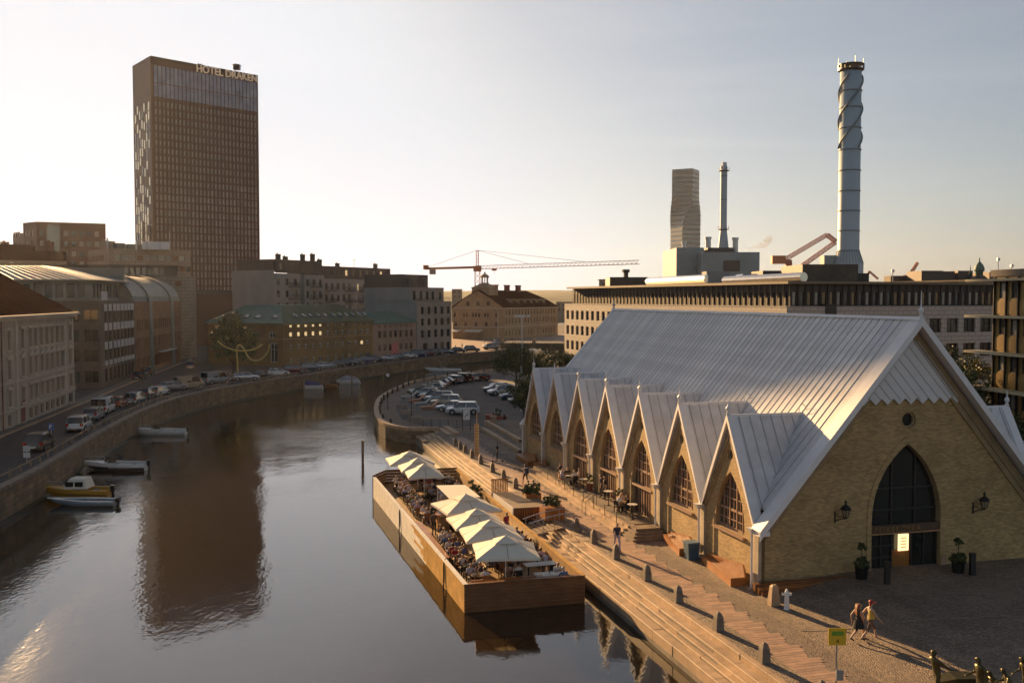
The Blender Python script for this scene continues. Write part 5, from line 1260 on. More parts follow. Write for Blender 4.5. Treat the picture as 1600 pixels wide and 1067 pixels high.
mb.prism([(p.x, p.y) for p in (C0 - nW * 1.1 - dW, C1 - nW * 1.1 - nX * 1.1, C2 - nX * 1.1 + dX, C2 + nX * 18, C0 + nW * 22 + dW * 10)], zC, zC + .35); obj('attic_roof', mb, 'copper_eave', wo_)
# stair tower boxes and roof plant
def px_box(par, name, x0, x1, Y, zb, ytop, dep, m, mats=None):
    p, q = D(x0, ytop, Y), D(x1, ytop, Y); mb = MB(); mb.box((p.x, Y, zb), (q.x, Y + dep, p.z)); return obj(name, mb, m, par)
px_box(wo_, 'stair_tower', 1254, 1341, 152, zW, 413, 12, 'weathered_copper'); px_box(wo_, 'stair_tower', 1341, 1358, 154, zW, 427, 8, 'dark_copper')
px_box(wo_, 'plant_room', 953, 1012, 205, zW + 2, 433, 10, 'dark_copper'); px_box(wo_, 'plant_room', 1104, 1140, 160, zC, 424, 4, 'render_blue'); px_box(wo_, 'plant_room', 1192, 1256, 165, zC, 423, 8, 'crane_dull' if 'crane_dull' in M else 'mansard_brown')
p = D(978, 428, 206); mb = MB(); mb.tube([Vector((p.x, p.y, zC + 2)), Vector((p.x, p.y, p.z + .3))], .5, 8); mb.tube([Vector((p.x, p.y, p.z + .3)), Vector((p.x, p.y, p.z + .9))], .8, 8); obj('vent_cowl', mb, 'dark_copper', wo_)
for (x0, y0, Y0, x1, y1, Y1, r) in ((1014, 440, 185, 1106, 436, 160, .75), (1133, 439, 156, 1256, 433, 140, .7)):
    p, q = D(x0, y0, Y0), D(x1, y1, Y1); mb = MB(); mb.tube([p, q], r, 14); dct = obj('roof_duct', mb, 'silver_duct', wo_)
    for k in range(4): t = (k + .5) / 4; c = p.lerp(q, t); mb = MB(); mb.bar(Vector((c.x, c.y, zC)), c, .2); obj('duct_stand', mb, 'steel', dct)
mb = MB(); P_ = [D(1150, 437, 162), D(1162, 428, 162), D(1183, 428, 162), D(1192, 437, 162)]; mb.hexa([P_[0], P_[3], P_[3] + Vector((0, 5, 0)), P_[0] + Vector((0, 5, 0)), P_[1], P_[2], P_[2] + Vector((0, 5, 0)), P_[1] + Vector((0, 5, 0))]); obj('glass_rooflight', mb, 'glass_tower', wo_)
# power station
ps = thing('power_station', 'blue-grey windowless power station block with small roof flues and a brown louvre panel', 'power station', (100, 330, 0))
px_box(ps, 'west_block', 1057, 1100, 330, 0, 387, 30, 'plant_blue'); px_box(ps, 'east_block', 1097, 1187, 322, 0, 394, 30, 'plant_blue')
px_box(ps, 'louvre_panel', 1131, 1156, 321.7, D(1131, 424, 322).z, 407, .25, 'mansard_brown')
px_box(ps, 'roof_plant', 1106, 1145, 330, D(1106, 394, 330).z - 1, 387, 10, 'mansard_brown')
for x, yt, Y, r in ((1106.5, 374, 335, .9), (1149, 375, 335, .9), (1069, 381, 338, .7)):
    b0 = D(x, 395, Y); t_ = D(x, yt, Y); mb = MB(); mb.tube([b0, t_], r, 10); mb.tube([t_, t_ + Vector((0, 0, .8))], r * 1.25, 10); obj('flue', mb, 'steel', ps)
px_box(ps, 'side_duct', 1083, 1098, 329, D(1083, 417, 329).z, 411, 2, 'plant_blue')
# slim stack with cone base
st = thing('slim_chimney', 'slim grey steel chimney with conical foot and two ring platforms on the power station', 'chimney', (D(1130, 390, 340).x, 340, 0))
c = D(1130, 390, 340); zt_ = D(1130, 260, 340).z; zc0 = D(1130, 389, 340).z; zc1 = D(1130, 359, 340).z; cc = Vector((c.x, 340, 0))
mb = MB(); mb.lathe([(1.9, zc0 - 4), (1.9, zc0), (1.15, zc1), (1.15, zt_ - 1), (1.2, zt_)], 16, c=cc); obj('shaft', mb, 'chimney_blue', st)
for z in (zc1, zt_ - 1.6):
    mb = MB(); mb.lathe([(1.2, z - .2), (1.9, z), (1.9, z + .12), (1.2, z + .12)], 16, c=cc)
    for k in range(10): an = k * math.pi / 5; mb.bar(cc + Vector((1.85 * math.cos(an), 1.85 * math.sin(an), z + .1)), cc + Vector((1.85 * math.cos(an), 1.85 * math.sin(an), z + 1.2)), .08)
    obj('platform', mb, 'frame_dark', st)
mb = MB()
for an in (0, 2.1, 4.2): mb.lathe([(.5, zt_ - .5), (.5, zt_ + 1.3)], 8, c=cc + Vector((.5 * math.cos(an), .5 * math.sin(an), 0)))
obj('flue_tips', mb, 'steel', st)['kind'] = 'stuff'
for z in (zc1 + 10, zc1 + 18): mb = MB(); mb.lathe([(1.16, z), (1.22, z + .05), (1.16, z + .3)], 16, c=cc); obj('ring', mb, 'chimney_dark', st)
# big chimney with helical strakes
YC = 205; bc = D(1326, 412, YC); bz0 = bc.z - 4; bx_ = bc.x; btop = D(1332, 109, YC)
big = thing('tall_chimney', 'tall pale blue chimney wound with spiral strakes and ringed by thin hoops', 'chimney', (bx_, YC, 0))
# keep the shaft vertical; the lens makes it lean
cc = Vector((D(1327.5, 260, YC).x, YC, 0)); zt_ = btop.z; r0, r1 = 2.15, 2.1
zf0, zf1 = D(1326, 412, YC).z, D(1326, 392, YC).z
mb = MB(); mb.lathe([(3.0, 0), (3.0, zf0), (r0, zf1), (r1, zt_)], 32, c=cc); obj('shaft', mb, 'chimney_blue', big, smooth=True)
mb = MB()
for k in range(28): an = k * math.pi / 14; mb.bar(cc + Vector((3.03 * math.cos(an), 3.03 * math.sin(an), zf0)), cc + Vector(((r0 + .03) * math.cos(an), (r0 + .03) * math.sin(an), zf1)), .08)
obj('foot_ribs', mb, 'chimney_dark', big)['kind'] = 'stuff'
for y in (143, 169, 201, 235, 267, 299, 330, 361, 392):
    z = D(1328, y, YC).z; mb = MB(); mb.lathe([(r0 - .05, z - .12), (r0 + .14, z - .08), (r0 + .14, z + .08), (r0 - .05, z + .12)], 32, c=cc); obj('hoop', mb, 'chimney_dark', big)
zs0 = D(1328, 232, YC).z; zs1 = zt_ - 1.2
for s in range(3):
    mb = MB(); n_ = 60
    pts = []
    for k in range(n_ + 1): t = k / n_; an = s * 2 * math.pi / 3 + t * 2 * math.pi * .85 + 1.0; pts.append(cc + Vector((math.cos(an) * (r1 + .22), math.sin(an) * (r1 + .22), zs0 + (zs1 - zs0) * t)))
    mb.tube(pts, .2, 5); obj('strake', mb, 'chimney_dark', big)
mb = MB(); mb.lathe([(r1, zt_ - .5), (r1 + .5, zt_ - .2), (r1 + .5, zt_), (r1 + .3, zt_)], 24, c=cc)
for k in range(16): an = k * math.pi / 8; h_ = 1.0 if k % 4 else 2.2; mb.bar(cc + Vector(((r1 + .45) * math.cos(an), (r1 + .45) * math.sin(an), zt_)), cc + Vector(((r1 + .45) * math.cos(an), (r1 + .45) * math.sin(an), zt_ + h_)), .1)
mb.lathe([(r1 + .5, zt_ + .9), (r1 + .5, zt_ + 1.0)], 24, c=cc); obj('crown_platform', mb, 'frame_dark', big)
px_box(big, 'breeching_box', 1288, 1316, YC, zf0 - 1, 399, 3, 'plant_blue')
# twisting skyscraper
Yk = 1400.0; kx = D(1070.5, 400, Yk).x
tk = thing('twisted_skyscraper', 'very tall distant glass skyscraper twisting at its waist', 'skyscraper', (kx, Yk, 0))
mb = MB(); rings = []; zt_ = D(1071, 266, Yk).z; zw0, zw1 = D(1071, 352, Yk).z, D(1071, 306, Yk).z
for k in range(60):
    z = zt_ * k / 59; t = sstep(zw0 - 8, zw1, z); an = rad(24 + 38 * t); hw = 14.8 + 0 * z
    sq = [(-1, -1), (1, -1), (1, 1), (-1, 1)]; rg = []
    for i in range(4):
        a_, b_ = Vector(sq[i]), Vector(sq[(i + 1) % 4])
        for s_ in (0, .33, .67): v = a_.lerp(b_, s_) * hw; rg.append(Vector((kx + v.x * math.cos(an) - v.y * math.sin(an), Yk + v.x * math.sin(an) + v.y * math.cos(an), z)))
    rings.append(rg)
mb.sweep(rings); obj('tower_shell', mb, 'twist_glass', tk)
mb = MB()
for k in range(8, 60, 2):
    z = zt_ * k / 60 
    for dz in (0, zt_ / 120):
        zz = z + dz; t = sstep(zw0 - 8, zw1, zz); an = rad(24 + 38 * t); sq = [(-1, -1), (1, -1), (1, 1), (-1, 1)]
        P_ = [Vector((kx + (x * math.cos(an) - y * math.sin(an)) * 14.95, Yk + (x * math.sin(an) + y * math.cos(an)) * 14.95, zz)) for x, y in sq]
        for i in range(4): mb.bar(P_[i], P_[(i + 1) % 4], .3, 1.6)
o = obj('floor_bands', mb, 'twist_dark', tk); o['kind'] = 'stuff'
# tower crane
YK = 405; cm = D(746, 418, YK); zj = cm.z
ck = thing('tower_crane', 'orange tower crane with a long lattice jib above the toll building', 'crane', (cm.x, YK, 1))
mb = MB()
def lattice(mb, p, q, w, n_, r=.12, tri=False):
    p, q = Vector(p), Vector(q); d = (q - p).normalized(); x = d.cross(Vector((0, 0, 1)) if abs(d.z) < .9 else Vector((0, 1, 0))).normalized() * w / 2; y = x.cross(d).normalized() * w / 2
    cs = [x - y * .9, -x - y * .9, y * .9] if tri else [x + y, -x + y, -x - y, x - y]
    for c_ in cs: mb.bar(p + c_, q + c_, r * 1.5)
    for k in range(n_):
        for i in range(len(cs)): mb.bar(p.lerp(q, k / n_) + cs[i], p.lerp(q, (k + 1) / n_) + cs[(i + 1) % len(cs)], r)
lattice(mb, (cm.x, YK, 1), (cm.x, YK, zj), 2.0, 12, .16); obj('mast', mb, 'crane_orange', ck)
pe = D(998, 406, 345); pc = D(666, 415, 425)
mb = MB(); lattice(mb, (cm.x, YK, zj), (pe.x, pe.y, zj), 1.5, 40, .10, True); jb = obj('jib', mb, 'crane_orange', ck)
mb = MB(); mb.bar((cm.x, YK, zj + .1), (pc.x, pc.y, zj + .1), 1.3, .9); mb.box((pc.x - 1.2, pc.y - 1, zj - .2), (pc.x + 1.0, pc.y + 1, zj + 1.6)); obj('counter_jib', mb, 'crane_orange', ck)
b0 = D(676, 420, 423); mb = MB(); mb.box((b0.x - 1.3, b0.y - .8, zj - 2.4), (b0.x + 1.3, b0.y + .8, zj - .4)); obj('counterweight', mb, 'render_grey', ck)
mb = MB(); ta = Vector((cm.x, YK, D(746, 391, YK).z)); lattice(mb, (cm.x, YK, zj), ta, 1.0, 5, .14); obj('apex', mb, 'crane_orange', ck)
mb = MB(); mb.bar(ta, Vector((pe.x, pe.y, zj)).lerp(Vector((cm.x, YK, zj)), .3) + Vector((0, 0, .8)), .1); mb.bar(ta, (pc.x, pc.y, zj + .5), .1); mb.bar(ta, Vector((pe.x, pe.y, zj)).lerp(Vector((cm.x, YK, zj)), .65) + Vector((0, 0, .8)), .1); obj('tie_rods', mb, 'frame_dark', ck)['kind'] = 'stuff'
mb = MB(); mb.box((cm.x - 1.6, YK - 1.5, zj - 1.6), (cm.x + 1.6, YK + 1.5, zj + .6)); obj('slewing_cab', mb, 'crane_orange', ck)
tr = Vector((cm.x, YK, zj)).lerp(Vector((pe.x, pe.y, zj)), .12); mb = MB(); mb.box((tr.x - 1, tr.y - 1, zj - 1.5), (tr.x + 1, tr.y + 1, zj - .7)); mb.bar(tr + Vector((0, 0, -1.5)), tr + Vector((0, 0, -3)), .1); obj('trolley', mb, 'crane_orange', ck)
# harbour cranes
def jib_crane(name, label, Y, pts, cabin, w=1.2):
    b_ = thing(name, label, 'crane', (D(pts[0][0], pts[0][1], Y).x, Y, 0))
    for i in range(len(pts) - 1):
        mb = MB(); lattice(mb, D(*pts[i], Y), D(*pts[i + 1], Y), w, 8, w * .14); mb.bar(D(*pts[i], Y), D(*pts[i + 1], Y), w * .25); obj('boom', mb, 'crane_red', b_)
    x, y = cabin; p = D(x, y, Y); mb = MB(); mb.box((p.x - w * 2, Y - w, p.z - w * 1.2), (p.x + w * 2, Y + w, p.z + w * 1.2)); obj('machine_house', mb, 'crane_orange', b_)
    mb = MB(); mb.sweep([[Vector((p.x + w * 3 + s * dx, Y + s * dy, z)) for dx, dy in ((-1, -1), (1, -1), (1, 1), (-1, 1))] for s, z in ((w * 1.5, 0), (w * .8, p.z))]); obj('leg', mb, 'crane_red', b_)
    return b_
jib_crane('harbour_crane', 'large red harbour crane with raised double boom beside the tall chimney', 700, [(1224, 407), (1292, 367), (1306, 378), (1240, 425)], (1216, 406), 2.4)
jib_crane('harbour_crane', 'small dark crane boom leaning up behind the stone roofs right of the chimney', 620, [(1420, 432), (1434, 410)], (1419, 434), 1.4)
jib_crane('harbour_crane', 'tiny bent crane just right of the tall chimney above the copper roof', 640, [(1352, 440), (1358, 424), (1372, 436)], (1352, 440), 1.0)
# steam puff
# stone ridge roof house with dome at the far right
sh_ = thing('domed_stone_house', 'rough stone building with slate roofline, onion dome and spire at far right', 'building', (90, 215, 0))
defm('rubble_stone', col=(.46, .34, .20), col2=(.2, .15, .1), rough=.9, pat='cobble', size=(.9, .5), var=.35, vs=.3, bump=.9)
p, q = D(1391, 443, 222), D(1534, 433, 196); aR, dR, nR, LR = frame(p, q); zz = 18.9
facade(sh_, p, q, 0, zz, [], 'rubble_stone'); facade(sh_, q, V2(q) + Vector((10, 3, 0)), 0, zz, [], 'rubble_stone')
slab(sh_, 'roof', p, q, 14, zz, zz + .3, 'stone_dark', o=.3)
for (x0, x1, yt) in ((1440, 1474, 423), (1474, 1492, 424), (1497, 1520, 423), (1546, 1600, 425)): px_box(sh_, 'attic_block', x0, x1, 214, zz - 2, yt, 8, 'mansard_brown')
px_box(sh_, 'attic_block', 1392, 1440, 222, zz - 2, 431, 4, 'stone_dark')
c = D(1530, 430, 210); zb_ = c.z; c = Vector((c.x, 210, 0)); zz2 = D(1530, 402, 210).z; H_ = zz2 - zb_
mb = MB(); mb.lathe([(2.4, zb_ - 3), (2.2, zb_ - 1.2), (1.0, zb_ - .1)], 10, c=c); obj('dome_roof', mb, 'stone_dark', sh_)
mb = MB(); mb.lathe([(.75, zb_ - .6), (.75, zb_ + .7), (1.0, zb_ + .8), (1.05, zb_ + 1.3), (.85, zb_ + 2.0), (.4, zb_ + 2.6), (.12, zb_ + 2.9), (.15, zb_ + 3.2), (.05, zb_ + 3.7)], 14, c=c); obj('onion_dome', mb, 'green_copper', sh_, smooth=True)
p_ = D(1516, 432, 212); mb = MB(); mb.lathe([(.6, p_.z - 2), (.5, p_.z), (.62, p_.z + .1), (.12, p_.z + 1.2), (.04, p_.z + 2.4)], 8, c=Vector((p_.x, 212, 0))); obj('spire', mb, 'frame_dark', sh_)
for x, yt in ((1395, 421), (1560, 403), (1581, 413)): p_ = D(x, 440, 200); t_ = D(x, yt, 200); mb = MB(); mb.tube([p_, t_], .09, 5); mb.box((t_.x - .25, t_.y - .25, t_.z - .6), (t_.x + .25, t_.y + .25, t_.z)); obj('roof_mast', mb, 'steel', sh_)
# brown panel building with pale sun shelves at right edge
defm('amber_panel', col=(.30, .19, .06), rough=.35, metal=.25, var=.25, vs=.5)
defm('shelf_cream', col=(.52, .42, .24), rough=.6, var=.08)
R0, R1 = V2((44.6, 92.0)), V2((47.2, 72)); 
rbn = thing('amber_panel_building', 'office with amber brown panels and long pale sun shelves at the right edge', 'building', (44.6, 92, 0))
aR, dR, nR, LR = frame(R0, R1)
zlev = [17.2 - 3.32 * k for k in range(6)]
W_ = [(u, u + 1.15, z - 1.75, z - .25) for u in [.9 + 1.75 * k for k in range(11)] for z in zlev[:5]]
mbw = facade(rbn, R0, R1, 0, 17.5, W_, 'amber_panel', style='plain', fr='frame_dark', gl=('glass_blind', 'glass_day'), depth=.12)
for z in zlev[:5]:
    for k in range(12):
        u = .3 + 1.75 * k; mb = MB(); mb.hexa([aR + dR * x - nR * t + Vector((0, 0, zz_)) for zz_ in (z - 3.1, z - 1.95) for x, t in ((u + .1, .06), (u + 1.65, .06), (u + 1.65, 0), (u + .1, 0))])
        if u + 1.65 < LR: obj('facade_panel', mb, 'amber_panel', mbw)
mb = MB()
for k in range(13): u = .25 + 1.75 * k; 
for k in range(12): u = .3 + 1.75 * k; mb.bar(aR + dR * u - nR * .1 + Vector((0, 0, 0)), aR + dR * u - nR * .1 + Vector((0, 0, 17.4)), .1, .2, up=nR)
obj('mullion', mb, 'frame_dark', rbn)['kind'] = 'stuff'
for z in zlev[:5]: slab(rbn, 'sun_shelf', R0, R1, 0, z - .16, z + .06, 'shelf_cream', o=1.5, e0=2.2)
facade(rbn, V2((60, 93)), R0, 0, 17.5, [], 'amber_panel'); facade(rbn, R0 + Vector((14, 1, 0)), R0, 0, 17.5, [], 'amber_panel')
slab(rbn, 'roof', R0, R1, 14, 17.5, 18.1, 'mansard_brown', o=.2, e0=.2)
# distant filler houses along the river front
defm('far_house', col=(.22, .19, .15), rough=.9, var=.3, vs=.1)
for (x0, x1, Y, yt, lab) in ((936, 955, 400, 437, 'pale distant block left of the copper attic storey'), (706, 722, 640, 452, 'small distant blocks left of the ochre toll building'), (869, 900, 620, 472, 'low dark warehouse on the river bank beside the white office')):
    p, q = D(x0, yt, Y), D(x1, yt, Y); o = thing('distant_building', lab, 'building', (p.x, Y, 0)); facade(o, p, q, 0, p.z, [(u, u + 1.4, p.z - 2.5 - 3 * k, p.z - 1 - 3 * k) for k in range(2) for u in [1 + 3 * i for i in range(max(1, int((q.x - p.x) / 3)))]], 'far_house', style='plain'); slab(o, 'roof', p, q, 10, p.z - .2, p.z + .15, 'stone_dark', o=.1)
# bright river ferry/ship behind, between toll house and office
p, q = D(871.5, 496, 640), D(885, 496, 640)

# ------------------------------------------------------------ trees
def crown_mesh(rr, rx, rz_, n_cl, n_leaf, ls, m):
    mb = MB()
    for c_ in range(n_cl):
        th_, ph_ = rr.uniform(0, 2 * math.pi), math.acos(rr.uniform(-.75, 1)); r_ = rr.uniform(.45, 1.0)
        cx_, cy_, cz = rx * r_ * math.sin(ph_) * math.cos(th_), rx * r_ * math.sin(ph_) * math.sin(th_), rz_ * r_ * math.cos(ph_)
        cr = rx * rr.uniform(.16, .34); mi = rr.choice((0, 0, 0, 1))
        for _ in range(n_leaf):
            v = Vector((rr.gauss(0, 1), rr.gauss(0, 1), rr.gauss(0, .8))).normalized() * cr * rr.uniform(.5, 1.05); p = Vector((cx_, cy_, cz)) + v
            n = (v.normalized() + Vector((rr.uniform(-1, 1), rr.uniform(-1, 1), rr.uniform(-.6, 1)))).normalized(); x = n.cross(Vector((rr.uniform(-1, 1), rr.uniform(-1, 1), .3))).normalized() * ls * rr.uniform(.6, 1.2); y = n.cross(x).normalized() * ls * .7
            o0 = len(mb.v); mb.v += [p - x, p - y * .6, p + x, p + y * .6]; mb.f.append([o0, o0 + 1, o0 + 2, o0 + 3]); mb.m.append(mi)
    me = mb.mesh('crown', [M['leaf'], M['leaf_light']]) if False else None
    me = bpy.data.meshes.new('crown'); me.from_pydata([tuple(v) for v in mb.v], [], mb.f); me.materials.append(M[m]); me.materials.append(M['leaf_light']); me.polygons.foreach_set('material_index', mb.m); return me
def tree(name, label, p, h, rx, seed, trunk_h=.35, m='leaf', group=None, ls=.2, ncl=60, nl=60):
    rr = random.Random(seed); t = thing(name, label, 'tree', p, rr.uniform(0, 6), group); mb = MB()
    mb.tube([Vector(p) + Vector((0, 0, -.1)), Vector(p) + Vector((.1, 0, h * trunk_h)), Vector(p) + Vector((-.1, .1, h * .7))], [h * .028, h * .02, h * .008], 7)
    for k in range(5):
        an = k * 1.3 + rr.uniform(0, 1); z = h * rr.uniform(trunk_h * .9, .6); mb.tube([Vector(p) + Vector((0, 0, z)), Vector(p) + Vector((math.cos(an) * rx * .4, math.sin(an) * rx * .4, z + h * .12)), Vector(p) + Vector((math.cos(an) * rx * .75, math.sin(an) * rx * .75, z + h * .2))], [h * .012, h * .008, h * .003], 5)
    obj('trunk', mb, 'bark', t)
    me = crown_mesh(rr, rx, h * (1 - trunk_h) / 2 * 1.05, ncl, nl, ls, m); c = inst('crown', me, Vector(p) + Vector((0, 0, h * (trunk_h + (1 - trunk_h) / 2))), 0, t); return t
g = G(366, 588, ZL); tree('chestnut_tree', 'big round dark tree in front of the ochre building behind the looping lamp', g, 11.0, 4.1, 3, .22, ls=.28, ncl=90, nl=70)
g = G(806, 607, 0); tree('quay_tree', 'dense dark tree on the quay between canal and white office, left of the flagpole', Vector((g.x, g.y, 0)), 7.2, 3.8, 5, .3, ncl=70)
g = G(838, 590, 0); tree('quay_tree', 'wide dark tree behind the far gables of the hall, right of the tall mast', Vector((g.x, g.y - 18, 0)), 6.2, 4.2, 8, .25, ncl=70)
g = G(868, 580, 0); tree('quay_tree', 'low leafy tree at the foot of the white office', Vector((g.x + .5, g.y - 16, 0)), 5.0, 3.4, 9, .25)
g = G(818, 668, 0); tree('small_tree', 'small dark tree hugging the far left corner of the hall', Vector((g.x, g.y, 0)), 6.3, 1.9, 12, .25, ls=.16, ncl=60)
for (x, Y, h, rx, s, lab) in ((1497, 93, 9.2, 3.0, 21, 'leafy tree behind the hall roof, nearer the gable'), (1532, 97, 9.6, 3.2, 22, 'leafy tree behind the hall between white office and amber panels'), (1478, 106, 10.8, 2.2, 24, 'tall thin tree top against the white office windows'), (1585, 84, 5.5, 2.8, 25, 'low dark tree under the sun shelves at the right edge')):
    p = D(x, 600, Y); tree('street_tree', lab, Vector((p.x, Y, 0)), h, rx, s, .25, ls=.2)
# ------------------------------------------------------------ cars
defm('tyre', col=(.015, .015, .015), rough=.9, var=.1)
defm('rim', col=(.35, .35, .36), rough=.35, metal=.8, var=0)
defm('car_glass', col=(.02, .024, .028), rough=.05, var=0, spec=1.0)
defm('head_lamp', col=(.6, .6, .58), rough=.15, var=0)
defm('tail_lamp', col=(.35, .02, .015), rough=.2, var=0)
defm('car_trim', col=(.03, .03, .03), rough=.6, var=0)
CP = {}
def paint(k, c, me=.0, ro=.22):
    if k not in CP: CP[k] = mat('paint_' + k, col=c, rough=ro, metal=me, var=.04, coat=.6)
    return CP[k]
PAINT = dict(white=((.62, .62, .60), 0), silver=((.38, .39, .40), .5), grey=((.13, .14, .15), .4), black=((.012, .012, .014), 0), blue=((.035, .055, .12), .2), red=((.25, .02, .015), 0), green=((.02, .10, .035), 0), maroon=((.14, .02, .02), .1), lightblue=((.25, .31, .35), .3), beige=((.35, .30, .22), .2))
# side profile: x from the rear (-) to the front (+): (x, belt height) and greenhouse
CT = {
 'suv':   dict(L=4.6, W=1.85, belt=[(-2.28, .55), (-2.22, .95), (-1.2, 1.03), (.9, 1.0), (1.2, .98), (2.1, .86), (2.28, .6)], gh=[(-2.12, -1.75), (.55, 1.25)], H=1.68, wr=.36),
 'hatch': dict(L=4.1, W=1.75, belt=[(-2.03, .5), (-1.98, .9), (-1.0, .95), (.9, .92), (1.1, .9), (1.9, .72), (2.04, .5)], gh=[(-1.9, -1.45), (.35, 1.15)], H=1.48, wr=.32),
 'wagon': dict(L=4.7, W=1.82, belt=[(-2.33, .5), (-2.28, .92), (-1.2, .96), (.8, .93), (1.1, .9), (2.15, .74), (2.33, .5)], gh=[(-2.2, -1.75), (.3, 1.1)], H=1.48, wr=.33),
 'sedan': dict(L=4.6, W=1.8, belt=[(-2.28, .5), (-2.25, .93), (-1.3, .98), (.7, .93), (1.0, .9), (2.1, .72), (2.28, .5)], gh=[(-1.75, -.95), (.2, 1.05)], H=1.43, wr=.32),
 'van':   dict(L=4.9, W=1.95, belt=[(-2.44, .5), (-2.42, 1.1), (-1.2, 1.12), (1.1, 1.1), (1.5, 1.05), (2.3, .9), (2.44, .55)], gh=[(-2.42, -2.36), (.95, 1.65)], H=2.05, wr=.34),
}
def car_proto(kind):
    c = CT[kind]; W = c['W'] / 2; out = {}
    mb = MB(); B_ = c['belt']
    # stations along the body
    secs = []
    xs = [B_[0][0]] + [B_[0][0] + .06] + [b[0] for b in B_[1:-1]] + [B_[-1][0] - .03, B_[-1][0]]
    def bz(x):
        for (x0, z0), (x1, z1) in zip(B_, B_[1:]):
            if x0 <= x <= x1: return z0 + (z1 - z0) * (x - x0) / (x1 - x0)
        return B_[-1][1]
    hl = c['L'] / 2
    for x in sorted(set(xs + [-1.6, -.4, .4, 1.6])):
        z = bz(x); e = 1 - .22 * max(0, (abs(x) - hl + .55) / .55) ** 2; w = W * e; zb = .22 + .08 * max(0, (abs(x) - hl + .4) / .4)
        secs.append([Vector(p) for p in ((x, -w * .9, zb), (x, -w, zb + .16), (x, -w, z - .22), (x, -w * .95, z - .02), (x, -w * .6, z + .03), (x, w * .6, z + .03), (x, w * .95, z - .02), (x, w, z - .22), (x, w, zb + .16), (x, w * .9, zb))])
    mb.sweep(secs); body = mb
    # greenhouse
    (xr0, xr1), (xf1, xf0) = c['gh'][0], c['gh'][1]
    zb = .97 if kind != 'van' else 1.1; zb = bz(0) - .02; H = c['H']; wb, wt = W * .93, W * .78
    if kind == 'van': wt = W * .88
    g = MB()
    rg = []
    for (x0, x1, w, z) in ((xr0, xf0, wb, zb), (xr0 * .3 + xr1 * .7, xf0 * .35 + xf1 * .65, (wb + wt * 2) / 3 + .0, zb + (H - zb) * .72), (xr1, xf1, wt, H - .05)):
        rg.append([Vector((x0, -w, z)), Vector(((x0 + x1) / 2, -w * 1.02, z)), Vector((x1, -w * .93, z)), Vector((x1 + .05, 0, z)), Vector((x1, w * .93, z)), Vector(((x0 + x1) / 2, w * 1.02, z)), Vector((x0, w, z)), Vector((x0 - .04, 0, z))])
    g.sweep(rg)
    # roof and pillars in body colour, added to the body mesh
    r2 = [Vector((p.x * 1.0, p.y * 1.0, p.z)) for p in rg[-1]]; cen = Vector(((xr1 + xf1) / 2, 0, H + .03))
    top = [cen + (Vector((p.x, p.y, H)) - cen) * .96 for p in r2]
    body.sweep([[p + Vector((0, 0, -.03)) for p in [cen + (p - cen) * 1.02 for p in r2]], top])
    for s in (-1, 1):
        for x0, x1, w_ in ((xf0, xf1, .06), ((xr0 + xf0) / 2 + .1, (xr1 + xf1) / 2 + .1, .07), (xr0 + .05, xr1 + .05, .10)):
            y0, y1 = wb * (1.01 if w_ == .07 else .96), wt * (1.01 if w_ == .07 else .96)
            body.bar((x0, s * y0, zb), (x1, s * y1, H - .04), w_, w_, up=(0, 1, 0))
        if kind == 'van':
            body.hexa([(xr0, s * (wb + .005), zb), (-.2, s * (wb + .012), zb), (-.2, s * (wb - .01), zb), (xr0, s * (wb - .01), zb), (xr1, s * (wt + .03), H - .05), (-.1, s * (wt + .035), H - .05), (-.1, s * (wt - .01), H - .05), (xr1, s * (wt - .01), H - .05)])
    out['body'] = body.mesh('body', [M['car_trim']], smooth=False)
    for f in out['body'].polygons: f.use_smooth = True
    out['body'].set_sharp_from_angle(angle=rad(35)) if hasattr(out['body'], 'set_sharp_from_angle') else None
    out['windows'] = g.mesh('cabin_glass', [M['car_glass']])
    t = MB(); ax = hl * .62
    for s in (-1, 1):
        t.box((-hl + .5, s * W * .99 - .01, .2), (hl - .5, s * W * .99 + .01, .3))
        for x in (-ax, ax): t.lathe([(c['wr'] + .07, -.012), (c['wr'] + .07, .012)], 16) if False else None
    t.box((-hl - .02, -W * .7, .28), (-hl + .1, W * .7, .42)); t.box((hl - .12, -W * .55, .3), (hl + .015, W * .55, .5)); t.box((hl - .1, -.35, .56), (hl + .005, .35, .66))
    out['bumper_trim'] = t.mesh('bumper_trim', [M['car_trim']])
    def at_wheel(s, x, mbb, r0, r1, y0, y1, n=14):
        mbb.sweep([[Vector((x + r * math.cos(2 * math.pi * k / n), y, c['wr'] + r * math.sin(2 * math.pi * k / n))) for k in range(n)] for r, y in ((r0, y0), (r1, y1))])
    a_ = MB()
    for s in (-1, 1):
        for x in (-ax, ax): at_wheel(s, x, a_, c['wr'] + .07, c['wr'] + .07, s * (W - .3), s * (W + .004))
    out['wheel_arch'] = a_.mesh('wheel_arches', [M['car_trim']])
    wm = MB(); wm.sweep([[Vector((r * math.cos(2 * math.pi * k / 14), y, r * math.sin(2 * math.pi * k / 14))) for k in range(14)] for r, y in ((c['wr'] * .9, -.11), (c['wr'], -.08), (c['wr'], .08), (c['wr'] * .9, .11))]); out['tyre'] = wm.mesh('wheel', [M['tyre']])
    rm = MB()
    for s in (-1, 1):
        rm.sweep([[Vector((r * math.cos(2 * math.pi * k / 10), y, r * math.sin(2 * math.pi * k / 10))) for k in range(10)] for r, y in ((c['wr'] * .62, s * .08), (c['wr'] * .6, s * .118))])
    out['rim'] = rm.mesh('rim', [M['rim']])
    hm = MB(); hm.box((-.06, -.2, -.07), (.03, .2, .07)); out['hl'] = hm.mesh('headlight', [M['head_lamp']]); hm = MB(); hm.box((-.03, -.16, -.14), (.05, .16, .14)); out['tl'] = hm.mesh('tail_light', [M['tail_lamp']])
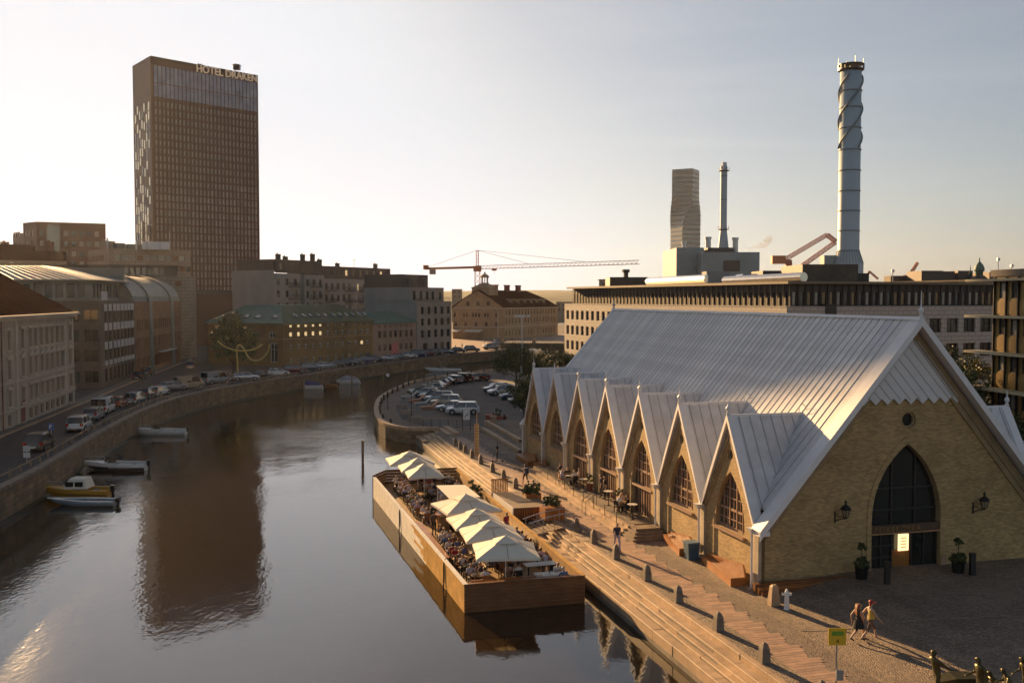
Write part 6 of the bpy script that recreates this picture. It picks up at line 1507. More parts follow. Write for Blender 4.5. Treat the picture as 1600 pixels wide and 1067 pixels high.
    mm = MB(); mm.box((-.06, -.1, -.07), (.06, .1, .07)); out['mirror'] = mm.mesh('mirror', [M['car_trim']])
    pl_ = MB(); pl_.box((-.01, -.26, -.06), (.01, .26, .06)); out['plate'] = pl_.mesh('number_plate', [M['white_paint']])
    out['ax'] = ax; return out
CARS = {}
def place_car(kind, col, x, y, z, ang, label, group, detail=True, cat='car', roof_box=False, name='parked_car'):
    """ang: heading of the nose, degrees anticlockwise from +X"""
    if kind not in CARS: CARS[kind] = car_proto(kind)
    c = CT[kind]; P = CARS[kind]; W = c['W'] / 2; hl = c['L'] / 2
    t = thing(name, label, cat, (x, y, z), rad(ang), group); Wm = RM[t.name]
    bm_ = P['body'].copy(); bm_.materials.clear(); bm_.materials.append(paint(col, PAINT[col][0], PAINT[col][1]))
    at = lambda nm, me, lx, ly, lz, par=t, rz=0: inst(nm, me, Wm @ Vector((lx, ly, lz)), rad(ang) + rz, par)
    at('body', bm_, 0, 0, 0); at('cabin_glass', P['windows'], 0, 0, 0)
    if detail:
        at('bumper_trim', P['bumper_trim'], 0, 0, 0)['kind'] = 'stuff'; at('wheel_arches', P['wheel_arch'], 0, 0, 0)['kind'] = 'stuff'
    for s in (-1, 1):
        for xx in (-P['ax'], P['ax']):
            w = at('wheel', P['tyre'], xx, s * (W - .1), c['wr'])
            if detail: at('rim', P['rim'], xx, s * (W - .1), c['wr'], w)
        at('headlight', P['hl'], hl - .08, s * (W - .32), .68 if kind in ('suv', 'van') else .6)
        at('tail_light', P['tl'], -hl - .02, s * (W - .2), .85)
        if detail: at('mirror', P['mirror'], .75, s * (W + .1), 1.0 if kind != 'van' else 1.15)
    if detail: at('number_plate', P['plate'], -hl - .035, 0, .52); at('number_plate', P['plate'], hl + .02, 0, .42)
    return t
# island car park; (pixel of the ground point under the middle of the car, type, colour, label)
isl = [
 (723, 647, 'suv', 'white', 'white tall SUV parked nearest the sign, its side to us'),
 (706, 642, 'sedan', 'silver', 'silver low car second in the island row, next to the white SUV'),
 (697, 634.5, 'suv', 'beige', 'beige grey SUV third in the island row'),
 (687, 628, 'suv', 'lightblue', 'pale blue crossover fourth in the island row'),
 (677, 623.5, 'sedan', 'black', 'black sedan between two pale cars in the island row'),
 (667, 620, 'hatch', 'silver', 'light silver hatchback beside the green car'),
 (659, 616, 'wagon', 'green', 'dark green estate car in the island row'),
 (672, 612.5, 'wagon', 'grey', 'grey estate car just beyond the green one'),
 (678, 608, 'sedan', 'beige', 'beige sedan in the far half of the island row'),
 (684, 604.5, 'hatch', 'maroon', 'maroon hatchback in the far half of the island row'),
 (693, 601, 'sedan', 'black', 'black saloon near the bend of the island row'),
 (706, 598.5, 'wagon', 'silver', 'silver estate at the bend of the island row'),
 (721, 596.5, 'suv', 'black', 'black off-roader at the far bend by the canal'),
 (733, 595, 'hatch', 'white', 'white hatchback at the far bend by the canal'),
 (748, 594, 'wagon', 'maroon', 'dark wine red estate at the far end of the island row'),
]
for i, (x, y, k, c_, lab) in enumerate(isl):
    g = G(x, y, .0); ang = 180 + 4 - (i * 1.0 if i < 8 else 6 + (i - 7) * 4.5)
    if i >= 11: ang = 180 - 38 - (i - 11) * 3
    place_car(k, c_, g.x, g.y, .01, ang, lab, 'cars parked on the island')
for i, (x, y, k, c_, lab, an) in enumerate([(775, 612, 'wagon', 'black', 'black estate, farthest of the row beside the hall', 205), (783, 617, 'suv', 'silver', 'silver blue SUV second in the row beside the hall', 205), (796, 617, 'wagon', 'beige', 'grey beige estate in the middle of the row beside the hall', 205), (803, 624, 'suv', 'blue', 'dark blue SUV beside the mast near the hall', 205), (815, 630, 'hatch', 'grey', 'grey hatchback half hidden by the small tree', 205)]):
    g = G(x, y, 0); place_car(k, c_, g.x, g.y, .01, an, lab, 'cars parked beside the hall')
# left bank, along the canal wall
lb_ = [
 (62, 702, 'suv', 'black', 'black off-roader with white licence plate nearest us on the left bank'),
 (125, 672, 'suv', 'white', 'white SUV seen from behind on the left bank'),
 (147, 655, 'hatch', 'lightblue', 'pale hatchback tucked between white SUV and white van'),
 (162, 645, 'van', 'white', 'boxy white delivery van on the left bank'),
 (184, 636, 'hatch', 'red', 'small red car just beyond the white delivery van'),
 (212, 631, 'suv', 'silver', 'silver SUV beyond the small red car'),
 (230, 622, 'hatch', 'grey', 'grey domed hatchback in the left bank row'),
 (248, 618, 'wagon', 'white', 'white estate with red tail lamp in the left bank row'),
 (270, 610, 'wagon', 'silver', 'silver estate before the long pale van'),
 (296, 607, 'van', 'beige', 'beige camper van in the left bank row'),
 (338, 599, 'van', 'lightblue', 'big grey box van before the looping lamp'),
 (371, 593, 'sedan', 'grey', 'grey low car right behind the looping lamp'),
]
lbr = resample(LW, 1.0)
def bank_heading(px, py):
    b_ = min(range(len(lbr) - 1), key=lambda i: (lbr[i].x - px) ** 2 + (lbr[i].y - py) ** 2); d = lbr[b_ + 1] - lbr[b_]; return math.degrees(math.atan2(d.y, d.x))
for x, y, k, c_, lab in lb_:
    g = G(x, y, ZL); ang = bank_heading(g.x, g.y) + (0 if x < 260 else -22); 
    tcar = place_car(k, c_, g.x, g.y, ZL, ang, lab, 'cars along the left bank', name='parked_van' if k == 'van' else 'parked_car', cat='van' if k == 'van' else 'car')
# far row, nose-in to the wall
cols = ['silver', 'black', 'white', 'maroon', 'grey', 'silver', 'black', 'black', 'grey', 'blue', 'black', 'silver', 'grey', 'white', 'blue', 'maroon', 'black', 'grey', 'black', 'black', 'grey', 'lightblue', 'silver', 'grey', 'black', 'black']
names = dict(silver='silver', black='black', white='white', maroon='dark red', grey='grey', blue='dark blue', lightblue='pale blue')
landm = [(470, 'ochre building, left'), (560, 'ochre building, middle'), (590, 'ochre building, right end'), (655, 'rosy building'), (720, 'stone grid house'), (800, 'sunlit square')]
x = 392; k = 0; used = {}; kinds = ['wagon', 'suv', 'hatch', 'sedan']
while x < 738:
    ywall = 601 - (x - 392) * .262 + max(0, x - 470) * .115; 
    g = G(x, ywall - 6.5, ZL); dd_ = min(lbr, key=lambda q_: (q_.x - g.x) ** 2 + (q_.y - g.y) ** 2)
    hd = bank_heading(g.x, g.y); nrm_ = Vector((-math.sin(rad(hd)), math.cos(rad(hd)), 0)); pos = dd_ + nrm_ * 4.0
    c_ = cols[k % len(cols)]; ki = kinds[(k * 7 + k // 4) % 4]; lm = next(n_ for xx, n_ in landm if x < xx)
    key = (names[c_], ki, lm); used[key] = used.get(key, 0) + 1
    kn = dict(wagon='estate', suv='SUV', hatch='hatchback', sedan='saloon')[ki]
    prev = names[cols[(k - 1) % len(cols)]]; nxt = names[cols[(k + 1) % len(cols)]]
    place_car(ki, c_, pos.x, pos.y, ZL, hd - 52, '%s %s between %s and %s cars, by the %s' % (names[c_], kn, prev, nxt, lm), 'cars nosed in along the far canal wall', detail=x < 620)
    k += 1; x += 15.5 - (x - 392) * .012
# street cars
for x, y, k, c_, lab in ((218, 593, 'sedan', 'black', 'black saloon at the kerb below the vaulted building'), (232, 586, 'suv', 'grey', 'dark SUV behind the black saloon by the vaulted building'), (300, 577, 'suv', 'beige', 'pale car waiting in the side street')):
    g = G(x, y, ZL); place_car(k, c_, g.x, g.y, ZL, 100, lab, 'cars in the street')
g = G(728, 556, ZL)
# ------------------------------------------------------------ kerb and pavement on the left bank
mb = MB(); st = [V2(G(-40, 706, ZL)), V2(G(2, 683, ZL)), V2(G(122, 634, ZL)), V2(G(216, 594, ZL)), V2(G(300, 562, ZL))]
bk = [V2(G(-40, 690, ZL)), V2(G(2, 674, ZL)), V2(G(116, 628, ZL)), V2(G(208, 590, ZL)), V2(G(290, 560, ZL))]
for p, q, r_, s_ in zip(st, st[1:], bk, bk[1:]): mb.hexa([v + Vector((0, 0, z)) for z in (ZL - .1, ZL + .13) for v in (p, q, s_ - (q - p).normalized() * 0, r_)])
struct('pavement', mb, 'pavement')
mb = MB()
for p, q in zip(st, st[1:]): mb.bar(p + Vector((0, 0, ZL + .07)), q + Vector((0, 0, ZL + .07)), .22, .16)
struct('kerb', mb, 'granite')
# timber guard posts with rails along the left wall
pr = resample(LW, 2.6); gp = thing('quay_railing', 'low dark posts and rails along the left canal wall', 'railing', (-45, 115, ZL)); 
for i in range(len(pr) - 1):
    if not 76 < pr[i].y < 235: continue
    d = (pr[i + 1] - pr[i]).normalized(); n = Vector((-d.y, d.x, 0)); p = pr[i] + n * 1.15; q = pr[i + 1] + n * 1.15
    mb = MB(); mb.box((p.x - .07, p.y - .07, ZL), (p.x + .07, p.y + .07, ZL + .65)); obj('post', mb, 'wood_grey', gp)
    if i % 1 == 0 and pr[i].y < 200: mb = MB(); mb.bar(p + Vector((0, 0, ZL + .5)), q + Vector((0, 0, ZL + .5)), .06, .1); obj('rail', mb, 'wood_grey', gp)

# ------------------------------------------------------------ boats
defm('boat_white', col=(.78, .78, .76), rough=.3, var=.08)
defm('boat_navy', col=(.035, .04, .05), rough=.3, var=.1)
defm('boat_yellow', col=(.55, .27, .03), rough=.35, var=.1)
defm('boat_blue', col=(.30, .36, .40), rough=.4, var=.1)
defm('canvas_blue', col=(.03, .04, .16), rough=.8, var=.15)
defm('canvas_grey', col=(.28, .29, .33), rough=.8, var=.15)
defm('boat_inside', col=(.25, .22, .19), rough=.7, var=.2)
def hull_mesh(L, W, H, top, side, deckm=None):
    mb = MB(); n_ = 12; rings = []
    for i in range(n_ + 1):
        t = i / n_; x = -L / 2 + L * t; w = W / 2 * (min(1, (1 - t) * 1.75)) ** .75 * (.88 + .12 * min(1, t * 4)) if t < 1 else .02; sh = H * (.82 + .35 * t * t)
        rk = L * .16 * max(0, (t - .55) / .45) ** 1.5; kz = .3 * max(0, (t - .6) / .4)
        rings.append([Vector((x, -w, sh)), Vector((x - rk * .4, -w * .95, sh * .55)), Vector((x - rk, -w * .72, .02 + kz * .3)), Vector((x - rk * 1.1, 0, -.25 + kz)), Vector((x - rk, w * .72, .02 + kz * .3)), Vector((x - rk * .4, w * .95, sh * .55)), Vector((x, w, sh))])
    off = len(mb.v)
    for a, b in zip(rings, rings[1:]):
        for k in range(6): mb.face([a[k], a[k + 1], b[k + 1], b[k]], 1 if k in (1, 4) else (0 if k in (0, 5) else 0))
    mb.face(rings[0], 0)
    return mb, rings
def boat(name, label, p, ang, L, W, H, side='boat_white', band='boat_white', deck='boat_white', kind='bow', group='small boats moored along the left wall'):
    t = thing(name, label, 'boat', p, rad(ang), group); mb, rg = hull_mesh(L, W, H, 0, 0)
    inst('hull', mb.mesh('hull', [M[side], M[band]]), p, rad(ang), t)
    d = MB(); k0 = 6 if kind != 'open' else 10
    for a, b in zip(rg[k0:], rg[k0 + 1:]): d.face([a[0], a[6], b[6], b[0]])
    for a, b in zip(rg, rg[1:]):
        for s in (0, 6):
            o_ = Vector((0, .16 if s == 0 else -.16, 0)); d.hexa([a[s] + Vector((0, 0, -.03)), b[s] + Vector((0, 0, -.03)), b[s] + o_ + Vector((0, 0, -.03)), a[s] + o_ + Vector((0, 0, -.03)), a[s] + Vector((0, 0, .03)), b[s] + Vector((0, 0, .03)), b[s] + o_ + Vector((0, 0, .03)), a[s] + o_ + Vector((0, 0, .03))])
    inst('deck', d.mesh('deck', [M[deck]]), p, rad(ang), t)
    d = MB(); 
    for a, b in zip(rg[:k0], rg[1:k0 + 1]): d.face([a[0] * 1 + Vector((0, .05, -H * .5)), a[6] + Vector((0, -.05, -H * .5)), b[6] + Vector((0, -.05, -H * .5)), b[0] + Vector((0, .05, -H * .5))])
    for xx in (-L * .25, 0): d.box((xx - .15, -W * .42, H * .35), (xx + .15, W * .42, H * .62))
    inst('cockpit', d.mesh('cockpit', [M['boat_inside']]), p, rad(ang), t)
    if kind == 'bow':
        w = MB(); a, b = [Vector(q) for q in ((.1, -W * .42, H), (.9, 0, H + .0))], 0
        pts = [(-.5, -W * .42), (.35, -W * .36), (.95, 0), (.35, W * .36), (-.5, W * .42)]
        for (x0, y0), (x1, y1) in zip(pts, pts[1:]): w.face([(x0, y0, H), (x1, y1, H + .08), (x1 - .35, y1 * .85, H + .55), (x0 - .25, y0 * .9, H + .5)])
        inst('windscreen', w.mesh('windscreen', [M['glass_sky']]), p, rad(ang), t)
        r = MB(); r.tube([(L * .18, -W * .4, H + .02), (L * .2, -W * .4, H + .35), (L * .4, -W * .2, H + .5), (L * .46, 0, H + .5), (L * .4, W * .2, H + .5), (L * .2, W * .4, H + .35), (L * .18, W * .4, H + .02)], .02, 5); inst('bow_rail', r.mesh('bow_rail', [M['steel']]), p, rad(ang), t)
    if kind == 'cabin':
        w = MB(); w.sweep([[Vector((x, y, z)) for x, y in ((x0, -y0), (x1, -y0), (x1 + xb, 0), (x1, y0), (x0, y0))] for z, x0, x1, y0, xb in ((H, -L * .22, L * .1, W * .4, .35), (H + .85, -L * .18, L * .02, W * .34, .12))]); inst('canopy', w.mesh('canopy', [M['canvas_white'] if 'canvas_white' in M else M['canvas']]), p, rad(ang), t)
        w = MB()
        for s in (-1, 1):
            for xx in (-L * .17, -L * .04): w.hexa([Vector((xx + a_, s * (W * .385 + b_ - .05 * c_), H + .2 + c_ * .4)) for c_ in (0, 1) for a_, b_ in ((0, 0), (L * .11, 0), (L * .11, .03), (0, .03))])
        inst('cabin_window', w.mesh('cabin_windows', [M['glass_dark']]), p, rad(ang), t)['kind'] = 'stuff'
        r = MB(); r.tube([(L * .2, -W * .35, H), (L * .25, -W * .3, H + .4), (L * .4, 0, H + .5), (L * .25, W * .3, H + .4), (L * .2, W * .35, H)], .02, 5); inst('bow_rail', r.mesh('bow_rail', [M['steel']]), p, rad(ang), t)
    if kind == 'cover':
        w = MB(); w.sweep([[Vector((x, y * wd_, H + z)) for y, z in ((-1, 0), (-.7, hh), (0, hh * 1.25), (.7, hh), (1, 0))] for x, wd_, hh in ((-L * .42, W * .4, .25), (-L * .25, W * .44, .5), (0, W * .44, .75), (L * .12, W * .4, .5), (L * .3, W * .25, .12))]); inst('cover', w.mesh('cover', [M['canvas_blue' if 'blue' in label else 'canvas_grey']]), p, rad(ang), t)
    e = MB(); e.box((-L / 2 - .35, -.2, H * .55), (-L / 2 - .02, .2, H * 1.25)); e.box((-L / 2 - .28, -.07, -.5), (-L / 2 - .1, .07, H * .6)); inst('outboard_motor', e.mesh('outboard_motor', [M['black_metal']]), p, rad(ang), t)
    return t
def gw_(x, y): g = G(x, y, WZ); return Vector((g.x, g.y, WZ + .02))
boat('motor_boat', 'white open bowrider with pale windscreen, farthest of the four near boats', gw_(248, 679), 180, 7.0, 2.3, .75)
boat('motor_boat', 'white and navy motor boat with windscreen and black outboard', gw_(178, 734), 180, 6.6, 2.2, .8, band='boat_navy')
boat('cabin_boat', 'yellow cabin boat with white canvas canopy', gw_(117, 775), 180, 6.2, 2.2, .75, side='boat_yellow', band='boat_yellow', deck='boat_yellow', kind='cabin')
boat('rowing_boat', 'pale blue open boat alongside the yellow cabin boat', gw_(128, 789), 180, 5.6, 1.7, .5, side='boat_blue', band='boat_blue', deck='boat_white', kind='open')
boat('covered_boat', 'white boat with dark blue cover by the far wall', gw_(478, 608), 180, 6.5, 2.3, .8, kind='cover')
boat('covered_boat', 'small boat under a pale grey cover by the far wall', gw_(541, 599), 180, 5.6, 2.2, .7, kind='cover')
boat('motor_boat', 'dark timber boat between the two covered boats', gw_(505, 605), 180, 5.5, 2.0, .7, side='wood_hull', band='wood_hull', deck='wood_deck', kind='open')
boat('motor_boat', 'white open boat near the far bend below the stone grid house', gw_(692, 581), 180, 8.5, 2.5, .8)
# mooring posts in the water
for i, (x, yb, yt) in enumerate(((567, 725, 688), (475, 622, 592), (550, 611, 580), (599, 602, 578), (636, 602, 584), (649, 601, 584), (223, 676, 640))):
    g = G(x, yb, WZ); t_ = D(x, yt, g.y); mb = MB(); mb.tube([(0, 0, -2.4), (0, 0, t_.z - WZ)], .14, 7); single('mooring_post', mb, 'wood_grey', ['dark post standing alone in the canal left of the restaurant barge', 'dark post before the blue covered boat', 'dark post right of the grey covered boat', 'thin dark post in the far canal, left of the lamp', 'first of two close posts near the island tip', 'second of two close posts near the island tip', 'post by the left wall beside the white bowrider'][i], 'post', (g.x, g.y, WZ), group='mooring posts in the canal')

# ------------------------------------------------------------ lamps, masts, signs
defm('lamp_globe', col=(.7, .7, .68), rough=.3, var=0)
defm('gold_tube', col=(.60, .47, .16), rough=.35, metal=.4, var=.1)
def mast(name, label, cat, x, yb, yt, r, m='steel', z=0, top=None):
    g = G(x, yb, z); zt_ = D(x, yt, g.y).z; t = thing(name, label, cat, (g.x, g.y, z)); mb = MB(); mb.tube([(g.x, g.y, z), (g.x, g.y, zt_)], [r, r * .55], 8); obj('pole', mb, m, t)
    return t, Vector((g.x, g.y, zt_))
t, p = mast('light_mast', 'tall pale mast with a cluster of floodlights rising left of the white office', 'lamp post', 815.5, 606, 493, .13, 'white_metal')
for dx in (-1.3, -.6, .1, .9): mb = MB(); mb.box((p.x + dx, p.y - .2, p.z - .3), (p.x + dx + .45, p.y + .2, p.z + .1)); obj('floodlight', mb, 'white_metal', t)
mb = MB(); mb.bar(p + Vector((-1.3, 0, -.1)), p + Vector((1.4, 0, -.1)), .08); obj('crossbar', mb, 'white_metal', t)
t, p = mast('flagpole', 'slim white flagpole beside the small tree at the hall corner', 'flagpole', 814, 642, 571, .07, 'white_metal')
mast('flagpole', 'thin pole on the square before the toll building', 'flagpole', 778, 536, 481, .1, 'steel', 1.2)
for x, yb, yt, lab in ((606, 640, 588, 'globe street lamp on the island edge by the bow-shaped quay'), (643, 650, 612, 'dark street lamp behind the benches on the island')):
    t, p = mast('street_lamp', lab, 'street lamp', x, yb, yt, .06, 'black_metal'); mb = MB(); mb.lathe([(.05, -.1), (.2, 0), (.26, .15), (.2, .3), (.05, .38)], 10, c=p); obj('globe', mb, 'lamp_globe', t, smooth=True)
# bollards round the island edge
for k_, p in enumerate(resample(ISLs, 5.2)):
    if p.y > 215 or p.y < 118: continue
    q_ = p + (Vector((2, 165, 0)) - p).normalized() * 1.0
    mb = MB(); mb.lathe([(.17, 0), (.13, .8), (.08, .92)], 7); single('iron_bollard', mb, 'frame_dark', 'dark bollard round the island quay, ' + ('near the stone stairs' if p.y < 122 else 'at the bow-shaped tip' if p.y < 148 else 'along the canal behind the cars' if p.y < 188 else 'on the far side'), 'bollard', (q_.x, q_.y, 0), group='bollards round the island quay')
# looping lamp
g = G(372, 593, ZL); zt_ = D(372, 538, g.y).z; t = thing('looping_lamp', 'pale gold lamp of looping bent tubes beside the round tree', 'lamp', (g.x, g.y, ZL))
ppx = lambda pts: [D(x, y, g.y) for x, y in pts]
def spline(P, k=6):
    out = []
    for i in range(len(P) - 1):
        p0, p1, p2, p3 = P[max(i - 1, 0)], P[i], P[i + 1], P[min(i + 2, len(P) - 1)]
        for s in range(k): t_ = s / k; out.append(.5 * ((2 * p1) + (-p0 + p2) * t_ + (2 * p0 - 5 * p1 + 4 * p2 - p3) * t_ * t_ + (-p0 + 3 * p1 - 3 * p2 + p3) * t_ ** 3))
    out.append(P[-1]); return out
for pts in ([(372, 594), (371, 566), (370, 545), (374, 539), (381, 545), (388, 558), (396, 563), (408, 561), (418, 550), (421, 538)], [(340, 533), (352, 542), (372, 548), (396, 546), (410, 538)]):
    mb = MB(); mb.tube(spline(ppx(pts)), .13, 7); obj('bent_tube', mb, 'gold_tube', t, smooth=True)
g2 = G(312, 606, ZL)
mb = MB(); mb.tube(spline([D(x, y, g2.y) for x, y in ((305, 611), (312, 606), (316, 598), (313, 592))]), .1, 6); single_o = obj('bent_tube', mb, 'gold_tube', t)
# blue parking sign and small signs on the left bank
g = G(80, 683, ZL); t = thing('parking_sign', 'blue parking sign on a post by the left bank road', 'sign', (g.x, g.y, ZL)); zt_ = D(80, 661, g.y).z
mb = MB(); mb.tube([(g.x, g.y, ZL), (g.x, g.y, zt_)], .035, 6); obj('post', mb, 'steel', t)
mb = MB(); mb.box((g.x - .3, g.y - .03, zt_ - .7), (g.x + .3, g.y + .01, zt_ + .0)); pn = obj('sign_panel', mb, mat('sign_blue', col=(.03, .12, .38), rough=.4, var=0), t)
text('P', .6, 'white_paint', pn, Vector((g.x - .2, g.y - .04, zt_ - .56)), 0, .004)
g = G(42, 722, ZL); t = thing('road_sign', 'white sign plates seen from behind on a post at far left', 'sign', (g.x, g.y, ZL)); zt_ = D(42, 697, g.y).z
mb = MB(); mb.tube([(g.x, g.y, ZL), (g.x, g.y, zt_ + .1)], .04, 6); obj('post', mb, 'steel', t)
for dz in (0, .55): mb = MB(); mb.box((g.x - .3, g.y - .03, zt_ - .45 - dz), (g.x + .3, g.y, zt_ + .02 - dz)); obj('sign_plate', mb, 'panel_white', t)
# notice sign by the island
g = G(729, 672, 0); t = thing('notice_board', 'white notice board in a dark frame in front of the white SUV', 'sign', (g.x, g.y, 0))
for s in (-.45, .45): mb = MB(); mb.box((g.x + s - .05, g.y - .05, 0), (g.x + s + .05, g.y + .05, 2.4)); obj('post', mb, 'frame_dark', t)
mb = MB(); mb.box((g.x - .42, g.y - .04, 1.25), (g.x + .42, g.y + .0, 2.35)); pn = obj('board', mb, 'white_paint', t)
mb = MB(); mb.bar((g.x - .22, g.y - .05, 1.5), (g.x + .22, g.y - .05, 2.1), .06, .01, up=(0, 1, 0)); mb.bar((g.x - .1, g.y - .05, 1.85), (g.x + .2, g.y - .05, 1.75), .06, .01, up=(0, 1, 0)); obj('pictogram', mb, 'frame_dark', pn)
# striped measuring pole with letters on the quay
g = G(745, 713, 0); t = thing('letter_pole', 'tall narrow golden pole with stacked letters on the quay among the bollards', 'pole', (g.x, g.y, 0))
zt_, zm_ = D(741, 645, g.y).z, D(741, 662, g.y).z
defm('gold_panel', col=(.65, .45, .20), rough=.4, metal=.2, var=.1)
mb = MB(); mb.box((g.x - .22, g.y - .06, .1), (g.x + .22, g.y + .06, zm_)); pn = obj('letter_panel', mb, 'gold_panel', t); mb = MB(); mb.tube([(g.x, g.y, 0), (g.x, g.y, zt_)], .05, 6); obj('pole', mb, 'gold_panel', t)
for k, ch in enumerate('HAMNEN'[:6]): pass
mb = MB()
for k in range(10): mb.box((g.x - .15, g.y - .075, .35 + k * .3), (g.x + .15, g.y - .062, .35 + k * .3 + .09)); mb.box((g.x - .15, g.y - .075, .35 + k * .3), (g.x - .07, g.y - .062, .35 + k * .3 + .2))
obj('letter_marks', mb, 'frame_brown', pn)['kind'] = 'stuff'
# deck loungers on the island, coloured
for i, (x, y, c_, lab) in enumerate(((641, 622, (.45, .42, .36), 'cream lounger, farthest of the four on the island'), (652, 628, (.50, .22, .13), 'terracotta lounger, second from the far end'), (662, 633, (.45, .43, .38), 'white lounger between two terracotta ones'), (672, 639, (.50, .24, .14), 'terracotta lounger nearest the white SUV'))):
    g = G(x, y, 0); mm = mat('lounger_%d' % i, col=c_, var=.1); t = thing('sun_lounger', lab, 'lounger', (g.x, g.y, 0), rad(20), 'loungers on the island')
    Wm = RM[t.name]
    def lb2(nm, pts, th): mb = MB(); P = [Wm @ Vector(p) for p in pts]; mb.hexa(P + [p + Vector((0, 0, th)) for p in P]); obj(nm, mb, mm, t)
    lb2('seat', [(-1.4, -.5, .25), (.4, -.5, .35), (.4, .5, .35), (-1.4, .5, .25)], .12); lb2('backrest', [(.35, -.5, .35), (1.1, -.5, 1.0), (1.1, .5, 1.0), (.35, .5, .35)], .12); lb2('base', [(-1.1, -.45, 0), (.6, -.45, 0), (.6, .45, 0), (-1.1, .45, 0)], .26)
# long bench rail and picnic tables near the island tip
t = thing('bar_rail', 'long pale wooden bar rail on trestle legs at the island edge', 'rail', G(690, 670, 0)); p, q = G(655, 668, 0), G(720, 668, 0)
mb = MB(); mb.bar(p + Vector((0, 0, 1.05)), q + Vector((0, 0, 1.05)), .35, .08); obj('rail_top', mb, 'wood_grey', t)
for k in range(5):
    c = p.lerp(q, (k + .5) / 5); mb = MB(); mb.tube([c + Vector((0, .0, 0)), c + Vector((0, 0, 1.0))], .04, 6); mb.bar(c + Vector((-.35, 0, .05)), c + Vector((.35, 0, .05)), .08); obj('trestle', mb, 'frame_dark', t)
for i, (x, y) in enumerate(((628, 640), (636, 650), (650, 660))):
    g = G(x, y, 0); t = thing('picnic_table', ['picnic table nearest the island tip', 'middle picnic table beside the dark street lamp', 'picnic table nearest the bar rail'][i], 'table', (g.x, g.y, 0), rad(15 * i), 'picnic tables on the island'); Wm = RM[t.name]
    for nm, a_, b_ in (('table_top', (-.9, -.38, .7), (.9, .38, .76)), ('bench_seat', (-.9, -.85, .42), (.9, -.6, .47)), ('bench_seat', (-.9, .6, .42), (.9, .85, .47))): mb = MB(); mb.T = Wm; mb.box(a_, b_); obj(nm, mb, 'wood_grey', t)
    for s in (-.6, .6): mb = MB(); mb.T = Wm; mb.bar((s, -.7, 0), (s, -.2, .7), .07); mb.bar((s, .7, 0), (s, .2, .7), .07); mb.bar((s, -.75, .4), (s, .75, .4), .06); obj('leg_frame', mb, 'wood_grey', t)
# terracotta planters by the broad steps
for i, (x, y, w_, lab) in enumerate(((779, 657, 1.1, 'long terracotta planter with a green shrub near the notice stone'), (767, 655, .7, 'small terracotta trough in front of the long planter'))):
    g = G(x, y, 0); t = thing('terracotta_planter', lab, 'planter', (g.x, g.y, 0)); mb = MB(); mb.sweep([[(g.x + sx * w_ * s, g.y + sy * .45 * s, z) for sx, sy in ((-1, -1), (1, -1), (1, 1), (-1, 1))] for s, z in ((.85, 0), (1, .6), (1.05, .62))]); obj('pot', mb, mat('terracotta', col=(.38, .11, .06), var=.15), t)
    if i == 0: inst('shrub', crown_mesh(random.Random(4), .55, .6, 14, 50, .1, 'leaf'), (g.x - .1, g.y, 1.0), 0, t)
g = G(771, 668, 0); mb = MB(); mb.sweep([[(sx * s, sy * s, z) for sx, sy in ((-1, -1), (1, -1), (1, 1), (-1, 1))] for s, z in ((.38, 0), (.32, 1.35), (.25, 1.4))]); single('stone_pillar', mb, 'granite', 'grey stone pillar in front of the terracotta planters', 'pillar', g)
g = G(788, 661, 0); mb = MB(); mb.lathe([(.18, 0), (.14, 1.0), (.1, 1.1)], 8); single('dark_bollard', mb, 'frame_dark', 'dark bollard beside the terracotta planter', 'bollard', g)
# ------------------------------------------------------------ people
SKIN = [mat('skin_a', col=(.50, .30, .20), rough=.6, var=.05), mat('skin_b', col=(.36, .21, .13), rough=.6, var=.05)]
CLOTH = {k: mat('cloth_' + k, col=c, rough=.9, var=.12, vs=6) for k, c in dict(white=(.62, .60, .58), navy=(.03, .035, .07), black=(.02, .02, .022), grey=(.20, .20, .21), lilac=(.42, .40, .50), red=(.35, .04, .05), olive=(.10, .10, .05), beige=(.40, .32, .22), blue=(.10, .16, .30), brown=(.14, .08, .05), pink=(.50, .30, .30), yellow=(.60, .42, .08)).items()}
HAIR = {k: mat('hair_' + k, col=c, rough=.6, var=.2, vs=10) for k, c in dict(dark=(.03, .02, .015), brown=(.10, .055, .03), blond=(.42, .29, .14), grey=(.35, .33, .30), auburn=(.22, .08, .03), red_cap=(.30, .03, .03))  .items()}
SHOE = mat('shoe', col=(.03, .028, .025), rough=.7, var=0)
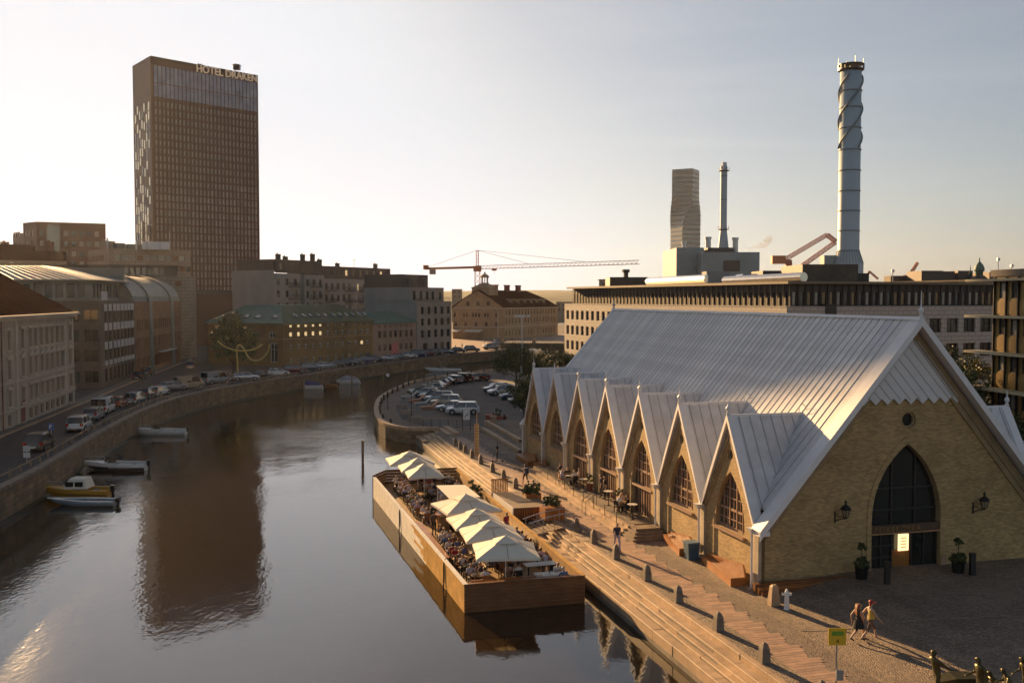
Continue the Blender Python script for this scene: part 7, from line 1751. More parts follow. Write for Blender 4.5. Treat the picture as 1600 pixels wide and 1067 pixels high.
def build_person(name, J, shorts=False, sleeves=.5, hair='short'):
    """J: joints. One continuous skinned surface; faces get the material of the nearest limb."""
    V = []; Rr = []; Eg = []; Lb = []
    def add(p, r, par=None, lab=0):
        V.append(Vector(p)); Rr.append(r)
        if par is not None: Eg.append((par, len(V) - 1)); Lb.append(lab)
        return len(V) - 1
    pel = add(J['pelvis'], .125); sp = add(J['spine'], .120, pel, 1); ch = add(J['chest'], .140, sp, 1); nb = add(J['neck0'], .075, ch, 1); nk = add(J['neck'], .052, nb, 0)
    hd0 = add(J['head'] + Vector((0.005, 0, -.05)), .072, nk, 0); hd = add(J['head'] + Vector((0, 0, .03)), .092, hd0, 3); ht = add(J['head'] + Vector((-.01, 0, .10)), .06, hd, 3)
    fx = J.get('face', Vector((1, 0, 0))); fy = Vector((-fx.y, fx.x, 0)).normalized() if (abs(fx.x) + abs(fx.y)) > 0 else Vector((0, 1, 0))
    n1 = add(J['head'] + fx * .085 + Vector((0, 0, -.01)), .016, hd0, 0); add(J['head'] + fx * .112 + Vector((0, 0, -.02)), .010, n1, 0)
    for s in (-1, 1):
        e = add(J['head'] + fy * s * .085 + Vector((0, 0, 0)), .018, hd0, 0)
    for s, S in ((-1, 'R'), (1, 'L')):
        sh = add(J['sh' + S], .062, ch, 1); el = add(J['el' + S], .045, sh, 1 if sleeves > .3 else 0); wr = add(J['wr' + S], .030, el, 1 if sleeves > .8 else 0)
        pd_ = (J['wr' + S] - J['el' + S]).normalized(); pm = add(J['wr' + S] + pd_ * .06, .034, wr, 0)
        sd_ = pd_.cross(Vector((0, 0, 1))); sd_ = (sd_.normalized() if sd_.length > .2 else Vector((1, 0, 0)))
        for k, (o_, l_) in enumerate(((-.03, .07), (-.01, .085), (.01, .08), (.03, .06))):
            f0 = add(J['wr' + S] + pd_ * .11 + sd_ * o_, .010, pm, 0); add(J['wr' + S] + pd_ * (.11 + l_) + sd_ * o_ * 1.2 + Vector((0, 0, -.015)), .008, f0, 0)
        t0 = add(J['wr' + S] + pd_ * .06 + sd_ * .05, .011, pm, 0); add(J['wr' + S] + pd_ * .10 + sd_ * .065, .009, t0, 0)
        hp = add(J['hip' + S], .095, pel, 2); kn = add(J['kn' + S], .060, hp, 2); an = add(J['an' + S], .042, kn, 0 if shorts else 2)
        t_ = (J['toe' + S] - J['an' + S]); add(J['an' + S] + t_ * .0 + Vector((-.0, 0, -.035)), .045, an, 4); add(J['toe' + S], .032, an, 4)
    me = bpy.data.meshes.new(name); me.from_pydata([tuple(v) for v in V], Eg, []); o = bpy.data.objects.new(name, me); COL.objects.link(o)
    md = o.modifiers.new('s', 'SKIN'); md.use_smooth_shade = True
    for i, sv in enumerate(me.skin_vertices[0].data): sv.radius = (Rr[i], Rr[i]); sv.use_root = (i == 0)
    o.modifiers.new('u', 'SUBSURF').levels = 1
    dg = bpy.context.evaluated_depsgraph_get(); out = bpy.data.meshes.new_from_object(o.evaluated_get(dg)); bpy.data.objects.remove(o)
    # flatten chest a little is left to the clothes; label faces by nearest bone
    segs = [(V[a], V[b], l) for (a, b), l in zip(Eg, Lb)]
    for m_ in (SKIN[0], CLOTH['white'], CLOTH['navy'], HAIR['brown'], SHOE): out.materials.append(m_)
    hz = J['head'].z
    for f in out.polygons:
        c = f.center; best = 9; lab = 0
        for a, b, l in segs:
            ab = b - a; t = max(0, min(1, (c - a).dot(ab) / max(1e-9, ab.length_squared))); d = (a + ab * t - c).length_squared
            if d < best: best = d; lab = l; tt = t; seg = (a, b)
        if lab == 1 and (c - J['neck']).length < .075: lab = 0
        if lab == 3 and (c - J['head']).dot(fx) > .045 and c.z < hz + .07: lab = 0
        if lab == 0 and c.z > hz - .07 and (c - J['head']).dot(fx) < -.01 and (c - J['head']).length < .15: lab = 3
        if lab == 3 and c.z < hz - .1: lab = 0
        f.material_index = lab; f.use_smooth = True
    out.name = name; return out
def VV(*a): return Vector(a)
def Jst(walk=0.0, lean=0.0, arm=0.0):
    w = walk
    return dict(pelvis=VV(0, 0, .96), spine=VV(.01 + lean * .3, 0, 1.12), chest=VV(.02 + lean, 0, 1.32), neck0=VV(.01 + lean * 1.3, 0, 1.46), neck=VV(.02 + lean * 1.4, 0, 1.53), head=VV(.04 + lean * 1.6, 0, 1.63),
        shR=VV(.0 + lean, -.19, 1.42), shL=VV(.0 + lean, .19, 1.42), elR=VV(-.04 + w * .22 + lean, -.25, 1.14), elL=VV(-.04 - w * .22 + lean, .25, 1.14), wrR=VV(.04 + w * .36 + lean + arm * .2, -.26, .90 + w * .05 + arm * .15), wrL=VV(.04 - w * .28 + lean, .26, .90),
        hipR=VV(0, -.095, .90), hipL=VV(0, .095, .90), knR=VV(.03 - w * .22, -.10, .50), knL=VV(.03 + w * .30, .10, .50), anR=VV(-w * .52, -.10, .08 + w * .12), anL=VV(w * .40, .10, .08), toeR=VV(.17 - w * .5, -.12, .03 + w * .05), toeL=VV(.19 + w * .40, .12, .03))
def Jsit(armx=.30, armz=.72, lean=.04, drop=0.0):
    return dict(pelvis=VV(-.02, 0, .52), spine=VV(-.01, 0, .68), chest=VV(.0 + lean, 0, .88), neck0=VV(.01 + lean * 1.4, 0, 1.02), neck=VV(.03 + lean * 1.5, 0, 1.09), head=VV(.06 + lean * 1.8, 0, 1.19),
        shR=VV(lean, -.19, .98), shL=VV(lean, .19, .98), elR=VV(.08 + lean, -.25, .76), elL=VV(.10 + lean, .25, .76), wrR=VV(armx, -.16, armz), wrL=VV(armx - .04, .14, armz + .03),
        hipR=VV(.02, -.10, .50), hipL=VV(.02, .10, .50), knR=VV(.44, -.13, .50), knL=VV(.45, .14, .50), anR=VV(.42, -.12, .08), anL=VV(.48, .13, .08), toeR=VV(.60, -.13, .03), toeL=VV(.66, .14, .03))
PM = {
 'sit_a': build_person('person', Jsit()), 'sit_b': build_person('person', Jsit(.34, .80, .12)), 'sit_c': build_person('person', Jsit(.22, .60, -.10), shorts=True, sleeves=.1),
 'sit_d': build_person('person', Jsit(.30, 1.0, .0)),
 'stand': build_person('person', Jst()), 'walk': build_person('person', Jst(.8)), 'walk_s': build_person('person', Jst(.85), shorts=True, sleeves=.2), 'stand_s': build_person('person', Jst(.15, .02, 1.0), shorts=True), 'bend': build_person('person', Jst(.2, .22, 1.2)),
}
TUN = {}
def person(pose, p, ang, label, shirt, trous, hair, skin=0, group=None, sc_=1.0, cat='person'):
    me = PM[pose]; o = bpy.data.objects.new('person', me); COL.objects.link(o); setm(o, p, rad(ang)); o.scale = (sc_,) * 3
    for i, m_ in enumerate((SKIN[skin], CLOTH[shirt], CLOTH[trous], HAIR[hair], SHOE)): o.material_slots[i].link = 'OBJECT'; o.material_slots[i].material = m_
    RM[o.name] = Matrix.Translation(Vector(p)) @ Matrix.Rotation(rad(ang), 4, 'Z') @ Matrix.Scale(sc_, 4)
    return tag(o, label, cat, group)
RZD = math.degrees(RZ)

# ------------------------------------------------------------ restaurant barge
BL, BR, BN, BF = -15.0, -8.1, 4.7, 39.3
DK = -.82
def Bz(v): return .03 + .22 * ((v - BN) / (BF - BN)) ** 1.5
barge = thing('restaurant_barge', 'long timber restaurant barge with planked sides moored by the granite steps', 'barge', U(BL, BN, WZ), RZ)
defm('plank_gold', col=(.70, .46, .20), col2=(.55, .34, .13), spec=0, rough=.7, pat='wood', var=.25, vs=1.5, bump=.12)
defm('plank_white', col=(.90, .87, .80), col2=(.86, .80, .68), spec=0, rough=.7, pat='wood', var=.12, vs=1.5, bump=.1)
mb = MB()
hullpts = [(BL + .06, BN + .06), (BR - .06, BN + .06), (BR - .06, BF), (BL + .65, BF + .45), (BL - .79, BF - 2)]
mb.prism([tuple(U(*p)[:2]) for p in hullpts], -2.2, DK); obj('hull', mb, 'frame_dark', barge)
mb = MB(); mb.prism([tuple(U(*p)[:2]) for p in [(BL + .1, BN + .1), (BR - .1, BN + .1), (BR - .1, BF - .1), (BL + .7, BF + .35), (BL - .75, BF - 2)]], DK + .002, DK + .03); obj('deck', mb, 'wood_deck', barge)
NP = 8
def plank(par, pts0, pts1, th, m, nm='plank'):
    """quad between two lower and two upper points, pushed out by th"""
    mb = MB(); mb.hexa(pts0 + pts1); return obj(nm, mb, m, par)
# near end face
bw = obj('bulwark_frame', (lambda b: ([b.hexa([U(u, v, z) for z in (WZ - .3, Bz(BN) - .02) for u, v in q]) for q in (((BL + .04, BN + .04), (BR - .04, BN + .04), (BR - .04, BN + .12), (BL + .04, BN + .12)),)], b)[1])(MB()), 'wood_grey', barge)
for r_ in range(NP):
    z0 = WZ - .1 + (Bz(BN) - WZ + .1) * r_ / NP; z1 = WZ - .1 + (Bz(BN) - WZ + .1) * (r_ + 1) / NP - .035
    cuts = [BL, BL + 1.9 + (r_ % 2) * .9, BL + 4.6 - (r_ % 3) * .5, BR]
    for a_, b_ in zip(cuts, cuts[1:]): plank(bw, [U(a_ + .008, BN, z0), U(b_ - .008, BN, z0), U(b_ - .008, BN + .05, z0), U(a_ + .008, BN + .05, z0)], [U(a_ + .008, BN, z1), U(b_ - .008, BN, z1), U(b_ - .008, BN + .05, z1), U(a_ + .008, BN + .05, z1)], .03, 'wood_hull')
for side, uu, mm in ((0, BL, None), (1, BR, None)):
    th = .05 if side == 0 else -.05
    sfr = obj('side_frame', (lambda b: (b.hexa([U(u, v, z) for u, v, z in ((uu + th, BN + .02, WZ - .3), (uu + th * 3, BN + .02, WZ - .3), (uu + th * 3 - .85 * (1 - side), BF - 2, WZ - .3), (uu + th - .85 * (1 - side), BF - 2, WZ - .3), (uu + th, BN + .02, Bz(BN) - .02), (uu + th * 3, BN + .02, Bz(BN) - .02), (uu + th * 3 - .85 * (1 - side), BF - 2, Bz(BF - 2) - .02), (uu + th - .85 * (1 - side), BF - 2, Bz(BF - 2) - .02))]), b)[1])(MB()), 'wood_deck', barge)
    for r_ in range(NP):
        v = BN
        seg = 0
        while v < BF - .1:
            L_ = 4.0 if seg else 2.2 + (r_ % 3) * .9; v1 = min(BF - (2 if side == 0 else 0), v + L_)
            if v1 - v < .2: break
            def zz_(vv, k): return WZ - .1 + (Bz(vv) - WZ + .1) * k / NP
            ua, ub_ = (uu - .85 * (1 - side) * (q_ - BN) / (BF - 2 - BN) for q_ in (v, v1))
            m_ = ('plank_white' if v > 13.5 + (r_ * 5 % 4) and side == 0 else 'plank_gold')
            plank(sfr, [U(ua, v + .006, zz_(v, r_)), U(ua + th, v + .006, zz_(v, r_)), U(ub_ + th, v1 - .006, zz_(v1, r_)), U(ub_, v1 - .006, zz_(v1, r_))], [U(ua, v + .006, zz_(v, r_ + 1) - .035), U(ua + th, v + .006, zz_(v, r_ + 1) - .035), U(ub_ + th, v1 - .006, zz_(v1, r_ + 1) - .035), U(ub_, v1 - .006, zz_(v1, r_ + 1) - .035)], .03, m_)
            v = v1; seg += 1
# bow end boards
for a_, b_ in (((BL - .85, BF - 2), (BL + .6, BF + .5)), ((BL + .6, BF + .5), (BR, BF))):
    for r_ in range(NP):
        z0 = WZ - .1 + (Bz(BF) - WZ + .25) * r_ / NP; z1 = WZ - .1 + (Bz(BF) - WZ + .25) * (r_ + 1) / NP - .02
        d_ = (U(*b_) - U(*a_)).normalized(); n_ = Vector((-d_.y, d_.x, 0)) * .05
        plank(barge, [U(*a_, z0), U(*b_, z0), U(*b_, z0) + n_, U(*a_, z0) + n_], [U(*a_, z1), U(*b_, z1), U(*b_, z1) + n_, U(*a_, z1) + n_], .03, 'wood_hull')
for nm, p, q, m_ in (('cap_rail', (BL + .09, BN), (BL - .76, BF - 2), 'plank_white'), ('cap_rail', (BR - .09, BN), (BR - .09, BF), 'plank_gold'), ('cap_rail', (BL, BN + .09), (BR, BN + .09), 'wood_hull'), ('cap_rail', (BL + .6, BF + .45), (BR, BF), 'wood_hull'), ('cap_rail', (BL - .8, BF - 2), (BL + .65, BF + .45), 'wood_hull')):
    mb = MB(); n_ = 1; mb.bar(U(*p, Bz(p[1]) + .02), U(*q, Bz(q[1]) + .02), .26, .05); obj(nm, mb, m_, barge)
# mooring ropes and small drains on the side
for v in (9.6, 24.3): mb = MB(); BL_ = BL; BL = BL_ - .85 * (v - BN) / 32.6; mb.tube(spline([U(BL + .15, v + .4, Bz(v) + .05), U(BL - .02, v, Bz(v) - .1), U(BL - .05, v - .1, -1.0), U(BL - .12, v - .3, WZ - .1)]), .045, 5); obj('mooring_rope', mb, 'frame_dark', barge); BL = BL_
# long bench along both sides and end rail inside the near end
for nm, u0, v0, u1, v1 in (('side_bench', BL + .25, 12, BL + .7, 22), ('end_rail', BL + .6, BN + .9, BR - 2.2, BN + 1.0)):
    mb = MB(); mb.hexa([U(u, v, z) for z in ((DK + .4, DK + .46) if nm == 'side_bench' else (DK + .72, DK + .80)) for u, v in ((u0, v0), (u1, v0), (u1, v1), (u0, v1))]); bb = obj(nm, mb, 'wood_oiled', barge)
    for k in range(6): t_ = k / 5; mb = MB(); c = U(u0 + (u1 - u0) * t_ if nm != 'side_bench' else (u0 + u1) / 2, v0 + (v1 - v0) * t_ if nm == 'side_bench' else (v0 + v1) / 2, 0); mb.box((c.x - .04, c.y - .04, DK), (c.x + .04, c.y + .04, DK + (.4 if nm == 'side_bench' else .72))); obj('leg', mb, 'wood_oiled', bb)
# parasols
def parasol(label, apex, FLc, LBc, zr=1.15, group='square parasols on the barge', mcol='canvas', H=None):
    A_ = G(*apex, 2.0); f_, l_ = G(*FLc, zr), G(*LBc, zr); sd_ = (l_ - f_); wd_ = max(2.9, min(3.9, sd_.length)); sd_ = sd_.normalized(); hw = wd_ / 2
    ang = math.atan2(sd_.y, sd_.x) - math.pi / 2
    t = thing('parasol', label, 'parasol', (A_.x, A_.y, DK), ang, group); Wm = RM[t.name]
    za, ze, zm = 2.0 - DK, zr - DK, 2.0 - DK - .30
    mb = MB(); cs = [(-hw, -hw), (hw, -hw), (hw, hw), (-hw, hw)]
    for i in range(4):
        a_, b_ = cs[i], cs[(i + 1) % 4]; k = .33
        lo = [Vector((a_[0], a_[1], ze)), Vector(((a_[0] + b_[0]) / 2, (a_[1] + b_[1]) / 2, ze - .0)) * 1.0, Vector((b_[0], b_[1], ze))]; lo[1].x *= .97; lo[1].y *= .97
        up_ = [Vector((a_[0] * k, a_[1] * k, za - (za - ze) * k - .03)), Vector(((a_[0] + b_[0]) / 2 * k * .96, (a_[1] + b_[1]) / 2 * k * .96, za - (za - ze) * k - .06)), Vector((b_[0] * k, b_[1] * k, za - (za - ze) * k - .03))]
        mb.face([lo[0], lo[1], up_[1], up_[0]]); mb.face([lo[1], lo[2], up_[2], up_[1]])
        mb.face([lo[0], lo[1], lo[1] + Vector((0, 0, -.14)), lo[0] + Vector((0, 0, -.14))]); mb.face([lo[1], lo[2], lo[2] + Vector((0, 0, -.14)), lo[1] + Vector((0, 0, -.14))])
    cn = inst('canopy', mb.mesh('canopy', [M[mcol]]), (A_.x, A_.y, DK), ang, t)
    mb = MB(); k = .38
    for i in range(4): a_, b_ = cs[i], cs[(i + 1) % 4]; mb.face([Vector((a_[0] * k, a_[1] * k, za - (za - ze) * k + .03)), Vector((b_[0] * k, b_[1] * k, za - (za - ze) * k + .03)), Vector((0, 0, za + .04))])
    inst('vent_cap', mb.mesh('vent_cap', [M[mcol]]), (A_.x, A_.y, DK), ang, cn)
    mb = MB(); mb.tube([(0, 0, 0), (0, 0, za + .1)], .035, 8, m=0); inst('pole', mb.mesh('pole', [M['white_paint']]), (A_.x, A_.y, DK), ang, t)
    mb = MB(); mb.box((-.35, -.35, 0), (.35, .35, .09)); inst('base', mb.mesh('base', [M['black_metal']]), (A_.x, A_.y, DK), ang, t)
    for i in range(8):
        an = i * math.pi / 4; r_ = hw * (1.36 if i % 2 else .97); mb = MB(); mb.bar((0, 0, za - .12), (math.cos(an) * r_, math.sin(an) * r_, ze + .0), .03); inst('rib', mb.mesh('rib', [M['wood_grey']]), (A_.x, A_.y, DK), ang, t)
    return t
for lab, a_, f_, l_ in (('farthest cream parasol at the bow of the barge', (640.4, 704.8), (619.7, 724), (612, 713)), ('second cream parasol from the bow of the barge', (652.6, 715.3), (629.4, 734.7), (622.7, 725.4)), ('third cream parasol from the bow, just before the flat awning', (662.8, 724.2), (638.7, 746), (632.8, 736.4)),
    ('largest cream parasol, right behind the bar kiosk amidships', (727.8, 772.2), (700.6, 808.7), (671.6, 789)), ('cream parasol between the kiosk one and the two nearest ones', (744.7, 794.7), (720.6, 826), (704.7, 808)), ('second nearest cream parasol on the barge', (766.2, 812), (737.5, 844.7), (724, 824)), ('nearest cream parasol, its white pole standing before the end rail', (790, 837), (754.4, 870), (747.8, 845.6))):
    parasol(lab, a_, f_, l_)
# flat awning
pts = [G(682, 758, 1.45), G(726.5, 757, 1.45), G(750.5, 776, 1.45), G(702.5, 778, 1.45)]; c = sum(pts, Vector()) / 4
t = thing('flat_awning', 'flat cream awning on white posts between the bow parasols and the kiosk', 'awning', (c.x, c.y, DK), RZ)
mb = MB(); mb.hexa([p + Vector((0, 0, -.06)) for p in pts] + pts); obj('canopy', mb, 'canvas', t)
for p in pts: mb = MB(); q = p.lerp(c, .06); mb.tube([(q.x, q.y, DK), (q.x, q.y, 1.4)], .04, 6); obj('post', mb, 'white_paint', t)
# bar kiosk
kc = G(708, 832, DK); ku, kv = uv_of(kc); t = thing('bar_kiosk', 'wooden bar kiosk with dark opening under the largest parasol', 'kiosk', U(ku, kv, DK), RZ)
for nm, (u0, v0, z0), (u1, v1, z1), m_ in (('side_wall', (-1.1, 0, 0), (-1.0, 2.6, 1.25), 'plank_gold'), ('side_wall', (1.0, 0, 0), (1.1, 2.6, 1.25), 'plank_gold'), ('front_wall', (-1.0, -.03, 0), (-.25, .05, 1.2), 'wood_grey'), ('front_wall', (.35, -.03, 0), (1.0, .05, 1.2), 'wood_grey'), ('dark_opening', (-.25, .1, 0), (.35, .16, 1.2), 'black_metal'), ('counter_top', (-1.15, -.1, 1.25), (1.15, 2.65, 1.32), 'wood_oiled')):
    mb = MB(); mb.hexa([U(ku + u, kv + v, DK + z) for z in (z0, z1) for u, v in ((u0, v0), (u1, v0), (u1, v1), (u0, v1))]); obj(nm, mb, m_, t)
g = G(678, 825, DK); mb = MB(); mb.lathe([(.06, 0), (.06, .4), (.26, .5), (.24, 1.4), (.12, 1.9), (.05, 2.1)], 9); single('folded_parasol', mb, 'black_metal', 'folded black parasol standing left of the bar kiosk', 'parasol', g)
# tables, chairs and guests
defm('table_white', col=(.66, .62, .55), rough=.5, var=.08)
def mk_table(mt, w=.8, d=.7):
    a = MB(); a.box((-w / 2, -d / 2, .71), (w / 2, d / 2, .75)); l = MB(); l.box((-.03, -.03, 0), (.03, .03, .71)); f = MB(); f.box((-.25, -.03, 0), (.25, .03, .03)); return a.mesh('table_top', [M[mt]]), l.mesh('leg', [M['black_metal']]), f.mesh('foot', [M['black_metal']])
TM = {m_: mk_table(m_) for m_ in ('wood_oiled', 'wood_deck', 'table_white')}; TM['long_white'] = mk_table('table_white', 1.9, .8); TM['long_wood'] = mk_table('wood_oiled', 1.7, .75)
def table(kind, p, ang, label, group='tables on the barge'):
    a, l, f = TM[kind]; t = thing('table', label, 'table', p, rad(ang), group); inst('table_top', a, p, rad(ang), t); w = .9 if 'long' in kind else .3
    W_ = RM[t.name]
    for s in (-1, 1): inst('leg', l, W_ @ Vector((s * w * .8, 0, 0)), rad(ang), t); inst('foot', f, W_ @ Vector((s * w * .8, 0, 0)), rad(ang + 90), t)
    return t
cs_ = MB(); cs_.box((-.21, -.21, .42), (.21, .21, .46)); CSm = {m_: cs_.mesh('seat', [M[m_]]) for m_ in ('wood_oiled', 'black_metal', 'terra')} if 'terra' in M else {m_: cs_.mesh('seat', [M[m_]]) for m_ in ('wood_oiled', 'black_metal')}
cb = MB(); cb.box((-.22, -.2, .58), (-.18, .2, .86)); CBm = {m_: cb.mesh('backrest', [M[m_]]) for m_ in ('wood_oiled', 'black_metal')}
cl_ = MB(); cl_.box((-.02, -.02, 0), (.02, .02, .42)); CLm = cl_.mesh('leg', [M['black_metal']]); cl_ = MB(); cl_.box((-.02, -.02, 0), (.02, .02, .84)); CLb = cl_.mesh('leg', [M['black_metal']])
def chair(p, ang, m_, label, group):
    t = thing('chair', label, 'chair', p, rad(ang), group); W_ = RM[t.name]
    inst('seat', CSm[m_], p, rad(ang), t); inst('backrest', CBm[m_], p, rad(ang), t)
    for sx in (-.18, .18):
        for sy in (-.18, .18): inst('leg', CLb if sx < 0 else CLm, W_ @ Vector((sx, sy, 0)), rad(ang), t)
    return t
pr_ = random.Random(21); shirts = ['white', 'navy', 'black', 'white', 'black', 'grey', 'lilac', 'white', 'olive', 'beige', 'blue', 'white', 'pink', 'brown', 'lilac', 'red']; hairs = ['dark', 'brown', 'blond', 'grey', 'dark', 'auburn', 'brown']; trs = ['navy', 'black', 'grey', 'beige', 'blue', 'black']
zone = lambda v: 'by the near end rail' if v < 9 else ('near the second parasol' if v < 13 else ('beside the bar kiosk' if v < 19 else ('amidships by the flat awning' if v < 28 else ('under the bow parasols' if v < 34 else 'at the bow wall'))))
sidew = lambda u: 'canal side' if u < -12.8 else ('quay side' if u > -10.2 else 'middle')
used_l = {}
def uniq(s):
    used_l[s] = used_l.get(s, 0) + 1; return s
spots = []
for v in [6.9, 9.0, 11.0, 13.0, 15.2, 17.0, 23.5, 25.6, 27.6, 29.7, 31.7, 33.8, 35.8]: spots.append((-13.75, v, 'wood_deck', (3 + (int(v) % 2)) if v < 16 or v > 24 else 2))
for v in [7.4, 9.6, 11.8, 25.8, 28.2, 30.4, 32.8, 35.2]: spots.append((-11.7, v, 'wood_oiled', 3))
for v in [5.9, 8.1, 10.3]: spots.append((-9.7, v, 'long_white', 2 if v < 9 else 3))
for v in [12.6, 14.6]: spots.append((-9.4, v, 'wood_deck', 4))
for v in [27.5, 30.0, 32.5, 35.0, 37.2]: spots.append((-9.4, v, 'wood_deck', 2))
ti = 0
for u, v, kd_, npp in spots:
    ti += 1; tl = dict(wood_deck='pale timber', wood_oiled='red-brown timber', long_white='long white', table_white='white')[kd_]
    table(kd_, U(u, v, DK + .03), RZD + pr_.uniform(-3, 3), '%s table %s, %s' % (tl, zone(v), sidew(u)))
    places = [(-.05, .62, -90), (.0, -.62, 90)] if kd_ != 'long_white' else [(.55, .66, -90), (.55, -.66, 90), (-.4, .66, -90)]
    if npp >= 3 and kd_ != 'long_white': places = [(-.28, .62, -90), (.3, -.62, 90), (.28, .64, -90), (-.3, -.64, 90)][:npp]
    for k, (du, dv, fa) in enumerate(places[:max(2, npp)]):
        cp = U(u + du, v + dv, DK + .03); a_ = RZD + fa + pr_.uniform(-12, 12)
        cm_ = 'wood_oiled' if pr_.random() < .6 else 'black_metal'
        chair(cp, a_, cm_, '%s chair with slim legs %s, %s' % ('red-brown' if cm_ == 'wood_oiled' else 'black', zone(v), sidew(u)), 'chairs at the barge tables')
        if k < npp and pr_.random() < .86:
            s_, h_, t_ = pr_.choice(shirts), pr_.choice(hairs), pr_.choice(trs)
            person(pr_.choice(['sit_a', 'sit_b', 'sit_c', 'sit_d', 'sit_a']), cp + Vector((0, 0, -.03)), a_, 'seated guest in %s top, %s hair, %s, %s' % (s_, h_, zone(v), sidew(u)), s_, t_, h_, pr_.randrange(2), 'guests on the barge')
    # glasses and plates
    for k in range(2):
        c = U(u + pr_.uniform(-.25, .25), v + pr_.uniform(-.2, .2), DK + .03 + .75); mb = MB()
        if k: mb.lathe([(.035, 0), (.01, .02), (.01, .07), (.04, .1), (.045, .18)], 7); single('wine_glass', mb, 'glass_sky', 'small glass on a %s table %s, %s' % (tl, zone(v), sidew(u)), 'glass', c, group='glasses on the barge tables')
        else: mb.lathe([(.08, 0), (.12, .02), (.13, .025)], 10); single('plate', mb, 'white_paint', 'white plate on a %s table %s, %s' % (tl, zone(v), sidew(u)), 'plate', c, group='plates on the barge tables')
for u, v, a_, s_, h_, po in ((-12.6, 21.2, 10, 'black', 'dark', 'stand'), (-11.8, 22.5, 120, 'navy', 'brown', 'stand_s'), (-13.9, 19.4, 60, 'brown', 'dark', 'stand'), (-10.6, 17.2, 200, 'white', 'blond', 'stand'), (-9.2, 17.8, -60, 'red', 'brown', 'stand_s'), (-11.0, 37.8, 200, 'lilac', 'dark', 'stand')):
    person(po, U(u, v, DK + .03), RZD + a_, 'person in %s top with %s hair standing on the barge %s' % (s_, h_, zone(v)), s_, 'black', h_, 0, 'guests on the barge')
# potted shrubs along the bow, quay side
for k, (u, v) in enumerate(((-8.6, 31.2), (-8.6, 29.4), (-10.4, 38.3))):
    p = U(u, v, DK + .03); t = thing('potted_shrub', ['bushy potted shrub on the quay side under the bow parasols', 'smaller potted shrub beside the flat awning', 'potted shrub at the bow wall'][k], 'plant', p); mb = MB(); mb.lathe([(.18, 0), (.25, .45), (.26, .47)], 10, c=p); obj('pot', mb, 'black_metal', t); inst('foliage', crown_mesh(random.Random(k), .5, .55, 16, 45, .09, 'leaf'), p + Vector((0, 0, .95)), 0, t)

# ------------------------------------------------------------ quay furniture
# timber landing stage over the steps
t = thing('timber_stage', 'low timber platform with slatted sides bridging the steps beside the barge', 'platform', U(-7.6, 21.3, 0), RZ)
zt_ = .42
for k in range(13):
    v0 = 21.2 + k * .46; mb = MB(); mb.hexa([U(u, v, z) for z in (zt_ - .05, zt_) for u, v in ((-7.75, v0 + .01), (-4.95, v0 + .01), (-4.95, v0 + .45), (-7.75, v0 + .45))]); obj('deck_board', mb, 'wood_grey', t)
for k in range(16):
    u0 = -7.7 + k * .175; mb = MB(); mb.hexa([U(u, v, z) for z in (-.45, zt_ - .06) for u, v in ((u0, 21.12), (u0 + .11, 21.12), (u0 + .11, 21.17), (u0, 21.17))]); obj('slat', mb, 'wood_oiled', t)
mb = MB(); mb.hexa([U(u, v, z) for z in (-.75, zt_ - .06) for u, v in ((-7.7, 21.25), (-5, 21.25), (-5, 27.1), (-7.7, 27.1))]); obj('inner_frame', mb, 'frame_dark', t)
mb = MB(); mb.hexa([U(u, v, z) for z in (-.6, zt_ + .02) for u, v in ((-7.84, 21.1), (-7.76, 21.1), (-7.76, 27.2), (-7.84, 27.2))]); obj('white_fascia', mb, 'white_paint', t)
t = thing('slatted_screen', 'upright slatted timber screen at the far corner of the platform', 'screen', U(-7.6, 26.9, zt_), RZ)
for k in range(10): u0 = -7.9 + k * .135; mb = MB(); mb.hexa([U(u, v, z) for z in (zt_ - .3, zt_ + 1.05) for u, v in ((u0, 27.2), (u0 + .085, 27.2), (u0 + .085, 27.24), (u0, 27.24))]); obj('slat', mb, 'wood_oiled', t)
for z in (zt_ - .25, zt_ + .95): mb = MB(); mb.hexa([U(u, v, zz) for zz in (z, z + .09) for u, v in ((-7.92, 27.25), (-6.5, 27.25), (-6.5, 27.3), (-7.92, 27.3))]); obj('rail', mb, 'wood_oiled', t)
# gangway
t = thing('gangway', 'short metal gangway with tubular handrails from quay to barge', 'gangway', U(-6, 16.9, 0), RZ)
for k in range(9): u0 = -5.6 - k * .3; z = .05 - .055 * k; mb = MB(); mb.hexa([U(u, v, zz) for zz in (z - .04, z) for u, v in ((u0 - .27, 16.0), (u0, 16.0), (u0, 17.5), (u0 - .27, 17.5))]); obj('tread', mb, 'wood_grey', t)
for v in (16.0, 17.5):
    mb = MB(); mb.tube(spline([U(-5.1, v, .25), U(-4.95, v, .75), U(-5.2, v, 1.0), U(-6.6, v, .85), U(-8.1, v, .45)]), .03, 6); obj('handrail', mb, 'steel', t)
    for k in range(4): u = -5.5 - k * .8; mb = MB(); mb.tube([U(u, v, .02 - .2 * k), U(u, v, .96 - .13 * k)], .022, 6); obj('baluster', mb, 'steel', t)
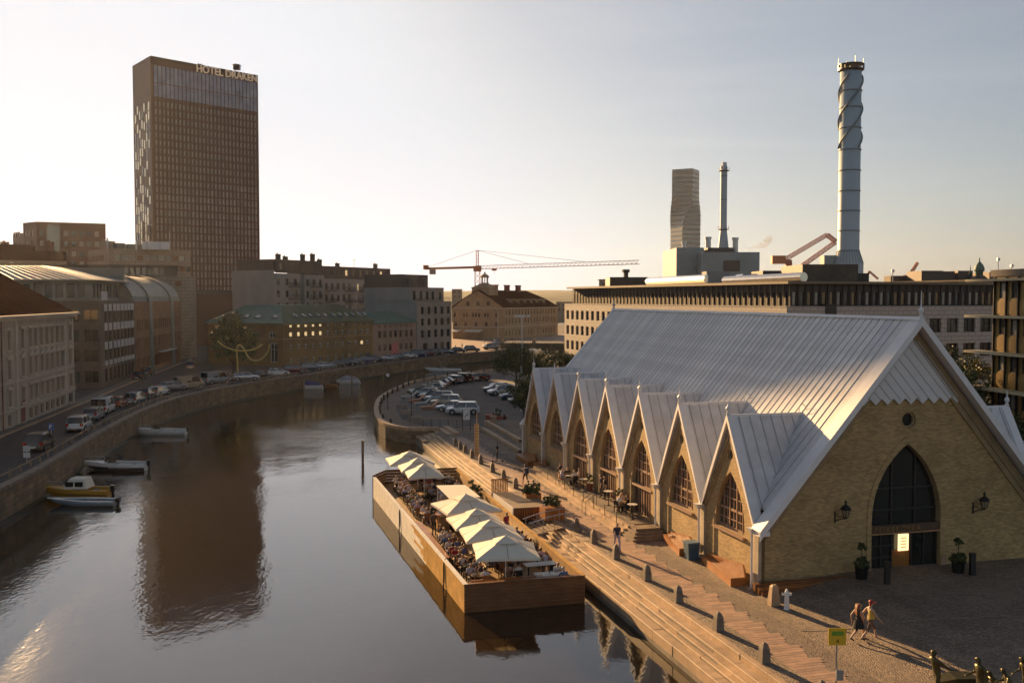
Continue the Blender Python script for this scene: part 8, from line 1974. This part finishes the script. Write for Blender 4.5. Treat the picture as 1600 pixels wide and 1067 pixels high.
# timber planters
for (u0, u1, v0, v1, h, lab, sd) in ((-6.2, -4.75, 18.5, 19.9, .85, 'big timber planter with dark leafy plants beside the gangway', 3), (-5.9, -4.7, 24.4, 25.4, .7, 'smaller timber planter with a sign leaning behind the platform', 4)):
    t = thing('timber_planter', lab, 'planter', U((u0 + u1) / 2, (v0 + v1) / 2, 0), RZ)
    for k in range(4):
        z0 = h * k / 4; mb = MB(); mb.hexa([U(u, v, z) for z in (z0 + .01, h * (k + 1) / 4) for u, v in ((u0, v0), (u1, v0), (u1, v1), (u0, v1))]); obj('plank_course', mb, 'wood_oiled', t)
    inst('foliage', crown_mesh(random.Random(sd), .75, .5, 22, 45, .10, 'leaf'), U((u0 + u1) / 2, (v0 + v1) / 2, h + .25), RZ, t)
defm('chain_iron', col=(.05, .035, .025), rough=1, var=.1, spec=0)
# bollards with chains
vs_ = [-14, -9.66, -5.42, -.95, 3.14, 7.82, 11.75, 15.2, 30.6, 34.5, 38.4, 43.0, 46.6, 49.8, 52.1, 54.5]
near = {-14: 'at the bottom edge', 30.6: 'just past the timber platform', 34.5: 'second past the platform', 38.4: 'third past the platform', 43.0: 'level with the scooter rider', 46.6: 'just before the letter pole', 49.8: 'just behind the letter pole', 52.1: 'next to last before the far stair', 54.5: 'last before the far stair', -9.66: 'nearest', -5.42: 'second nearest', -.95: 'third nearest', 3.14: 'fourth nearest', 7.82: 'fifth nearest, under the walking woman', 11.75: 'sixth nearest', 15.2: 'by the gangway'}
mb = MB()
for z, s in ((0, .23), (.08, .22), (.62, .17), (.80, .10), (.86, .03)): pass
mb.sweep([[(x * s, y * s, z) for x, y in ((-1, -1), (1, -1), (1, 1), (-1, 1))] for z, s in ((-.02, .21), (.62, .165), (.80, .11), (.87, .03))]); bm_ = mb.mesh('granite_bollard', [M['granite_dark']])
for k, v in enumerate(vs_):
    o = inst('granite_bollard', bm_, U(-5.05, v, 0), RZ + pr_.uniform(-.05, .05)); tag(o, ('pointed granite bollard, %s on the quay edge' % near[v]) if v in near else 'pointed granite bollard in the far row past the platform, toward the island', 'bollard', 'granite bollards along the quay')
for a_, b_ in zip(vs_, vs_[1:]):
    if b_ - a_ > 6: continue
    P_ = [U(-5.05, a_ + (b_ - a_) * t_ / 10, .62 - .42 * (1 - (2 * t_ / 10 - 1) ** 2)) for t_ in range(11)]; c = P_[0]; mb = MB(); mb.tube([p - c for p in P_], .011, 4); single('chain', mb, 'chain_iron', 'iron chain starting at the granite bollard %s' % near[a_], 'chain', c, group='chains between the bollards')
# terrace along the side wall with three long steps
tr = struct('terrace', (lambda b: (b.hexa([U(u, v, z) for z in (-.1, .58) for u, v in ((-1.9, 13.6), (-.16, 13.6), (-.16, 37), (-1.5, 37))]), b)[1])(MB()), 'cobble_fine')
for k in range(3):
    u0, z1 = -2.75 + k * .32, .19 * (k + 1); v = 13.3
    while v < 37:
        L_ = min(pr_.uniform(1.1, 1.8), 37.2 - v); f0, f1 = (v - 13) / 24 * .5, (v + L_ - 13) / 24 * .5; mb = MB(); mb.hexa([U(u, vv, z) for z in (-.05, z1) for u, vv in ((u0 + f0, v + .012), (u0 + .5 + f0, v + .012), (u0 + .5 + f1, v + L_ - .012), (u0 + f1, v + L_ - .012))]); obj('granite_block', mb, 'granite', tr); v += L_
# timber side stair
t = thing('timber_stair', 'four-step dark timber stair against the hall wall beside the terrace', 'stair', U(-1.5, 12.3, 0), RZ)
for k in range(4): mb = MB(); mb.hexa([U(u, v, z) for z in (.0 if k == 0 else .15 * k, .15 * (k + 1) - .01) for u, v in ((-2.6 + k * .2, 11.2 + k * .33), (-.25, 11.2 + k * .33), (-.25, 13.2), (-2.6 + k * .2, 13.2))]); obj('step', mb, 'wood_grey', t)
# wedge benches on the side wall
def wedge_bench(v0, v1, lab, w0=.95, w1=.35):
    t = thing('wall_bench', lab, 'bench', U(-.3, v0, 0), RZ, 'timber benches along the hall wall')
    for k in range(3): mb = MB(); a_, b_ = k / 3, (k + 1) / 3; mb.hexa([U(u, v, z) for z in (.40, .46) for u, v in ((-.25 - w0 * b_, v0), (-.25 - w0 * a_ - .01, v0), (-.25 - w1 * a_ - .01, v1), (-.25 - w1 * b_, v1))]); obj('seat_board', mb, 'wood_oiled', t)
    mb = MB(); mb.hexa([U(-.25 - w0, v0, .0), U(-.2, v0, .0), U(-.2, v1, .0), U(-.25 - w1, v1, .0), U(-.25 - w0, v0, .39), U(-.2, v0, .39), U(-.2, v1, .39), U(-.25 - w1, v1, .39)]); obj('bench_box', mb, 'wood_oiled', t)
    mb = MB(); mb.hexa([U(-.36, v0, .46), U(-.22, v0, .46), U(-.22, v1, .46), U(-.30, v1, .46), U(-.50, v0, 1.15), U(-.42, v0, 1.15), U(-.24, v1, .62), U(-.3, v1, .62)]); obj('backrest', mb, 'wood_oiled', t)
wedge_bench(.75, 5.5, 'oiled timber wedge bench on the nearest bay of the side wall'); wedge_bench(7.3, 11.0, 'oiled timber wedge bench beside the blue bin'); wedge_bench(40.5, 45.0, 'timber bench on the farthest bay of the side wall', .9, .8); wedge_bench(37.2, 39.8, 'timber bench between the terrace and the farthest bay', .8, .6)
# long ledge of beams on the front
t = thing('front_ledge', 'three long dark timber beams stepped along the foot of the front wall', 'bench', U(0, -.5, 0), RZ)
for k in range(3): mb = MB(); z1 = .22 + .14 * (2 - k); mb.hexa([U(u, v, z) for z in (-.15, z1) for u, v in ((-.55 + .05 * k, -.72 - .28 * k + .26), (-.55 + .05 * k, -.72 - .28 * k), (5.4 - .3 * k, -.72 - .28 * k), (5.4 - .3 * k, -.72 - .28 * k + .26))]); obj('beam', mb, 'wood_oiled' if k == 1 else 'wood_hull', t)
# blue bin, stone, hydrant
p = U(-.75, 6.6, 0); mb = MB(); mb.sweep([[(x * s, y * s, z) for x, y in ((-1, -1), (1, -1), (1, 1), (-1, 1))] for z, s in ((0, .30), (.95, .36))]); t = thing('wheeled_bin', 'blue grey wheeled bin between two timber wall benches', 'bin', p, RZ); inst('bin_body', mb.mesh('bin_body', [mat('bin_blue', col=(.06, .12, .18), rough=.5, var=.2)]), p, RZ, t); mb = MB(); mb.box((-.39, -.39, .95), (.39, .39, 1.04)); inst('lid', mb.mesh('lid', [mat('bin_lid', col=(.10, .18, .26), rough=.5, var=.1)]), p, RZ, t)
mb = MB(); mb.sweep([[(x * s, y * s, z) for x, y in ((-1, -.8), (1, -.8), (1, .8), (-1, .8))] for z, s in ((0, .26), (.2, .25), (.95, .17), (1.05, .1))]); g = G(1209, 945, 0); single('stone_post', mb, 'granite', 'rounded granite post before the timber ledge at the corner', 'post', g, RZ)
g = G(1229, 952, 0); mb = MB(); mb.lathe([(.16, 0), (.13, .1), (.11, .7), (.13, .8), (.10, .9), (.06, 1.0), (.02, 1.05)], 10); mb.box((-.24, -.05, .72), (.24, .05, .84)); single('water_post', mb, 'white_paint', 'pale cast water post with two side spouts, right of the granite post', 'hydrant', g, smooth=False)
# clipped shrubs and dark posts by the door
for x, y, lab, sd in ((1346, 905, 'dark potted topiary left of the hall door', 1), (1497, 896, 'dark potted topiary right of the hall door', 2)):
    g = G(x, y, .45); u_, v_ = uv_of(g); z = gh(u_, v_); t = thing('potted_topiary', lab, 'plant', (g.x, g.y, z)); mb = MB(); mb.lathe([(.3, 0), (.36, .55), (.38, .6)], 12, c=(g.x, g.y, z)); obj('pot', mb, 'black_metal', t)
    inst('lower_foliage', crown_mesh(random.Random(sd), .45, .3, 30, 90, .06, 'leaf'), (g.x, g.y, z + .8), 0, t); mb = MB(); mb.tube([(g.x, g.y, z + .5), (g.x, g.y, z + 1.6)], .025, 5); obj('stem', mb, 'bark', t); inst('ball', crown_mesh(random.Random(sd + 9), .24, .24, 26, 70, .05, 'leaf'), (g.x + .02, g.y, z + 1.7), 0, t)
for x, y, lab in ((1386, 914, 'dark square post before the hall door'), (1519, 900, 'dark square post right of the topiary')):
    g = G(x, y, .45); u_, v_ = uv_of(g); mb = MB(); mb.box((-.13, -.13, 0), (.13, .13, 1.15)); mb.box((-.15, -.15, 1.15), (.15, .15, 1.2)); single('dark_post', mb, 'frame_dark', lab, 'post', (g.x, g.y, gh(u_, v_)))
# yellow sign near the camera
gx = D(1308, 994, 36.5); base_z = gh(*uv_of(gx)); t = thing('yellow_sign', 'yellow stop sign with a green field and the figure 4 on a thin post', 'sign', (gx.x, gx.y, base_z))
mb = MB(); mb.tube([(gx.x, gx.y + .04, base_z), (gx.x, gx.y + .04, gx.z + .3)], .03, 8); obj('post', mb, 'steel', t)
mb = MB(); mb.box((gx.x - .33, gx.y - .02, gx.z - .32), (gx.x + .33, gx.y + .01, gx.z + .32)); pn = obj('panel', mb, mat('sign_yellow', col=(.62, .42, .02), rough=.4, var=.05), t)
mb = MB(); mb.box((gx.x - .2, gx.y - .026, gx.z + .04), (gx.x + .24, gx.y - .021, gx.z + .2)); obj('green_field', mb, mat('sign_green', col=(.12, .30, .03), rough=.4, var=0), pn)
text('4', .22, 'frame_dark', pn, Vector((gx.x - .04, gx.y - .025, gx.z - .24)), 0, .003)
mb = MB(); mb.box((gx.x - .03, gx.y - .06, gx.z - 1.65), (gx.x + .24, gx.y + .0, gx.z - 1.25)); obj('timetable_box', mb, 'render_blue', t)
# lamp standard with globes at the right edge
p = D(1585, 700, 78); t = thing('globe_lamp', 'white lamp standard with two globe lights behind the hall at the right edge', 'street lamp', (p.x, 78, 0)); zt_ = D(1585, 689, 78).z
mb = MB(); mb.tube([(p.x + .2, 78, 0), (p.x + .2, 78, zt_)], .09, 8); obj('pole', mb, 'white_metal', t); mb = MB(); mb.bar((p.x - .9, 78, zt_), (p.x + 1.3, 78, zt_ - .05), .1); obj('cross_arm', mb, 'white_metal', t)
for dx, dz in ((-.3, .18), (.05, -2.6)): mb = MB(); mb.lathe([(.05, -.25), (.2, -.15), (.26, 0), (.2, .15), (.05, .25)], 12, c=(p.x + dx, 78, zt_ + dz)); obj('globe', mb, 'lamp_globe', t, smooth=True)

# ------------------------------------------------------------ people on the quay
RA = lambda a: RZD + a
g = G(964, 860, 0); w = person('walk', g, RZD - 95, 'woman walking toward us on the slab path in dark top and light blue trousers', 'navy', 'lilac', 'brown', 0)
g = G(1341, 1001, .3); u_, v_ = uv_of(g); z = gh(u_, v_); g = G(1341, 1001, z)
c1_ = person('walk_s', g, 8, 'person in black dress with long auburn hair walking left of the one in red cap', 'black', 'black', 'auburn', 0)
ha = MB(); ha.sweep([[(x_, y_, z_) for x_, y_ in ((-.12 - dx, -.1), (.0, -.11), (.0, .11), (-.12 - dx, .1))] for z_, dx in ((1.7, -.02), (1.55, .02), (1.35, .03), (1.2, 0))]); inst('long_hair', ha.mesh('long_hair', [HAIR['auburn']]), g, rad(8), c1_)
sk = MB(); sk.lathe([(.27, .62), (.22, .8), (.17, 1.0)], 12); inst('skirt', sk.mesh('skirt', [CLOTH['black']]), g, rad(8), c1_)
g2_ = G(1359, 1001, z); c2_ = person('walk_s', g2_, 8, 'person in red cap, yellow sided white shirt and brown shorts walking beside the auburn one', 'beige', 'brown', 'red_cap', 0, sc_=1.05)
cap = MB(); cap.lathe([(.105, 1.66), (.11, 1.72), (.08, 1.78), (.02, 1.80)], 12, c=(.04, 0, 0)); cap.box((.1, -.07, 1.655), (.25, .07, 1.675)); inst('cap', cap.mesh('cap', [HAIR['red_cap']]), g2_, rad(8), c2_)
sm = MB(); sm.box((-.13, .10, 1.0), (.13, .17, 1.38)); inst('yellow_stripe', sm.mesh('yellow_stripe', [CLOTH['yellow']]), g2_, rad(8 + 180), c2_)
g = G(821, 758, 0); m1 = person('walk_s', g, RZD + 95, 'man in white shirt and black shorts with a navy backpack walking away', 'white', 'black', 'dark', 0)
bp = MB(); bp.sweep([[(x_ - .24, y_, z_) for x_, y_ in ((-s, -.15), (.08, -.15), (.08, .15), (-s, .15))] for z_, s in ((1.0, .06), (1.15, .1), (1.38, .07), (1.44, .02))]); inst('backpack', bp.mesh('backpack', [CLOTH['navy']]), g, rad(RZD + 95), m1)
g = G(777, 722, 0); m2 = person('stand', g, RZD + 160, 'dark clothed person riding a kick scooter in the shade', 'black', 'black', 'dark', 0)
t = thing('kick_scooter', 'low kick scooter under the dark clothed rider', 'scooter', (g.x, g.y, 0), rad(RZD + 160)); W_ = RM[t.name]
mb = MB(); mb.T = W_; mb.box((-.45, -.07, .09), (.4, .07, .13)); obj('deck', mb, 'frame_dark', t); mb = MB(); mb.T = W_; mb.tube([(.42, 0, .1), (.36, 0, 1.0)], .02, 6); mb.bar((.36, -.25, 1.0), (.36, .25, 1.0), .03); obj('handlebar', mb, 'frame_dark', t)
for xx in (-.5, .45): mb = MB(); mb.T = W_; mb.sweep([[(xx + .09 * math.cos(k * .785), y_, .09 + .09 * math.sin(k * .785)) for k in range(8)] for y_ in (-.02, .02)]); obj('wheel', mb, 'tyre', t)
for k, (x, y, s_, lab) in enumerate(((712, 548, 'navy', 'tiny walker in navy on the sunlit square beside the stone house'), (722, 546, 'white', 'tiny walker in white on the sunlit square'), (757, 543, 'black', 'tiny figure in black under the toll building awnings'), (764, 544, 'red', 'tiny figure in red on the sunlit square'), (770, 545, 'grey', 'tiny figure in grey near the bridge pier'), (736, 549, 'beige', 'tiny cyclist-like figure in beige on the square'))):
    g = G(x, y, ZL); person('walk', g, 40 * k, lab, s_, 'black', 'dark', 0, 'walkers on the square')
# feet of the rider rest on the deck
m2.location.z += .12
for du, dv, s_, h_, lab in ((0, 0, 'black', 'dark', 'person in black top seated on the small planter edge'), (.45, .1, 'pink', 'brown', 'person in pale pink top beside the one in black on the planter edge')):
    person('sit_a', U(-5.3 + du, 25.9 + dv, .18), RZD + 80, lab, s_, 'black', h_, 0)
# terrace guests
ter = .58
defm('planter_olive', col=(.10, .12, .03), rough=.8, var=.3)
def round_table(u, v, h, lab):
    p = U(u, v, ter); t = thing('round_table', lab, 'table', p, 0, 'round tables on the terrace'); mb = MB(); mb.lathe([(.34, h - .03), (.35, h), (.33, h + .005)], 18, c=p); obj('table_top', mb, 'table_white', t); mb = MB(); mb.lathe([(.22, 0), (.03, .04), (.03, h - .03)], 8, c=p); obj('pedestal', mb, 'black_metal', t)
for u, v, h, lab in ((-1.15, 13.9 + 1.0, 1.05, 'tall round white table nearest on the terrace'), (-1.1, 19.6, 1.05, 'tall round white table before the middle gable door'), (-1.2, 28.0, .74, 'round white table between the seated terrace guests'), (-1.1, 30.2, .74, 'farthest round white table on the terrace'), (-.7, 26.2, .74, 'small round table against the pilaster')): round_table(u, v, h, lab)
for k, (u, v, a_, po, s_, tr_, h_, lab) in enumerate(((-1.9, 28.2, 0, 'sit_a', 'lilac', 'grey', 'blond', 'guest in lilac shirt at the far terrace tables'), (-1.2, 28.9, -90, 'sit_b', 'black', 'black', 'dark', 'guest in black at the far terrace tables, back to the wall'), (-.55, 28.0, 180, 'sit_c', 'grey', 'beige', 'brown', 'guest in grey with bare legs at the far terrace tables'), (-1.1, 27.2, 90, 'sit_a', 'white', 'navy', 'blond', 'guest in white facing away from us at the far terrace tables'), (-1.1, 31.0, -90, 'sit_d', 'navy', 'black', 'dark', 'guest in navy at the farthest terrace table'),
    (-1.3, 17.2, 20, 'sit_b', 'white', 'beige', 'blond', 'guest in white leaning forward on the near terrace'), (-.6, 17.9, 200, 'sit_a', 'beige', 'brown', 'auburn', 'guest in beige facing the one in white on the near terrace'), (-.7, 16.7, 150, 'sit_a', 'black', 'black', 'dark', 'guest in black on the near terrace'))):
    p = U(u, v, ter); chair(p, RA(a_), 'black_metal' if k % 2 else 'wood_oiled', 'chair under the ' + lab.replace('guest', 'guest', 1)[:60], 'chairs on the terrace'); person(po, p - Vector((0, 0, .0)), RA(a_), lab, s_, tr_, h_, 0, 'guests on the terrace')
table('wood_deck', U(-.95, 17.25, ter), RZD, 'small square timber table between guests on the near terrace', 'square tables on the terrace')
for u, v, a_, s_, lab in ((-.55, 21.8, 180, 'black', 'person in black standing in the middle gable doorway'), (-.6, 22.5, 160, 'navy', 'person in navy standing behind the doorway pillar')): person('stand', U(u, v, ter), RA(a_), lab, s_, 'black', 'dark', 0, 'guests on the terrace')
for u, v in ((-.55, 25.2), (-.5, 18.9)):
    p = U(u, v, ter); t = thing('potted_shrub', 'olive potted shrub on the terrace, %s' % ('farther one' if v > 20 else 'nearer one by the middle door'), 'plant', p); mb = MB(); mb.lathe([(.2, 0), (.26, .5), (.27, .52)], 10, c=p); obj('pot', mb, mat('rust_pot', col=(.22, .08, .04), var=.2), t); inst('foliage', crown_mesh(random.Random(int(v)), .35, .45, 14, 40, .07, 'leaf_light'), p + Vector((0, 0, .95)), 0, t)
# stanchions and chain on the long steps
for k, v in enumerate((15.0, 17.4, 19.8, 22.2, 24.6, 27.0, 29.4, 31.8)):
    p = U(-2.3 + (v - 13) / 24 * .5, v, .2); mb = MB(); mb.lathe([(.14, 0), (.03, .03), (.02, .9), (.04, .95)], 8); single('stanchion', mb, 'black_metal', 'thin black rope stanchion on the long steps' + (', nearest one' if k == 0 else ''), 'post', p, group='stanchions on the long steps')
mb = MB(); p0 = U(-2.6, 20.6, .19); t = thing('stair_handrail', 'bent black handrail crossing the long terrace steps', 'handrail', p0)
for dv in (0, .8): mb = MB(); mb.tube([U(-2.9, 19.4 + dv, 0), U(-2.9, 19.4 + dv, .95), U(-1.9, 19.9 + dv, 1.4), U(-1.9, 19.9 + dv, .5)], .025, 6); obj('rail', mb, 'black_metal', t)

# ------------------------------------------------------------ bronze figures, bottom right
defm('bronze', col=(.09, .08, .04), rough=.42, metal=.7, var=.25, vs=4, bump=.15, bs=12)
def bronze(J, p, ang, label, sc_=1.05, extra=None):
    me = build_person('bronze_figure', J); 
    for i in range(5): me.materials[i] = M['bronze']
    o = bpy.data.objects.new('bronze_figure', me); COL.objects.link(o); setm(o, p, rad(ang)); o.scale = (sc_,) * 3; return tag(o, label, 'statue', 'bronze figures on the square')
zB = .5
J1 = Jst(.5, -.12, .3); J1['wrR'] = VV(.52, -.24, 1.05); J1['elR'] = VV(.25, -.27, 1.12); J1['wrL'] = VV(.5, .22, 1.0); J1['elL'] = VV(.24, .27, 1.1)
g = G(1463, 1092, zB); bronze(J1, g, 15, 'bronze figure standing and leaning back, pulling with both arms', 1.1)
J2 = Jst(.1, .05, 1.0); g = G(1532, 1105, zB); bronze(J2, g, 195, 'tall bronze figure facing left with folded forearms', 1.1)
J3 = Jsit(.4, .55, .15); g = G(1556, 1098, zB - .3); bronze(J3, g, 200, 'low crouching bronze figure right of the tall one', 1.0)
g = G(1578, 1100, zB); bronze(Jsit(.35, .75, .1), g, 170, 'seated bronze figure, darker head low beside the rightmost one', 1.05)
g = G(1603, 1095, zB); bronze(Jst(.1, .1, .8), g, 190, 'rightmost bronze figure cut by the frame edge', .98)
mb = MB(); c = G(1500, 1064, .5); mb.sweep([[(c.x + x_, c.y + y_, c.z + z_ - .2) for x_, y_, z_ in ((dx, -.35 * s, 0), (dx, .35 * s, 0), (dx, .4 * s, .45 * s), (dx, -.4 * s, .45 * s))] for dx, s in ((-.9, .6), (-.3, 1), (.5, 1), (.9, .5))])
tag(obj('bronze_boat', mb, 'bronze'), 'small dark bronze boat shape behind the leaning bronze figure', 'statue')
# ------------------------------------------------------------ haze
hz = bpy.data.materials.new('haze_air'); hz.use_nodes = True; nt = hz.node_tree; nt.nodes.clear()
pv = nt.nodes.new('ShaderNodeVolumePrincipled'); ho = nt.nodes.new('ShaderNodeOutputMaterial'); nt.links.new(pv.outputs[0], ho.inputs['Volume'])
pv.inputs['Color'].default_value = (.90, .91, 1.0, 1); pv.inputs['Density'].default_value = .000032; pv.inputs['Anisotropy'].default_value = .6
mb = MB(); mb.box((-3050, -65, -5), (3050, 4250, 205)); o = obj('haze', mb, hz); o['kind'] = 'stuff'

# small puff of steam by the power station flues
sm_ = bpy.data.materials.new('steam'); sm_.use_nodes = True; nt = sm_.node_tree; nt.nodes.clear()
pv = nt.nodes.new('ShaderNodeVolumePrincipled'); ho = nt.nodes.new('ShaderNodeOutputMaterial'); nt.links.new(pv.outputs[0], ho.inputs['Volume'])
pv.inputs['Color'].default_value = (.75, .66, .6, 1); pv.inputs['Density'].default_value = .22
mb = MB(); rs_ = random.Random(3)
for k in range(13):
    t_ = k / 12; c = D(1166 + 36 * t_ + rs_.uniform(-1, 1), 388 - 6 * t_ - (9 * max(0, t_ - .75) / .25) + rs_.uniform(-1.5, 1.5), 336); r_ = .35 + .9 * t_ * rs_.uniform(.6, 1.2)
    mb.lathe([(r_ * math.sin(a_ * math.pi / 6) * 1.3, r_ * -math.cos(a_ * math.pi / 6) * .8) for a_ in range(1, 6)], 8, c=c)
o = obj('steam', mb, sm_); o['kind'] = 'stuff'
